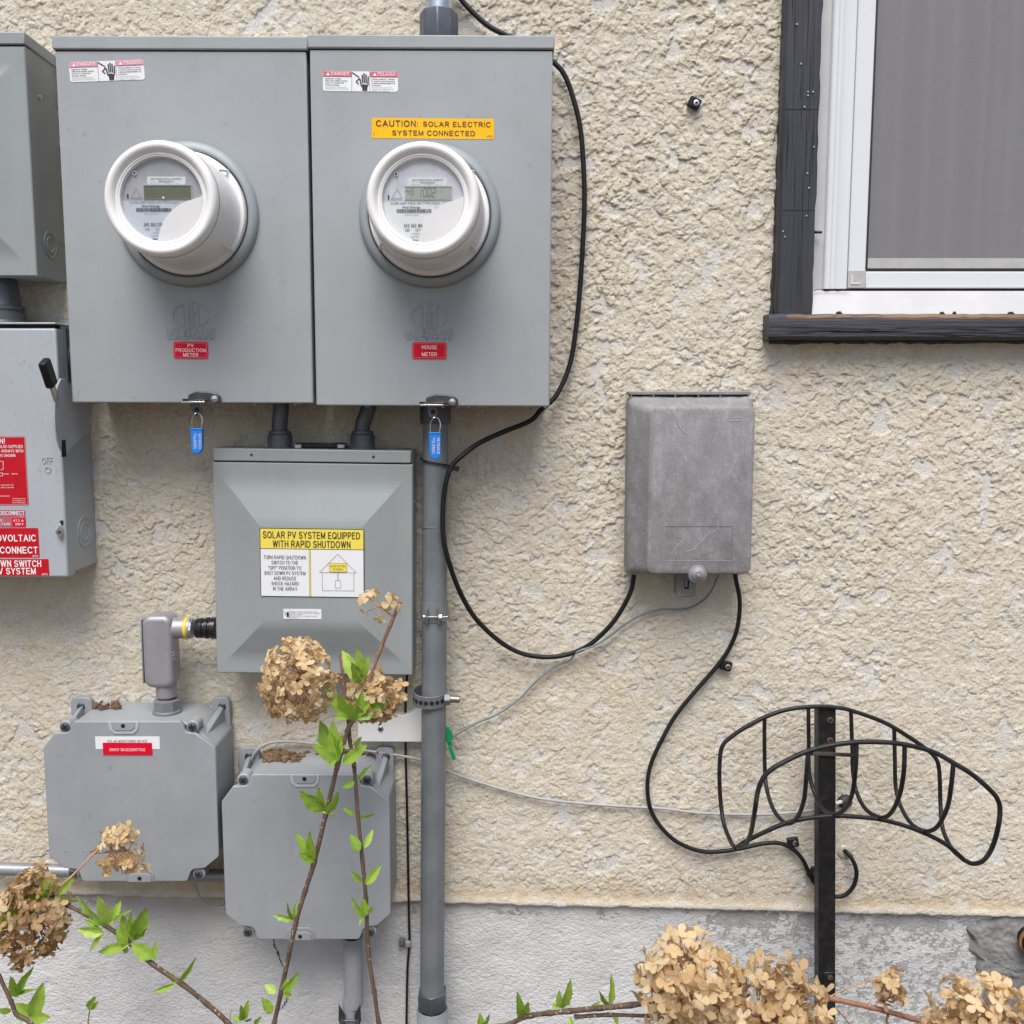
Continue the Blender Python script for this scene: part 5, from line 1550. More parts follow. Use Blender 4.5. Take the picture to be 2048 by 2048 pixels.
# ------------------------------------------------------------------ conduit body, nipple and hub
def conduit_body():
    y = -0.062
    k = mpp(y)
    t = thing('conduit_fitting', 'cast aluminium elbow conduit body above the left junction box', 'conduit fitting', tuple(W(335, 1434, y)))
    # main body: rounded block, tapered neck
    x0, x1, z0, z1 = rect(294, 1227, 353, 1370, y)
    b = MB().prism(rrect(x0, x1, z0, z1, 0.014, 6), y - 0.021, y + 0.021).build('body', M['cast'], t, bev=0.008, seg=4)
    MB().box(x0 - 0.0008, x0 + 0.003, y - 0.0150, y + 0.0150, z0 + 0.010, z1 - 0.010).build('gasket_edge', M['black'], t, bev=0.001)
    MB().box(x0 - 0.0032, x0 - 0.0008, y - 0.0165, y + 0.0165, z0 + 0.007, z1 - 0.007).build('cover_plate', M['cast'], t, bev=0.001)
    za = W(350, 1256, y).z
    P0 = Vector((W(338, 1256, y).x, y, za)); P1 = Vector((W(383, 1256, y).x, y, za))
    MB().lathe(P0, (1, 0, 0), [(0.0190, 0), (0.0178, 0.010), (0.0170, 0.018), (0.0170, P1.x - P0.x)], 28, cap1=True).build('side_arm', M['cast'], t)
    MB().lathe((P1.x - 0.010, y, za), (1, 0, 0), [(0.0172, 0), (0.0182, 0.0015), (0.0182, 0.0045), (0.0172, 0.006)], 28).build('yellow_ring', M['yellow_ring'], t)
    MB().lathe((P1.x - 0.006, y, za), (1, 0, 0), [(0.0166, 0), (0.0170, 0.003), (0.0170, 0.009), (0.0158, 0.010)], 8, cap1=True).build('lock_nut', M['galv'], t)
    xc = W(393, 1256, y).x
    prof = [(0.0155, 0.0), (0.0165, 0.002), (0.0168, 0.011), (0.0150, 0.013), (0.0150, 0.015), (0.0178, 0.016), (0.0180, 0.021), (0.0160, 0.0225), (0.0160, 0.0245), (0.0180, 0.026), (0.0180, W(433, 1256, y).x - xc)]
    MB().lathe((xc, y, za), (1, 0, 0), prof, 30, cap0=True, cap1=True).build('black_connector', M['black_gloss'], t)
    xn = W(333, 1380, y).x
    zn = W(333, 1362, y).z; zt = W(333, 1392, y).z
    MB().lathe((xn, y, zn), (0, 0, -1), [(0.0190, -0.012), (0.0172, 0.0), (0.0165, 0.010), (0.0165, zn - zt)], 28, cap1=True).build('neck', M['cast'], t)
    zb = W(333, 1434, y).z
    prof = []
    for i in range(5):
        h = 0.0025 * i
        prof += [(0.0145, h), (0.0152, h + 0.0012)]
    MB().lathe((xn, y, zt + 0.001), (0, 0, -1), prof, 26).build('thread', M['copper'], t)
    zh = W(333, 1397, y).z
    MB().lathe((xn, y, zh), (0, 0, -1), [(0.0165, 0.0), (0.0215, 0.002), (0.0220, 0.020)], 8, cap0=True).build('hub_nut', M['pole'], t)
    MB().lathe((xn, y, zh), (0, 0, -1), [(0.0212, 0.018), (0.0235, 0.020), (0.0235, zh - zb)], 32, cap0=True, cap1=True).build('hub_flange', M['pole'], t)
    q = W(352, 1312, y - 0.021)
    Print('embossed_size', M['cast'], t, y - 0.0225, (0, 0), 0, 0.0015).t('1"LL', q.x - 0.004, q.z, 0.0055, 0.017, deg=-80)
conduit_body()

# ------------------------------------------------------------------ two square junction boxes
def junction_box(u0, v0, u1, v1, label, seed, tabs):
    y = -0.115
    x0, x1, z0, z1 = rect(u0, v0, u1, v1, y)
    w, h = x1 - x0, z1 - z0
    t = thing('junction_box', label, 'junction box', ((x0 + x1) / 2, -0.05, z0), 'square grey junction boxes')
    X = lambda q: x0 + w * q
    Z = lambda q: z0 + h * q
    # cover outline with cut corners and screw notches
    def outline(inset=0.0):
        pts = [(.19, 1.0), (.80, 1.0), (.815, .985), (.823, .95), (.84, .932), (.885, .928), (.995, .845), (1.0, .835),
               (1.0, .17), (.995, .155), (.915, .085), (.85, .078), (.83, .062), (.812, .012), (.80, 0.0), (.20, 0.0), (.185, .012), (.17, .062), (.15, .078), (.085, .085), (.005, .155), (0.0, .17),
               (0.0, .835), (.005, .845), (.07, .928), (.15, .932), (.168, .95), (.175, .985)]
        return [(X(a), Z(b)) for a, b in pts]
    MB().prism(outline(), y, y + 0.009).build('cover', M['pvc'], t, bev=0.0014, seg=3)
    # body behind, a little smaller, with cut corners
    bz = [(.03, .20), (.12, .11), (.88, .11), (.97, .20), (.985, .80), (.88, .945), (.80, .985), (.20, .985), (.12, .945), (.015, .80)]
    MB().prism([(X(a), Z(b)) for a, b in [(.01, .17), (.10, .085), (.90, .085), (.99, .17), (.99, .83), (.90, .93), (.80, .992), (.20, .992), (.10, .93), (.01, .83)]], y + 0.011, -0.006).build('body', M['pvc'], t, bev=0.003, seg=3)
    MB().prism([(X(a), Z(b)) for a, b in [(.02, .18), (.11, .095), (.89, .095), (.98, .18), (.98, .82), (.89, .92), (.80, .98), (.20, .98), (.11, .92), (.02, .82)]], y + 0.0085, y + 0.0115).build('seal_gap', M['black'], t)
    # corner lugs with screws
    for (a, b, s) in ((.13, .962, 1), (.868, .962, 1), (.872, .040, -1), (.128, .040, -1)):
        MB().prism(rrect(X(a) - 0.0102, X(a) + 0.0102, Z(b) - 0.0102, Z(b) + 0.0102, 0.009, 5), y + 0.004, y + 0.03).build('corner_lug', M['pvc'], t, bev=0.002)
        screw((X(a), y + 0.0035, Z(b)), 0.0075, M['cast_dark'], t)
    # diagonal webs running back to the mounting ears on the wall
    for (a, b, sx, sz) in ((.085, .90, -1, 1), (.915, .90, 1, 1)):
        p0 = Vector((X(a), y + 0.012, Z(b)))
        e0 = Vector((X(a + sx * .02), -0.010, Z(b + .085)))
        MB().add([p0 + Vector((-0.004 * sx, 0, 0)), p0 + Vector((0.004 * sx, 0, -0.004)), e0 + Vector((0.004 * sx, 0, -0.004)), e0 + Vector((-0.004 * sx, 0, 0)),
                  p0 + Vector((-0.004 * sx, 0, -0.03)), p0 + Vector((0.004 * sx, 0, -0.034)), e0 + Vector((0.004 * sx, 0, -0.08)), e0 + Vector((-0.004 * sx, 0, -0.076))],
                 [(0, 1, 2, 3), (4, 7, 6, 5), (0, 4, 5, 1), (1, 5, 6, 2), (2, 6, 7, 3), (3, 7, 4, 0)]).build('web', M['pvc'], t, bev=0.001)
        MB().prism(rrect(e0.x - 0.018, e0.x + 0.013 if sx > 0 else e0.x + 0.018, e0.z - 0.065, e0.z + 0.012, 0.009, 5), -0.014, -0.004).build('mounting_ear', M['pvc'], t, bev=0.0015)
        screw((e0.x, -0.0145, e0.z - 0.004), 0.0068, M['latch'], t, name='ear_screw', cross=False)
    # pry tabs
    for (a, b, s) in tabs:
        zz = Z(b)
        pl = [(X(a - .09), zz), (X(a + .09), zz), (X(a + .083), zz - s * 0.014), (X(a + .055), zz - s * 0.021), (X(a - .055), zz - s * 0.021), (X(a - .083), zz - s * 0.014)]
        MB().prism(pl, y - 0.0012, y + 0.001).build('pry_tab', M['pvc_pipe'] if s < 0 else M['white_tab'], t, bev=0.0008)
        MB().prism([(X(a - .07), zz), (X(a + .07), zz), (X(a + .066), zz - s * 0.010), (X(a + .045), zz - s * 0.0145), (X(a - .045), zz - s * 0.0145), (X(a - .066), zz - s * 0.010)], y - 0.0024, y - 0.0011).build('pry_tab_face', M['pvc'], t, bev=0.0006)
        MB().lathe((X(a), y - 0.0025, zz - s * 0.0065), (0, -1, 0), [(0.0034, 0.0), (0.0034, 0.0004)], 14, cap1=True).build('tab_hole', M['dark_hole'], t)
    r = random.Random(seed)
    for _ in range(3):
        p = (X(r.uniform(.1, .9)), Z(r.uniform(.1, .8)))
        MB().lathe((p[0], y - 0.0001, p[1]), (0, -1, 0), [(0.0046, 0.0), (0.0044, 0.0004), (0.0040, 0.0002)], 18).build('mould_mark', M['pvc'], t)
    drops(t, y, u0 + 20, v0 + 40, u1 - 20, v1 - 30, 26, seed)
    return t, X, Z, y
M['white_tab'] = mat('pale_grey_pvc_edge', (0.40, 0.43, 0.46), 0.45, var=0.05)
jl, X, Z, YJ = junction_box(92, 1443, 434, 1763, 'left square grey junction box with red and white monitoring label', 31, ((.475, 1.0, 1), (.53, 0.0, -1)))
o_, sx0, sx1, sz0, sz1, sc_ = sticker(jl, 191, 1473, 319.5, 1498, YJ, M['label_white'], 0.0006, 0.0, 'monitoring_label')
p = Print('lettering', M['ink_grey'], o_, YJ - 0.0009)
p.t('SOLAR MONITORING DEVICE', (sx0 + sx1) / 2, sz1 - (sz1 - sz0) * .36, 0.0042, (sx1 - sx0) * .62)
o_, sx0, sx1, sz0, sz1, sc_ = sticker(jl, 206, 1485.5, 304.5, 1510, YJ - 0.0006, M['red'], 0.0004, -0.2, 'serial_label')
Print('lettering', M['white_ink'], o_, YJ - 0.0016).t('ENVOY SN:202360077432', (sx0 + sx1) / 2, (sz0 + sz1) / 2 - 0.001, 0.0044, (sx1 - sx0) * .72)
jr, X2, Z2, _ = junction_box(447, 1549, 780, 1879, 'right square grey junction box, lower one, behind the green stems', 37, ((.50, 1.0, 1), (.45, 0.0, -1)))

# litter lying on the boxes
def litter(name, label, u0, u1, v, y0, y1, n, m, seed, size, flat):
    r = random.Random(seed)
    mb = MB()
    for _ in range(n):
        q = W(r.uniform(u0, u1), v, r.uniform(y0, y1))
        q.z = Z0 = LZ
        s = r.uniform(*size)
        ax = Vector((r.uniform(-1, 1), r.uniform(-1, 1), r.uniform(-.3, .3))).normalized()
        ay = ax.cross(Vector((0, 0, 1))).normalized(); az = ax.cross(ay)
        mb.obox(q + Vector((0, 0, s * flat * .6 + r.random() * s * .4)), ax, ay, az, s, s * r.uniform(.25, .6), s * flat)
    o = mb.build(name, m, None, bev=size[0] * .2)
    tag(o, label, name.replace('_', ' '), kind='stuff')
LZ = Z(.992)
litter('leaf_litter', 'brown seed husks lying on top of the left junction box', 192, 238, 1420, -0.05, -0.015, 26, M['litter'], 4, (0.003, 0.006), .6)
LZ = Z2(.992)
litter('wood_chips', 'brown wood chips lying on top of the right junction box', 528, 600, 1520, -0.055, -0.010, 70, M['chips'], 6, (0.003, 0.010), .18)
litter('wood_chips', 'thin line of mulch bits behind the stems on the right junction box', 600, 760, 1520, -0.025, -0.008, 40, M['chips'], 8, (0.003, 0.006), .2)

# grey pipe below the right box, held by a dark clamp
def drop_pipe():
    y = -0.055
    a = W(705, 1872, y); b = W(702, 2040, y)
    t = thing('drop_pipe', 'grey plastic pipe leaving the right junction box downwards', 'pipe', (b.x, y, 0.0))
    MB().lathe(Vector((a.x, y, a.z)), (0, 0, -1), [(0.0165, 0), (0.0165, a.z - W(702, 1995, y).z), (0.0160, a.z - W(702, 2010, y).z)], 28).build('pipe', M['pvc'], t)
    c = W(703, 2003, y)
    MB().cyl((c.x - 0.0005, y, c.z + 0.01), (b.x - 0.002, y, 0.0), 0.0150, 0.0150, 24).build('lower_pipe', M['pvc'], t)
    for s in (-1, 1):
        mb = MB().prism([(c.x + s * 0.0185, c.z + 0.008), (c.x + s * 0.0080, c.z - 0.012), (c.x + s * 0.0090, c.z - 0.030), (c.x + s * 0.0150, c.z - 0.034), (c.x + s * 0.0195, c.z - 0.022)], y - 0.021, y - 0.0175)
        mb.build('clamp_half', M['latch'], t, bev=0.001)
        MB().cyl((c.x + s * 0.013, y - 0.024, c.z - 0.022), (c.x + s * 0.013, y - 0.018, c.z - 0.022), 0.0038, 0.0038, 10).build('clamp_bolt', M['cast_dark'], t)
    MB().cyl((c.x - 0.014, y - 0.020, c.z - 0.022), (c.x + 0.014, y - 0.020, c.z - 0.022), 0.0020, 0.0020, 10).build('clamp_rod', M['cast_dark'], t)
drop_pipe()

# horizontal conduit low on the wall
def low_conduit():
    a = W(-160, 1733, -0.03); b = W(470, 1752, -0.03)
    t = thing('wall_conduit', 'thin galvanised conduit running sideways low on the wall', 'conduit', tuple(a))
    MB().cyl(a, b, 0.0110, 0.0110, 20).build('tube', M['galv_dull'], t)
M['galv_dull'] = mat('dull_galvanised', (0.30, 0.31, 0.33), 0.42, metal=0.55, var=0.15, vs=30)
low_conduit()

# ------------------------------------------------------------------ main conduit pole
YPO = -0.060
def pole():
    a = W(871, 846, YPO); b = W(864, 2005, YPO)
    t = thing('conduit_pole', 'tall dark grey conduit pole running down from the right meter box', 'conduit', (b.x, YPO, 0.0))
    MB().tube([a + (b - a) * (i / 8) for i in range(9)], 0.0206, 36, caps=False).build('pipe', M['pole'], t)
    MB().lathe((a.x, YPO, SR[2] + 0.003), (0, 0, -1), [(0.0245, 0), (0.0250, 0.004), (0.0250, SR[2] - a.z + 0.001), (0.0238, SR[2] - a.z + 0.004), (0.0206, SR[2] - a.z + 0.0045)], 36).build('top_hub', M['cast_dark'], t)
    # joint sleeve half way
    j = W(868.5, 1052, YPO)
    MB().lathe((j.x, YPO, j.z), (0, 0, -1), [(0.0206, -0.001), (0.0209, 0), (0.0209, 0.0015), (0.0206, 0.002)], 36).build('joint_line', M['pole'], t)
    c = W(864.5, 1978, YPO); d = W(864.5, 2022, YPO)
    MB().lathe((c.x, YPO, c.z), (0, 0, -1), [(0.0212, 0.0), (0.0262, 0.0022), (0.0270, 0.006), (0.0270, 0.030), (0.0262, 0.034), (0.024, 0.035)], 6, cap0=True, cap1=True).build('hex_nut', M['cast_dark'], t, bev=0.0012)
    MB().lathe((c.x, YPO, c.z), (0, 0, -1), [(0.0248, 0.034), (0.0262, 0.038), (0.0262, 0.044), (0.0275, 0.046), (0.0275, c.z)], 36).build('lower_coupling', M['pvc_pipe'], t)
    return a, b
PA, PB = pole()
def on_pole(v):
    t = (W(868, v, YPO).z - PB.z) / (PA.z - PB.z)
    return PB + (PA - PB) * t
def strap_one():
    c = on_pole(1221)
    t = thing('pipe_strap', 'thin steel strap with bright bolt around the pole, upper one', 'pipe strap', tuple(c), 'straps around the conduit pole')
    MB().lathe((c.x, YPO, c.z), (0, 0, 1), [(0.0208, -0.016), (0.0222, -0.016), (0.0222, 0.016), (0.0208, 0.016)], 36).build('band', M['pole'], t)
    MB().obox((c.x - 0.010, YPO - 0.0235, c.z - 0.003), Vector((1, 0, 0)), Vector((0, 1, 0)), Vector((0, 0, 1)), 0.0014, 0.005, 0.013).build('lug', M['strap'], t, bev=0.001)
    MB().obox((c.x + 0.008, YPO - 0.0235, c.z - 0.003), Vector((1, 0, 0.1)).normalized(), Vector((0, 1, 0)), Vector((-.1, 0, 1)).normalized(), 0.0014, 0.005, 0.014).build('lug', M['strap'], t, bev=0.001)
    z = c.z - 0.005
    MB().cyl((c.x - 0.015, YPO - 0.0265, z), (c.x + 0.024, YPO - 0.0265, z), 0.0017, 0.0017, 12).build('bolt', M['galv_dull'], t)
    MB().cyl((c.x - 0.0165, YPO - 0.0265, z), (c.x - 0.0125, YPO - 0.0265, z), 0.0052, 0.0046, 12).build('bolt_head', M['steel'], t, bev=0.0008)
    MB().cyl((c.x + 0.0095, YPO - 0.0265, z), (c.x + 0.0145, YPO - 0.0265, z), 0.0056, 0.0056, 6).build('nut', M['steel'], t, bev=0.0005)
strap_one()
def strap_two():
    c = on_pole(1388)
    t = thing('pipe_strap', 'perforated iron strap with side bolt around the pole, lower one', 'pipe strap', tuple(c), 'straps around the conduit pole')
    hx, hy = 0.0285, 0.0265
    mb = MB()
    n = 40
    cx = c.x - 0.006
    vs = []
    for k in range(n):
        a = 2 * pi * k / n
        ca, sa = cos(a), sin(a)
        for (r_, z) in ((1.0, -0.0105), (1.0, 0.0105), (0.92, 0.0105), (0.92, -0.0105)):
            vs.append((cx + hx * r_ * ca * 1.02, YPO + hy * r_ * sa, c.z - 0.004 + z + 0.004 * sa))
    fs = []
    for k in range(n):
        j = (k + 1) % n
        for i in range(4):
            fs.append((k * 4 + i, j * 4 + i, j * 4 + (i + 1) % 4, k * 4 + (i + 1) % 4))
    mb.add(vs, fs)
    mb.build('band', M['strap'], t, bev=0.0006)
    for k in range(8):
        a = radians(205 + k * 18.5)
        ca, sa = cos(a), sin(a)
        p = Vector((cx + hx * 1.02 * ca, YPO + hy * sa, c.z - 0.004 + 0.004 * sa))
        MB().lathe(p, Vector((ca, sa, 0)), [(0.0036, 0.0004), (0.0030, 0.0002)], 12, cap1=True).build('strap_hole', M['dark_hole'], t)
    q = Vector((cx + hx, YPO - 0.014, c.z - 0.004))
    MB().cyl(q + Vector((-0.004, 0, 0)), q + Vector((0.006, 0, 0)), 0.0105, 0.0105, 6).build('nut', M['strap'], t, bev=0.001)
    MB().cyl(q + Vector((0.004, 0, 0)), q + Vector((0.0215, 0, -0.001)), 0.0062, 0.0058, 16).build('bolt', M['bolt'], t, bev=0.0008)
    MB().lathe(q + Vector((0.0217, 0, -0.001)), (1, 0, 0), [(0.0036, 0)], 12, cap1=True).build('bolt_socket', M['dark_hole'], t)
strap_two()
def zip_tie():
    a = on_pole(918)
    t = thing('zip_tie', 'black zip tie holding the black cable to the pole', 'zip tie', tuple(a))
    pts = []
    for k in range(21):
        an = radians(180 + 180 * k / 20)
        f = k / 20
        pts.append((a.x + 0.0222 * cos(an), YPO + 0.0222 * sin(an), W(846, 917, YPO).z + (W(897, 932, YPO).z - W(846, 917, YPO).z) * f))
    e = W(912, 936, -0.075)
    pts += [tuple(W(903, 934, -0.084)), tuple(e)]
    MB().tube(pts, 0.0024, 8, flat=0.6).build('band', M['black'], t)
    MB().obox(W(912, 936, -0.078), Vector((1, 0, -.3)).normalized(), Vector((0, 1, 0)), Vector((.3, 0, 1)).normalized(), 0.0055, 0.004, 0.0045).build('lock_head', M['black_gloss'], t, bev=0.001)
zip_tie()
def upper_conduit():
    y = YPO
    a = W(878, 70, y); x = a.x
    zt = SR[3]
    t = thing('riser_conduit', 'bright galvanised conduit rising out of the right meter box', 'conduit', (x, y, zt))
    zn0 = zt + 0.001; zn1 = W(878, 26, y).z
    MB().cyl((x, y, zn0), (x, y, zn0 + 0.8), 0.0212, 0.0212, 36).build('pipe', M['galv'], t)
    MB().lathe((x, y, zn0), (0, 0, 1), [(0.0262, 0.0), (0.0262, 0.006), (0.0292, 0.009), (0.0300, 0.012), (0.0300, zn1 - zn0 - 0.003), (0.0285, zn1 - zn0)], 8, cap1=True).build('hex_nut', M['cast_dark'], t, bev=0.0014)
upper_conduit()

# white plate behind the pole
def bracket():
    y = -0.020
    x0, x1, z0, z1 = rect(716, 1417, 852, 1482, y)
    zl = W(760, 1429, y).z
    t = thing('mounting_bracket', 'white plastic mounting plate behind the conduit pole', 'bracket', ((x0 + x1) / 2, 0, z0))
    pl = [(x0, z0), (x1 + 0.03, z0 - 0.001), (x1 + 0.03, z1 + 0.001), (W(832, 1417, y).x, z1), (W(824, 1422, y).x, z1 - 0.006), (W(812, 1428, y).x, zl), (x0 + 0.004, zl), (x0, zl - 0.004)]
    MB().prism(pl, y - 0.004, -0.001).build('plate', M['white_plastic'], t, bev=0.0016, seg=3)
    screw(W(761, 1458, y - 0.0045), 0.0050, M['steel'], t)
bracket()

# ------------------------------------------------------------------ cables
def cable(name, label, cat, pts, r, m, n=10, sub=6, group=None):
    P = spline([W(u, v, y) for u, v, y in pts], sub)
    o = MB().tube(P, r, n).build(name, m, None, ang=70)
    return tag(o, label, cat, group)
cable('black_cable', 'black cable looping from behind the right meter box to the grey telecom box', 'cable',
      [(905, -30, -.02), (923, 0, -.016), (944, 23, -.016), (974, 50, -.016), (1007, 68, -.016), (1070, 95, -.016), (1111, 128, -.016), (1130, 152, -.016), (1146, 195, -.016), (1160, 252, -.016), (1166, 315, -.016), (1169, 397, -.016), (1166, 480, -.016), (1161, 563, -.016), (1152, 657, -.018), (1139, 731, -.02), (1113, 790, -.03), (1081, 821, -.04), (1060, 842, -.045), (1009, 863, -.055), (959, 886, -.066), (926, 910, -.076), (906, 929, -.080), (895, 953, -.084), (888, 989, -.085), (885.5, 1039, -.085), (888, 1082, -.083), (900, 1131, -.075), (920, 1184, -.06), (949, 1234, -.045), (992, 1277, -.03), (1036, 1304, -.020), (1085, 1314, -.018), (1135, 1309, -.018), (1178, 1290, -.02), (1218, 1254, -.025), (1244, 1218, -.03), (1262, 1181, -.034), (1268, 1150, -.036)], 0.0041, M['black'], 12)
cable('black_cable', 'black cable dropping from the grey telecom box and curling behind the hose holder', 'cable',
      [(1469, 1140, -.035), (1472, 1160, -.035), (1479.5, 1204, -.03), (1475, 1254, -.022), (1460, 1294, -.016), (1436, 1330, -.013), (1390, 1383, -.013), (1350, 1433, -.013), (1324, 1479, -.013), (1303, 1525, -.013), (1295, 1565, -.013), (1299, 1611, -.013), (1315, 1645, -.013), (1342, 1675, -.013), (1370, 1692, -.013), (1400, 1702, -.013), (1435, 1703.5, -.013), (1480, 1697, -.013), (1528, 1687, -.013), (1562, 1687, -.013), (1588, 1700, -.013), (1607, 1722, -.013), (1621, 1753, -.013), (1637, 1775, -.014), (1655, 1789, -.016), (1673, 1793, -.018), (1690, 1790, -.020), (1706, 1774, -.020), (1713, 1750, -.020), (1709.5, 1729, -.018), (1697, 1708, -.012), (1684, 1698, .002)], 0.0037, M['black'], 12)
cable('ground_wire', 'thin grey green wire sagging from the telecom box to the pole', 'wire',
      [(880, 1484, -.030), (906, 1473, -.020), (953, 1446, -.010), (992, 1430, -.010), (1036, 1400, -.010), (1075, 1360, -.010), (1112, 1332, -.012), (1138, 1322, -.013), (1155, 1304, -.022), (1191, 1290, -.022), (1221, 1271, -.018), (1254, 1246, -.014), (1287, 1228, -.012), (1324, 1219, -.012), (1370, 1218, -.012), (1403, 1203, -.014), (1423, 1181, -.02), (1437, 1150, -.03)], 0.0018, M['ground_wire'], 8)
cable('grey_cable', 'thin grey cable running behind the pole to the hose holder', 'cable',
      [(486, 1552, -.012), (503, 1518, -.018), (513, 1501, -.020), (532, 1488, -.018), (559, 1483, -.014), (599, 1484, -.012), (640, 1489, -.012), (690, 1496, -.012), (731, 1501, -.012), (781, 1508, -.012), (842, 1520, -.012), (893, 1541, -.012), (947, 1561, -.010), (1039, 1588, -.010), (1100, 1600, -.010), (1166, 1607, -.010), (1250, 1613, -.010), (1325, 1617, -.010), (1400, 1626, -.010), (1504, 1629, -.010), (1573, 1626, -.010), (1639, 1618, -.012), (1673, 1606, -.016), (1690, 1602, -.004)], 0.0024, M['grey_cable'], 8)
cable('grey_cable', 'short grey wire loop hanging between the two junction boxes', 'cable',
      [(388, 1740, -.02), (391, 1763, -.02), (396, 1785, -.02), (404, 1800, -.02), (418, 1811, -.02), (431, 1815, -.02), (470, 1812, -.02)], 0.0015, M['grey_cable'], 8)
cable('black_wire', 'thin black wire running straight down beside the pole', 'wire',
      [(815, 1335, -.012), (814, 1352, -.012), (811, 1412, -.010), (811, 1488, -.010), (814, 1614, -.010), (816, 1720, -.010), (818, 1839, -.004), (819, 1885, -.002), (815, 1938, -.002), (813, 2048, -.002), (813, 2110, -.002)], 0.0021, M['black'], 8)

def wall_clip(u, v, y, ang, label, two=True):
    p = W(u, v, y)
    t = thing('cable_clip', label, 'cable clip', tuple(p), 'black cable clips screwed to the wall')
    a = radians(ang)
    dx, dz = Vector((cos(a), 0, sin(a))), Vector((-sin(a), 0, cos(a)))
    MB().obox(p + dx * 0.004, dx, Vector((0, 1, 0)), dz, 0.0098, 0.0042, 0.0082).build('clip_body', M['black'], t, bev=0.0015)
    q = p + dx * 0.0068 + Vector((0, -0.0045, 0))
    s = MB().lathe(q, (0, -1, 0), [(0.0048, 0), (0.0046, 0.0012), (0.0026, 0.0018)], 14, cap1=True).build('screw', M['steel'], t)
    MB().lathe(q + Vector((0, -0.0019, 0)), (0, -1, 0), [(0.0022, 0)], 6, cap1=True).build('socket', M['dark_hole'], s)
wall_clip(1447, 1330, -.012, -15, 'black cable clip on the cable below the telecom box')
wall_clip(1581, 1685, -.012, 10, 'black cable clip left of the hose holder post, upper one')
wall_clip(1624, 1750, -.014, 55, 'black cable clip touching the hose holder post, lower one')
wall_clip(1384, 204, -.008, -25, 'lone empty black clip screwed to the upper stucco')
def small_clip():
    p = W(806, 1886, -.002)
    t = thing('wire_staple', 'small dark clip holding the thin wire to the foundation', 'wire clip', tuple(p))
    MB().box(p.x - 0.007, p.x + 0.003, -0.004, 0.004, p.z - 0.007, p.z + 0.007).build('pad', M['strap'], t, bev=0.001)
    MB().box(p.x + 0.004, p.x + 0.014, -0.0075, 0.004, p.z - 0.0065, p.z + 0.0055).build('saddle', M['grey_cable'], t, bev=0.0025)
    MB().lathe((p.x - 0.002, -0.004, p.z - 0.001), (0, -1, 0), [(0.0048, 0), (0.0044, 0.002), (0.002, 0.003)], 14, cap1=True).build('nail', M['ink_dark_blue'], t)
small_clip()
# green tag on the pole
def green_tag():
    p = W(900, 1465, -.055)
    t = thing('green_tag', 'bright green plastic tag tied where the wire meets the pole', 'tag', tuple(p))
    A = lambda u, v: (W(u, v, -.055).x, W(u, v, -.055).z)
    MB().prism([A(891, 1452), A(897, 1454), A(903, 1462), A(906, 1473), A(903, 1484), A(896, 1487), A(891, 1480)], -0.058, -0.051).build('knot', M['green_tag'], t, bev=0.0015)
    MB().prism([A(895, 1485), A(902, 1483), A(906, 1500), A(912, 1518), A(906, 1521), A(899, 1505)], -0.0560, -0.0535).build('tail', M['green_tag'], t, bev=0.0006)
green_tag()
# sealed hole where the grey cable enters the wall
def sealed_hole():
    p = W(1690, 1604, -.004)
    t = thing('cable_seal', 'dark lump of sealant where the grey cable enters the wall', 'sealant', tuple(p))
    r = random.Random(3)
    mb = MB()
    mb.lathe((p.x, 0.0, p.z), (0, -1, 0), [(0.0135, -0.002), (0.0130, 0.004), (0.0100, 0.009), (0.0055, 0.012), (0.001, 0.013)], 14, cap1=True)
    mb.v = [(x + r.uniform(-.0016, .0016), y + r.uniform(-.001, .001), z + r.uniform(-.0016, .0016)) for x, y, z in mb.v]
    mb.build('lump', M['dark_sealant'], t, ang=80)
    MB().tube([W(1672, 1607, -.016), W(1683, 1603, -.016)], 0.0032, 10).build('cable_end', M['white_plastic'], t)
sealed_hole()
def clear_seal():
    p = W(1685, 1699, 0.0)
    r = random.Random(8)
    mb = MB()
    mb.lathe((p.x + 0.004, 0.001, p.z - 0.004), (0, -1, 0), [(0.0150, -0.003), (0.0145, 0.003), (0.0100, 0.0055), (0.003, 0.006)], 18, cap1=True)
    mb.v = [(x + r.uniform(-.0015, .0015), y, z + r.uniform(-.0015, .0015)) for x, y, z in mb.v]
    o = mb.build('wall_sealant', M['sealant'], None, ang=80)
    tag(o, 'pale smear of silicone where the black cable enters the wall', 'sealant')
clear_seal()
# pipe mouth at the lower right edge
def wall_pipe():
    p = W(2068, 1885, -.02)
    t = thing('wall_pipe', 'black pipe mouth with a rusty ring at the right edge', 'pipe', tuple(p))
    MB().lathe((p.x, 0.0, p.z), (0, -1, 0), [(0.021, 0), (0.021, 0.045), (0.018, 0.047), (0.0165, 0.047), (0.0165, 0.01)], 28).build('pipe', M['black'], t)
    MB().lathe((p.x, 0.0, p.z), (0, -1, 0), [(0.0215, 0.014), (0.0250, 0.015), (0.0250, 0.019), (0.0215, 0.020)], 28).build('rusty_ring', M['rust_ring'], t)
M['rust_ring'] = mat('rusty_ring', (0.28, 0.15, 0.06), 0.6, metal=0.3, var=0.4, vs=60)
wall_pipe()

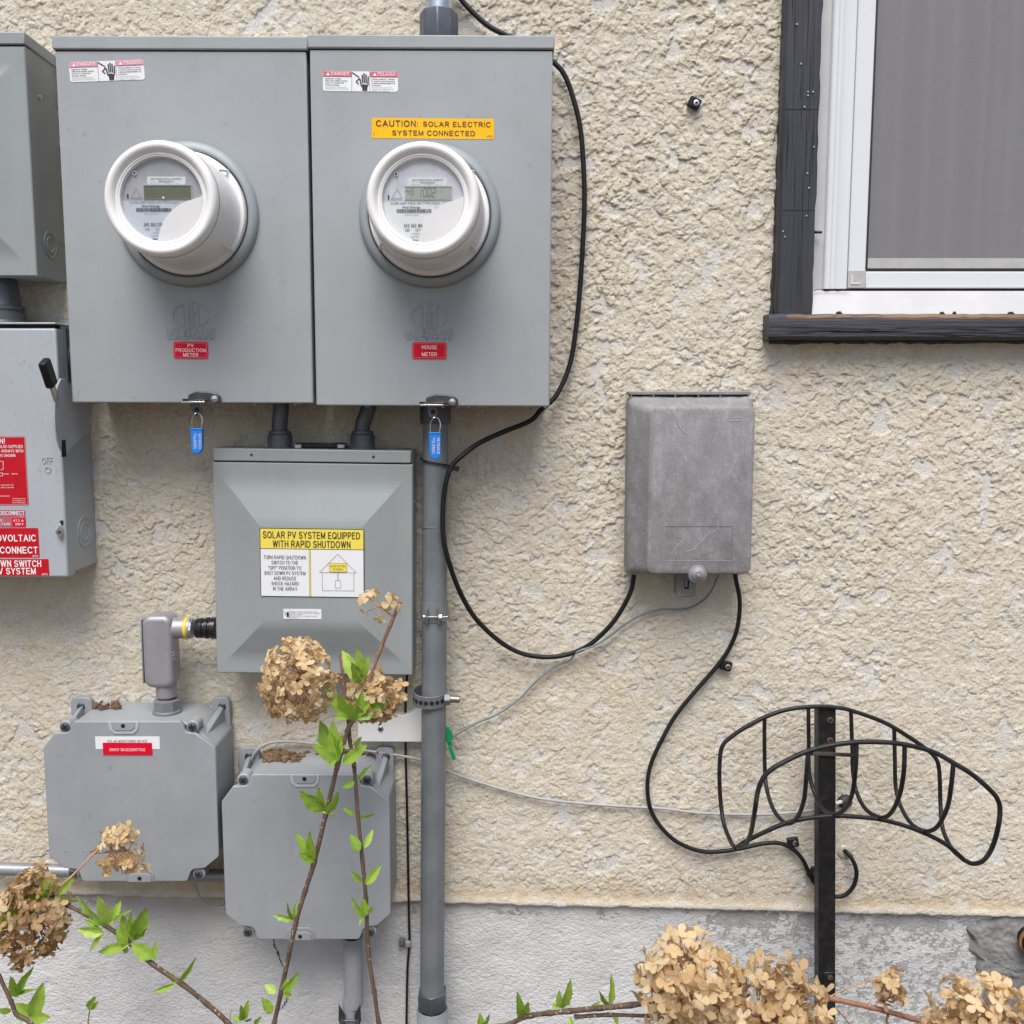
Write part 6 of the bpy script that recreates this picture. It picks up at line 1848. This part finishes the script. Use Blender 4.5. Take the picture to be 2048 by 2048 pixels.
# ------------------------------------------------------------------ grey telecom box
def telecom_box():
    y = -0.085
    x0, x1, z0, z1 = rect(1262, 795, 1507, 1153, y)
    t = thing('telecom_box', 'scuffed grey plastic telecom box on the stucco', 'telecom box', ((x0 + x1) / 2, -0.03, z0))
    def loft(rings, name, m, ang=40):
        vs, fs = [], []
        n = len(rings[0][0])
        for (poly, yy) in rings:
            vs += [(q[0], yy, q[1]) for q in poly]
        for i in range(len(rings) - 1):
            for k in range(n):
                j = (k + 1) % n
                fs.append((i * n + k, i * n + j, (i + 1) * n + j, (i + 1) * n + k))
        fs.append(tuple(range((len(rings) - 1) * n, len(rings) * n)))
        fs.append(tuple(range(n - 1, -1, -1)))
        return MB().add(vs, fs).build(name, m, t, ang=ang)
    R = lambda a, b, c, d, r: rrect(x0 + a, x1 - b, z0 + c, z1 + .0012 - d, r, 6)
    loft([(R(.000, -.002, .000, .004, .008), -0.004), (R(.000, -.002, .000, .004, .008), y + .050), (R(.001, .001, .001, .006, .009), y + .046)], 'base', M['demarc'])
    loft([(R(-.002, -.004, -.002, .001, .010), y + .046), (R(-.002, -.004, -.002, .001, .010), y + .034), (R(.000, -.003, .000, .004, .012), y + .030),
          (R(.004, -.002, .001, .008, .013), y + .026), (R(.026, .000, .004, .016, .012), y + .0035), (R(.028, .001, .0055, .018, .011), y + .0012), (R(.031, .004, .009, .021, .010), y)], 'cover', M['demarc'], 24)
    # hinge bar along the top
    za = W(1380, 783, y + .05).z; zb = W(1380, 790, y + .05).z
    xa, xb = W(1257, 786, y + .045).x, W(1499, 786, y + .045).x
    MB().box(xa, xb, y + .036, -0.006, zb, za).build('hinge_bar', M['demarc'], t, bev=0.0012)
    MB().box(xa + .002, xb - .001, y + .040, y + .060, zb - .0026, zb).build('hinge_gap', M['dark_hole'], t)
    for q in (.02, .20, .38, .57, .75, .98):
        MB().box(xa + (xb - xa) * q - .001, xa + (xb - xa) * q + .001, y + .0365, y + .045, zb - .0032, zb + .0005).build('hinge_pin', M['demarc'], t)
    # label field drawn flat: its recess is painted as shaded and lit edge lines
    fx0, fx1, fz0, fz1 = rect(1328, 1053, 1464, 1121, y)
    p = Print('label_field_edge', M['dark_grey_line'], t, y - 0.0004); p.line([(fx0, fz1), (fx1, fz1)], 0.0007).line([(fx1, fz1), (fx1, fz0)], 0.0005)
    p = Print('label_field_edge', M['scuff_edge_light'], t, y - 0.0004); p.line([(fx0, fz0), (fx1, fz0)], 0.0008).line([(fx0, fz1), (fx0, fz0)], 0.0004)
    # scratches
    for pts in ([(1436, 1040), (1436, 1055), (1428, 1063), (1418, 1066), (1408, 1078), (1398, 1087), (1388, 1098), (1373, 1103)], [(1346, 1102), (1356, 1090), (1369, 1077)], [(1343, 820), (1350, 834), (1357, 850), (1368, 864), (1376, 868)], [(1470, 836), (1478, 835), (1484, 836)], [(1460, 842), (1472, 842), (1482, 840)], [(1362, 950), (1363, 960), (1363, 968)]):
        P = spline([W(u, v, y - .0002) for u, v in pts], 4)
        MB().tube(P, 0.0005, 5).build('scratch', M['scuff_edge_light'], t)
    # security screw and lock tab
    k = W(1396, 1149, y - .004)
    MB().lathe((k.x, y + .012, k.z), (0, -1, 0), [(0.0150, 0), (0.0150, 0.012), (0.0142, 0.014), (0.0125, 0.0142), (0.0120, 0.0155), (0.0085, 0.0190), (0.0050, 0.0205), (0.0046, 0.0195)], 30, cap1=True).build('security_screw', M['demarc_light'], t)
    MB().lathe((k.x, y - .0083, k.z), (0, -1, 0), [(0.0040, 0), (0.0040, 0.0012), (0.0026, 0.0018)], 6, cap1=True).build('hex_head', M['demarc'], t)
    tb = rect(1352, 1156, 1391, 1193, -0.045)
    MB().prism(rrect(tb[0], tb[1], tb[2], tb[3] + .01, 0.005), -0.050, -0.024).build('lock_tab', M['demarc'], t, bev=0.002)
    h = rect(1369, 1161, 1378, 1178, -0.0505)
    MB().box(h[0], h[1], -0.0508, -0.0495, h[2], h[3]).build('tab_hole', M['dark_hole'], t)
    MB().box(h[0] + .001, h[1] - .003, -0.0520, -0.0505, h[2] + .004, h[3]).build('tab_tongue', M['demarc_light'], t)
M['dark_grey_line'] = mat('dark_edge_shade', (0.075, 0.075, 0.08), 0.7)
M['scuff_edge_light'] = mat('pale_scuff_and_edge_light', (0.36, 0.36, 0.37), 0.7)
M['demarc_light'] = mat('grey_plastic_screw', (0.24, 0.235, 0.25), 0.5, var=0.12, vs=80, bump=0.2)
telecom_box()

# ------------------------------------------------------------------ hose holder on a post
def hose_holder():
    q = lambda x, y: (1400 + x * 0.3458, 1380 + y * 0.3458)
    BK, FR = -0.065, -0.275
    base = W(1653, 2048, -0.06)
    t = thing('hose_holder', 'black wrought iron hose holder on an angle iron post', 'hose holder', (base.x, -0.06, 0.0))
    u0, u1 = 1637, 1672
    a = W(u0, 1418, -.062); b = W(u1, 1418, -.062)
    zt = a.z
    pb = W(u0, 2048, -.062); ux = (pb.x - a.x) / (pb.z - a.z)          # the post leans a little
    def raked(prof, z0, z1, name, m):
        n = len(prof)
        vs = [(p[0] + ux * (z - zt), p[1], z) for z in (z0, z1) for p in prof]
        fs = [tuple(range(n)), tuple(range(2 * n - 1, n - 1, -1))] + [(i, (i + 1) % n, (i + 1) % n + n, i + n) for i in range(n)]
        MB().add(vs, fs).build(name, m, t, bev=0.0012)
    raked([(a.x, -.062), (b.x, -.062), (b.x, -.057), (a.x + .005, -.057), (a.x + .005, -.038), (a.x, -.038)], -0.05, zt, 'post', M['black_iron'])
    r = 0.0036
    def wire(pts, name, rr=r, sub=6):
        P = spline([W(*q(x, y), d) for x, y, d in pts], sub)
        return MB().tube(P, rr, 10).build(name, M['black_iron'], t, ang=60)
    M2 = (BK + FR) / 2
    # rear rim
    wire([(205, 912, -.150), (180, 880, -.125), (140, 780, -.085), (120, 650, BK), (112, 500, BK), (118, 370, BK), (135, 315, BK), (170, 280, BK), (240, 230, BK), (380, 155, BK), (520, 110, BK), (690, 95, BK), (800, 103, BK), (880, 120, BK), (1060, 185, BK), (1190, 260, BK), (1300, 335, BK), (1352, 380, BK), (1378, 430, BK), (1387, 520, BK), (1390, 640, BK), (1400, 780, -.085), (1425, 860, -.110), (1465, 930, -.135), (1530, 985, -.165)], 'rear_rim')
    # front rim
    wire([(215, 908, -.155), (265, 890, -.185), (295, 820, -.225), (318, 690, FR), (335, 585, FR), (362, 515, FR), (400, 470, FR), (470, 425, FR), (620, 355, FR), (790, 315, FR), (960, 300, FR), (1150, 310, FR), (1340, 355, FR), (1480, 430, FR), (1590, 500, FR), (1690, 590, FR), (1722, 635, FR), (1735, 690, FR), (1725, 790, FR), (1690, 910, -.245), (1640, 985, -.205), (1580, 1005, -.180), (1530, 985, -.165)], 'front_rim')
    # bottom rail
    wire([(205, 914, -.150), (290, 862, -.162), (470, 780, M2), (600, 745, M2), (780, 728, M2), (960, 738, M2), (1060, 752, M2), (1200, 790, M2), (1330, 842, M2), (1440, 905, M2), (1530, 985, -.165)], 'bottom_rail')
    hoops = [[(373, 160, BK), (373, 320, BK), (376, 480, BK), (390, 590, -.085), (430, 700, -.125), (500, 772, M2), (560, 740, -.205), (600, 640, -.245), (615, 500, FR), (625, 360, FR)],
             [(627, 103, BK), (629, 300, BK), (632, 480, BK), (668, 610, -.085), (715, 690, -.125), (775, 718, M2), (835, 690, -.205), (880, 600, -.245), (900, 450, FR), (905, 308, FR)],
             [(873, 125, BK), (880, 320, BK), (885, 480, BK), (908, 595, -.085), (960, 690, -.125), (1040, 737, M2), (1100, 715, -.205), (1150, 620, -.245), (1178, 480, FR), (1184, 322, FR)],
             [(1123, 215, BK), (1127, 400, BK), (1132, 560, BK), (1160, 670, -.085), (1220, 770, -.125), (1302, 816, M2), (1372, 790, -.205), (1430, 680, -.245), (1452, 560, FR), (1466, 425, FR)]]
    for h in hoops:
        wire(h, 'hoop', 0.0034)
    wire([(640, 366, FR), (700, 368, -.20), (790, 372, -.10), (880, 377, -.07)], 'cross_brace', 0.0032, 3)
    wire([(632, 366, -.066), (760, 371, -.066), (884, 377, -.066)], 'cross_brace', 0.0028, 3)
    for (x, y_) in ((752, 175), (752, 293)):
        p = W(*q(x, y_), -.0625)
        s = MB().lathe(p, (0, -1, 0), [(0.0058, 0), (0.0056, 0.0018), (0.0040, 0.0026), (0.0026, 0.0022)], 14, cap1=True).build('bolt', M['rust'], t)
        MB().lathe(p + Vector((0, -.0027, 0)), (0, -1, 0), [(0.0024, 0)], 6, cap1=True).build('bolt_socket', M['dark_hole'], s)
    p = W(*q(752, 1663), -.0648)
    MB().lathe(p, (0, -1, 0), [(0.0052, 0), (0.0048, 0.0018), (0.002, 0.0024)], 12, cap1=True).build('bolt', M['rust'], t)
    # splice plate of the lower post
    raked([(a.x + .0085, -.0645), (b.x - .0006, -.0645), (b.x - .0006, -.0621), (a.x + .0085, -.0621)], -0.04, W(1660, 1944, -.063).z, 'splice_plate', M['black_iron'])
hose_holder()

# ------------------------------------------------------------------ hydrangeas: stems, young leaves, dried flower heads
def leaf_mesh(seed):
    r = random.Random(seed)
    N, C = 11, 6
    vs, fs, vein = [], [], []
    fold = r.uniform(.10, .30); curl = r.uniform(-.10, .22); twist = r.uniform(-.25, .25); wav = r.uniform(.015, .035)
    for i in range(N + 1):
        t = i / N
        w = 0.5 * (sin(pi * min(1, t ** 0.82)) ** 0.85) * (1 - 0.18 * t) + (0.03 if t < .05 else 0)
        if 0 < i < N:
            w *= 1.0 + (0.07 if i % 2 else -0.05)
        for j in range(-C // 2, C // 2 + 1):
            q = j / (C / 2)
            x = w * q
            z = fold * abs(x) - curl * t * t + wav * sin(t * 17 + 3 * q) * abs(q)
            a = twist * t
            vs.append((x * cos(a) - z * sin(a), t - 0.05 * abs(q) * (1 - t), x * sin(a) + z * cos(a)))
            vein.append(1.0 if j == 0 else (0.35 if i % 2 == 0 else 0.0))
    K = C + 1
    for i in range(N):
        for j in range(C):
            fs.append((i * K + j, i * K + j + 1, (i + 1) * K + j + 1, (i + 1) * K + j))
    me = bpy.data.meshes.new('leaf')
    me.from_pydata(vs, [], fs)
    a = me.attributes.new('vein', 'FLOAT', 'POINT')
    a.data.foreach_set('value', vein)
    me.shade_smooth()
    me.materials.append(M['leaf'])
    return me
LEAVES = [leaf_mesh(40 + i) for i in range(7)]
def floret_mesh(seed, m):
    r = random.Random(seed)
    mb = MB()
    a0 = r.uniform(0, 1)
    for k in range(4):
        a = a0 + k * pi / 2 + r.uniform(-.2, .2)
        L = r.uniform(.8, 1.08); wd = r.uniform(.70, .92); cup = r.uniform(-.15, .35); tw = r.uniform(-.5, .5); bend = r.uniform(-.55, .55)
        vs = []
        rows = [(.04, .12), (.26, .60), (.55, 1.0), (.84, .88), (1.0, .42)]
        for (t, w) in rows:
            for q in (-1, -.45, .45, 1):
                x = wd * .5 * w * q
                z = cup * (abs(q) - .4) * w * .4 + bend * t * t + tw * x * t + .045 * sin(8 * t + 5 * q + 6 * wd) + .03 * sin(15 * q + 3 * k)
                vs.append(Vector((x, t * L, z)))
        R_ = Matrix.Rotation(a, 3, 'Z')
        vs = [R_ @ v for v in vs]
        fs = [(i * 4 + j, i * 4 + j + 1, (i + 1) * 4 + j + 1, (i + 1) * 4 + j) for i in range(4) for j in range(3)]
        mb.add(vs, fs)
    mb.lathe((0, 0, -.02), (0, 0, 1), [(.07, 0), (.08, .06), (.02, .12)], 5, cap1=True)
    me = mb.mesh('floret', m, True, 80)
    return me
FLORETS = {k: [floret_mesh(60 + i, M[k]) for i in range(6)] for k in ('petal_cream', 'petal_tan', 'petal_brown')}

for k_ in ('petal_tan', 'petal_brown', 'petal_cream'):
    M[k_ + '_in'] = M[k_]
def place(me, name, parent, B, d, n, sx, sy, sz):
    d = d.normalized()
    x = d.cross(n)
    if x.length < 1e-4:
        x = d.cross(Vector((.3, .5, .8)))
    x.normalize()
    z = x.cross(d)
    o = bpy.data.objects.new(name, me)
    COL.objects.link(o)
    mtx = Matrix(((x.x * sx, d.x * sy, z.x * sz, B.x), (x.y * sx, d.y * sy, z.y * sz, B.y), (x.z * sx, d.z * sy, z.z * sz, B.z), (0, 0, 0, 1)))
    o.parent = parent
    o.matrix_parent_inverse = parent_world(parent).inverted()
    o.matrix_basis = mtx
    return o
LR = random.Random(77)
def leaf(shrub, u, v, u2, v2, w, y):
    B = W(u, v, y)
    T = W(u2, v2, y + LR.uniform(-.025, .010))
    d = T - B
    n = Vector((LR.uniform(-.55, .55), -1.0, LR.uniform(-.2, .7)))
    L = d.length * 1.10
    wid = w * mpp(y) * LR.uniform(1.0, 1.35)
    place(LR.choice(LEAVES), 'leaf', shrub, B, d, n, wid, L, L * .9)
def stem(shrub, pts, r0, r1, m, name='stem', ground=False):
    P = [W(u, v, y) for u, v, y in pts]
    if ground:
        g = shrub.location
        b = P[0]
        P = [Vector((g.x, g.y, -0.02)), Vector(((g.x + b.x) / 2 + (b.x - g.x) * .1, (g.y + b.y) / 2, b.z * .45)), ] + P
    P = spline(P, 6)
    n = len(P)
    rr = []
    r = random.Random(int(abs(pts[0][0]) * 7) + len(pts))
    for i in range(n):
        a = r0 + (r1 - r0) * i / (n - 1)
        rr.append(a * (1 + (.22 if i % 6 == 0 else 0) + r.uniform(-.06, .06)))
    return MB().tube(P, rr, 9).build(name, m, shrub, ang=80)

def head(shrub, u, v, y, ru, rv, N, petal_px, mats, seed, loose=0.0, stalk_from=None, inner=0.6, tilt=0.0, cone=0.0, back=0.35):
    r = random.Random(seed)
    k = mpp(y)
    c = W(u, v, y)
    a, b = ru * k, rv * k
    dpt = min(a, b) * .9
    ct, st = cos(radians(tilt)), sin(radians(tilt))
    def pos(dv, s):
        sh = 1.0 - cone * (dv.z * .5 + .5)
        x, yy, z = dv.x * a * s * sh, dv.y * dpt * s * sh, dv.z * b * s
        return c + Vector((x * ct - z * st, yy, x * st + z * ct))
    spots = []
    i = 0
    while len(spots) < N and i < N * 30:
        i += 1
        z = r.uniform(-1, 1); an = r.uniform(0, 2 * pi); q = math.sqrt(1 - z * z)
        dv = Vector((q * cos(an), q * sin(an), z))
        if dv.y > back:
            continue
        s = r.uniform(.80, 1.0) - loose * r.random()
        p = pos(dv, s)
        if spots and i < N * 22:
            m_ = min((p - o_[0]).length for o_ in spots)
            if m_ < petal_px * k * .78:
                continue
        spots.append((p, dv))
    # stalk work of the head
    mb = MB()
    f = W(*stalk_from, y) if stalk_from else c + Vector((0, 0, -b))
    mb.tube([f, c.lerp(f, .5), c, c + (c - f) * .35], [.0016, .0014, .0012, .0007], 6)
    for (p, dv) in spots:
        s_ = c + (c - f) * r.uniform(-.5, .3)
        md = s_.lerp(p, .55) + Vector((r.uniform(-1, 1), r.uniform(-1, 1), r.uniform(-1, 1))) * a * .08
        mb.tube([s_, md, p - dv * .002], [.0008, .0006, .0004], 4, caps=False)
    h = mb.build('flower_head', M['stalk'], shrub, ang=80)
    def orient(dv):
        n = (dv + Vector((r.uniform(-.85, .85), r.uniform(-.85, .85), r.uniform(-.85, .85)))).normalized()
        t = n.cross(Vector((r.uniform(-1, 1), r.uniform(-1, 1), r.uniform(-1, 1)))).normalized()
        return n, t
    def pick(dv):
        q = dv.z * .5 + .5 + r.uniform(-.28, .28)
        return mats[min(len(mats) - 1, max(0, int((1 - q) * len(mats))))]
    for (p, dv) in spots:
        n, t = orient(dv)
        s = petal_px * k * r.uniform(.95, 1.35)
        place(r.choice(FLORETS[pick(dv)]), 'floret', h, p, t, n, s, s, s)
    # petals deep inside, too hidden to tell apart
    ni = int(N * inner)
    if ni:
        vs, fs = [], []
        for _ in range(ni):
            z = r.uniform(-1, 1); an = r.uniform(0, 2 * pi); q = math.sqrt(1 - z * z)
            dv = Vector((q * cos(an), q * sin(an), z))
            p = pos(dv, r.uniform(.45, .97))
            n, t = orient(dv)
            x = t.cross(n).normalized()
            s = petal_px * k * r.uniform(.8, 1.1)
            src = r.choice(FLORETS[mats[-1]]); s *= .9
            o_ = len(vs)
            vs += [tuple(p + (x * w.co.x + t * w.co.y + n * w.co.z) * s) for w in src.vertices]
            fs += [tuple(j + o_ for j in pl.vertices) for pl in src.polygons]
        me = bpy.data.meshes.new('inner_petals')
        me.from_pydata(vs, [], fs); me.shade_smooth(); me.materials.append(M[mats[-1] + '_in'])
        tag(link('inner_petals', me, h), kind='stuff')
    return h

# ---- left shrub
YL = -0.25
sL = thing('hydrangea_shrub', 'hydrangea in front of the junction boxes with green leaves and dried flower heads', 'shrub', (-0.26, -0.30, 0.0), 'hydrangea shrubs')
stem(sL, [(535, 2120, -.27), (548, 2048, -.26), (563, 1981, -.26), (590, 1852, -.255), (610, 1783, -.25), (628, 1726, YL), (652, 1627, YL), (675, 1531, YL), (695, 1462, YL), (706, 1440, YL)], .0036, .0034, M['bark'], ground=True)
stem(sL, [(775, 2130, -.25), (758, 2048, -.25), (748.5, 1984, -.25), (737, 1905, -.245), (732, 1799, -.24), (725, 1723, -.24), (716, 1631, -.24), (708, 1531, -.24), (700, 1482, -.24), (697, 1440, -.24)], .0034, .0028, M['bark'], ground=True)
stem(sL, [(706, 1442, YL), (715, 1405, YL), (735, 1369, YL), (758, 1306, YL), (781, 1250, YL), (801, 1203, YL)], .0030, .0026, M['bark_red'], 'branch')
stem(sL, [(698, 1445, -.24), (692, 1400, -.24), (688, 1372, -.24), (684, 1340, -.24), (679, 1309, -.24)], .0026, .0016, M['bark_red'], 'branch')
stem(sL, [(683, 1356, -.24), (665, 1345, -.245), (640, 1346, -.25), (606, 1352, -.25)], .0013, .0009, M['stalk'], 'flower_stalk')
YS = -0.30
stem(sL, [(500, 2110, -.31), (457, 2048, YS), (414, 2008, YS), (364, 1968, YS), (305, 1928, YS), (258, 1885, YS), (212, 1852, YS), (172, 1829, YS), (132, 1809, YS), (99, 1789, YS)], .0040, .0026, M['bark'], ground=True)
stem(sL, [(99, 1789, YS), (143, 1753, -.29), (182, 1713, -.28), (205, 1693, -.27), (240, 1690, -.26)], .0016, .0011, M['stalk'], 'flower_stalk')
stem(sL, [(99, 1789, YS), (60, 1840, -.31), (20, 1870, -.32), (-30, 1900, -.33)], .0020, .0016, M['bark_red'], 'branch')
stem(sL, [(90, 2110, -.34), (62, 2048, -.34), (33, 2028, -.34), (23, 2004, -.34), (0, 1955, -.34), (-30, 1890, -.34)], .0036, .0026, M['bark'], ground=True)
stem(sL, [(172, 2110, -.3), (176, 2048, -.3), (180, 2017, -.3), (186, 1994, -.3)], .0012, .0008, M['bark_red'], 'shoot', ground=True)
stem(sL, [(459, 2050, YS), (460, 2034, YS), (463, 2018, YS)], .0009, .0005, M['stalk'], 'flower_stalk')
def LG(shrub, ox, oy, k, y, rows):
    for (a, b, c, d, w) in rows:
        leaf(shrub, ox + a * k, oy + b * k, ox + c * k, oy + d * k, w * k, y)
LG(sL, 400, 1200, .3313, YL - .004, [
    (975, 490, 860, 325, 75), (980, 480, 955, 310, 65), (985, 470, 1012, 345, 45), (965, 495, 915, 385, 60),
    (930, 715, 765, 555, 95), (938, 718, 835, 590, 115), (945, 700, 1030, 530, 95), (950, 712, 1138, 608, 75), (955, 700, 985, 560, 60), (890, 705, 808, 716, 30),
    (832, 962, 732, 750, 105), (825, 965, 800, 760, 85), (845, 905, 860, 825, 45), (820, 972, 700, 880, 65), (812, 960, 790, 1000, 30),
    (868, 982, 998, 882, 75), (935, 882, 972, 830, 32), (965, 1085, 1026, 1005, 35), (930, 1100, 860, 1132, 45),
    (745, 1268, 610, 1160, 75), (752, 1262, 718, 1135, 55), (770, 1282, 832, 1182, 65), (772, 1288, 735, 1212, 55), (780, 1285, 826, 1294, 24),
    (930, 1300, 868, 1258, 32), (970, 1310, 1036, 1302, 28),
    (682, 1572, 585, 1420, 65), (682, 1562, 662, 1412, 55), (682, 1578, 598, 1530, 45), (692, 1560, 700, 1488, 22),
    (962, 1512, 912, 1422, 52), (995, 1492, 1042, 1392, 38), (970, 1702, 918, 1643, 34), (1005, 1712, 1083, 1613, 58),
    (565, 1926, 528, 1838, 28), (570, 1922, 580, 1828, 28), (560, 1930, 450, 1904, 34),
    (990, 1912, 918, 1805, 55), (1002, 1902, 985, 1800, 42), (985, 1925, 965, 1950, 22), (1022, 1885, 1040, 1855, 26)])
LG(sL, 0, 1640, .3313, YS - .004, [
    (640, 632, 478, 478, 95), (650, 622, 598, 478, 75), (668, 622, 722, 498, 52), (690, 612, 785, 545, 28), (622, 680, 478, 662, 62), (620, 682, 535, 795, 32), (615, 672, 518, 604, 32),
    (800, 722, 738, 590, 75), (815, 716, 878, 538, 85), (808, 722, 790, 575, 62), (828, 692, 902, 630, 24), (770, 752, 586, 802, 52), (762, 752, 708, 668, 62), (756, 758, 748, 808, 50),
    (912, 832, 800, 748, 75), (930, 842, 942, 742, 38), (1085, 972, 1172, 860, 34), (1062, 982, 1028, 928, 42), (1050, 992, 938, 1032, 34),
    (240, 522, 188, 378, 65), (246, 520, 265, 368, 55), (252, 512, 300, 428, 50), (222, 502, 130, 468, 45), (236, 532, 180, 546, 45), (350, 452, 436, 358, 45), (345, 462, 472, 500, 55), (300, 442, 315, 368, 42),
    (38, 612, 62, 488, 42), (95, 612, 102, 478, 52), (20, 642, 92, 634, 32), (-5, 742, 82, 718, 42), (12, 612, 0, 500, 50), (-20, 680, 30, 590, 50),
    (100, 1062, 68, 938, 55), (110, 1052, 192, 902, 55), (102, 1052, 204, 1024, 30), (182, 1192, 88, 1118, 85), (192, 1182, 255, 996, 85), (192, 1196, 288, 1190, 62), (62, 1156, -5, 1150, 36),
    (540, 1142, 572, 1068, 42), (532, 1142, 555, 1085, 40), (546, 1140, 590, 1100, 24),
    (1460, 1205, 1448, 1108, 45), (1466, 1205, 1498, 1098, 42), (1452, 1212, 1408, 1188, 28), (1475, 1212, 1522, 1188, 28), (1540, 1232, 1568, 1195, 28)])
LG(sL, 0, 1640, .3313, -.262, [(1640, 1162, 1583, 1078, 52), (1720, 1042, 1798, 932, 55), (1715, 1052, 1758, 1062, 42), (1662, 1042, 1603, 998, 44), (1705, 1045, 1735, 960, 40)])
head(sL, 596, 1360, YL - .005, 80, 92, 100, 12.2, ('petal_cream', 'petal_cream', 'petal_tan', 'petal_tan'), 1, 0.05, (680, 1352), 1.7)
head(sL, 750, 1392, YL + .025, 62, 60, 50, 11.5, ('petal_cream', 'petal_cream', 'petal_tan'), 2, 0.05, (712, 1432), 1.8)
head(sL, 758, 1212, YL, 52, 38, 12, 12.5, ('petal_cream', 'petal_cream', 'petal_tan'), 3, 0.3, (790, 1236), 0.15)
head(sL, 242, 1702, -.262, 60, 64, 40, 11.5, ('petal_cream', 'petal_cream', 'petal_tan'), 4, 0.35, (190, 1706), 0.7)
head(sL, 66, 1830, -.30, 92, 116, 98, 13.0, ('petal_tan', 'petal_tan', 'petal_brown', 'petal_brown'), 5, 0.05, (70, 1880), 1.5, tilt=-14, cone=.32)

# ---- right shrub
YR = -0.52
sR = thing('hydrangea_shrub', 'hydrangea at the bottom right with two large dried tan flower heads', 'shrub', (0.32, -0.55, 0.0), 'hydrangea shrubs')
stem(sR, [(950, 2110, -.42), (1023, 2048, -.43), (1063, 2031, -.44), (1100, 2026, -.45), (1139, 2022, -.46), (1200, 2016, -.48), (1262, 2010, -.50), (1340, 2000, YR)], .0030, .0034, M['bark'], ground=True)
stem(sR, [(1150, 2034, -.46), (1215, 2030, -.48), (1300, 2032, -.50)], .0026, .0022, M['bark'], 'branch')
stem(sR, [(2000, 2130, -.42), (1900, 2062, -.42), (1821, 2036, -.42), (1740, 2014, -.42), (1657, 1996, -.42)], .0036, .0034, M['bark_red'], ground=True)
stem(sR, [(1659, 1994, -.42), (1690, 1978, -.42), (1720, 1967, -.42), (1751, 1958, -.42), (1775, 1960, -.42)], .0010, .0008, M['stalk'], 'flower_stalk')
stem(sR, [(1672, 2018, -.44), (1688, 2034, -.44), (1705, 2056, -.44)], .0010, .0008, M['bark_red'], 'twig')
stem(sR, [(1776, 2030, -.42), (1774, 2045, -.42), (1786, 2060, -.42)], .0016, .0012, M['bark_red'], 'twig')
LG(sR, 500, 1640, .3313, -.43, [(1640, 1192, 1622, 1078, 55), (1656, 1192, 1678, 1098, 45), (1395, 1250, 1388, 1175, 38), (1402, 1250, 1445, 1190, 34), (1872, 1132, 1868, 1042, 50), (1884, 1132, 1938, 985, 48), (1850, 1142, 1828, 1110, 34)])
LG(sR, 1140, 1780, .47, -.46, [(170, 492, 178, 368, 42), (178, 492, 128, 438, 32), (88, 502, 128, 478, 22), (185, 522, 204, 572, 22), (0, 545, 8, 600, 22)])
head(sR, 1372, 1975, YR, 112, 128, 100, 19, ('petal_cream', 'petal_tan', 'petal_tan'), 6, 0.05, (1330, 2020), 1.8)
head(sR, 1535, 2035, YR - .01, 142, 128, 112, 19, ('petal_tan', 'petal_cream', 'petal_tan'), 7, 0.05, (1480, 2060), 1.8)
head(sR, 1782, 1975, -.42, 34, 48, 20, 14, ('petal_tan', 'petal_brown'), 8, 0.35, (1752, 1960), 0.1)
head(sR, 1958, 2040, -.50, 128, 100, 68, 18, ('petal_cream', 'petal_tan', 'petal_tan'), 9, 0.05, (1900, 2050), 2.0)
finish_prints()
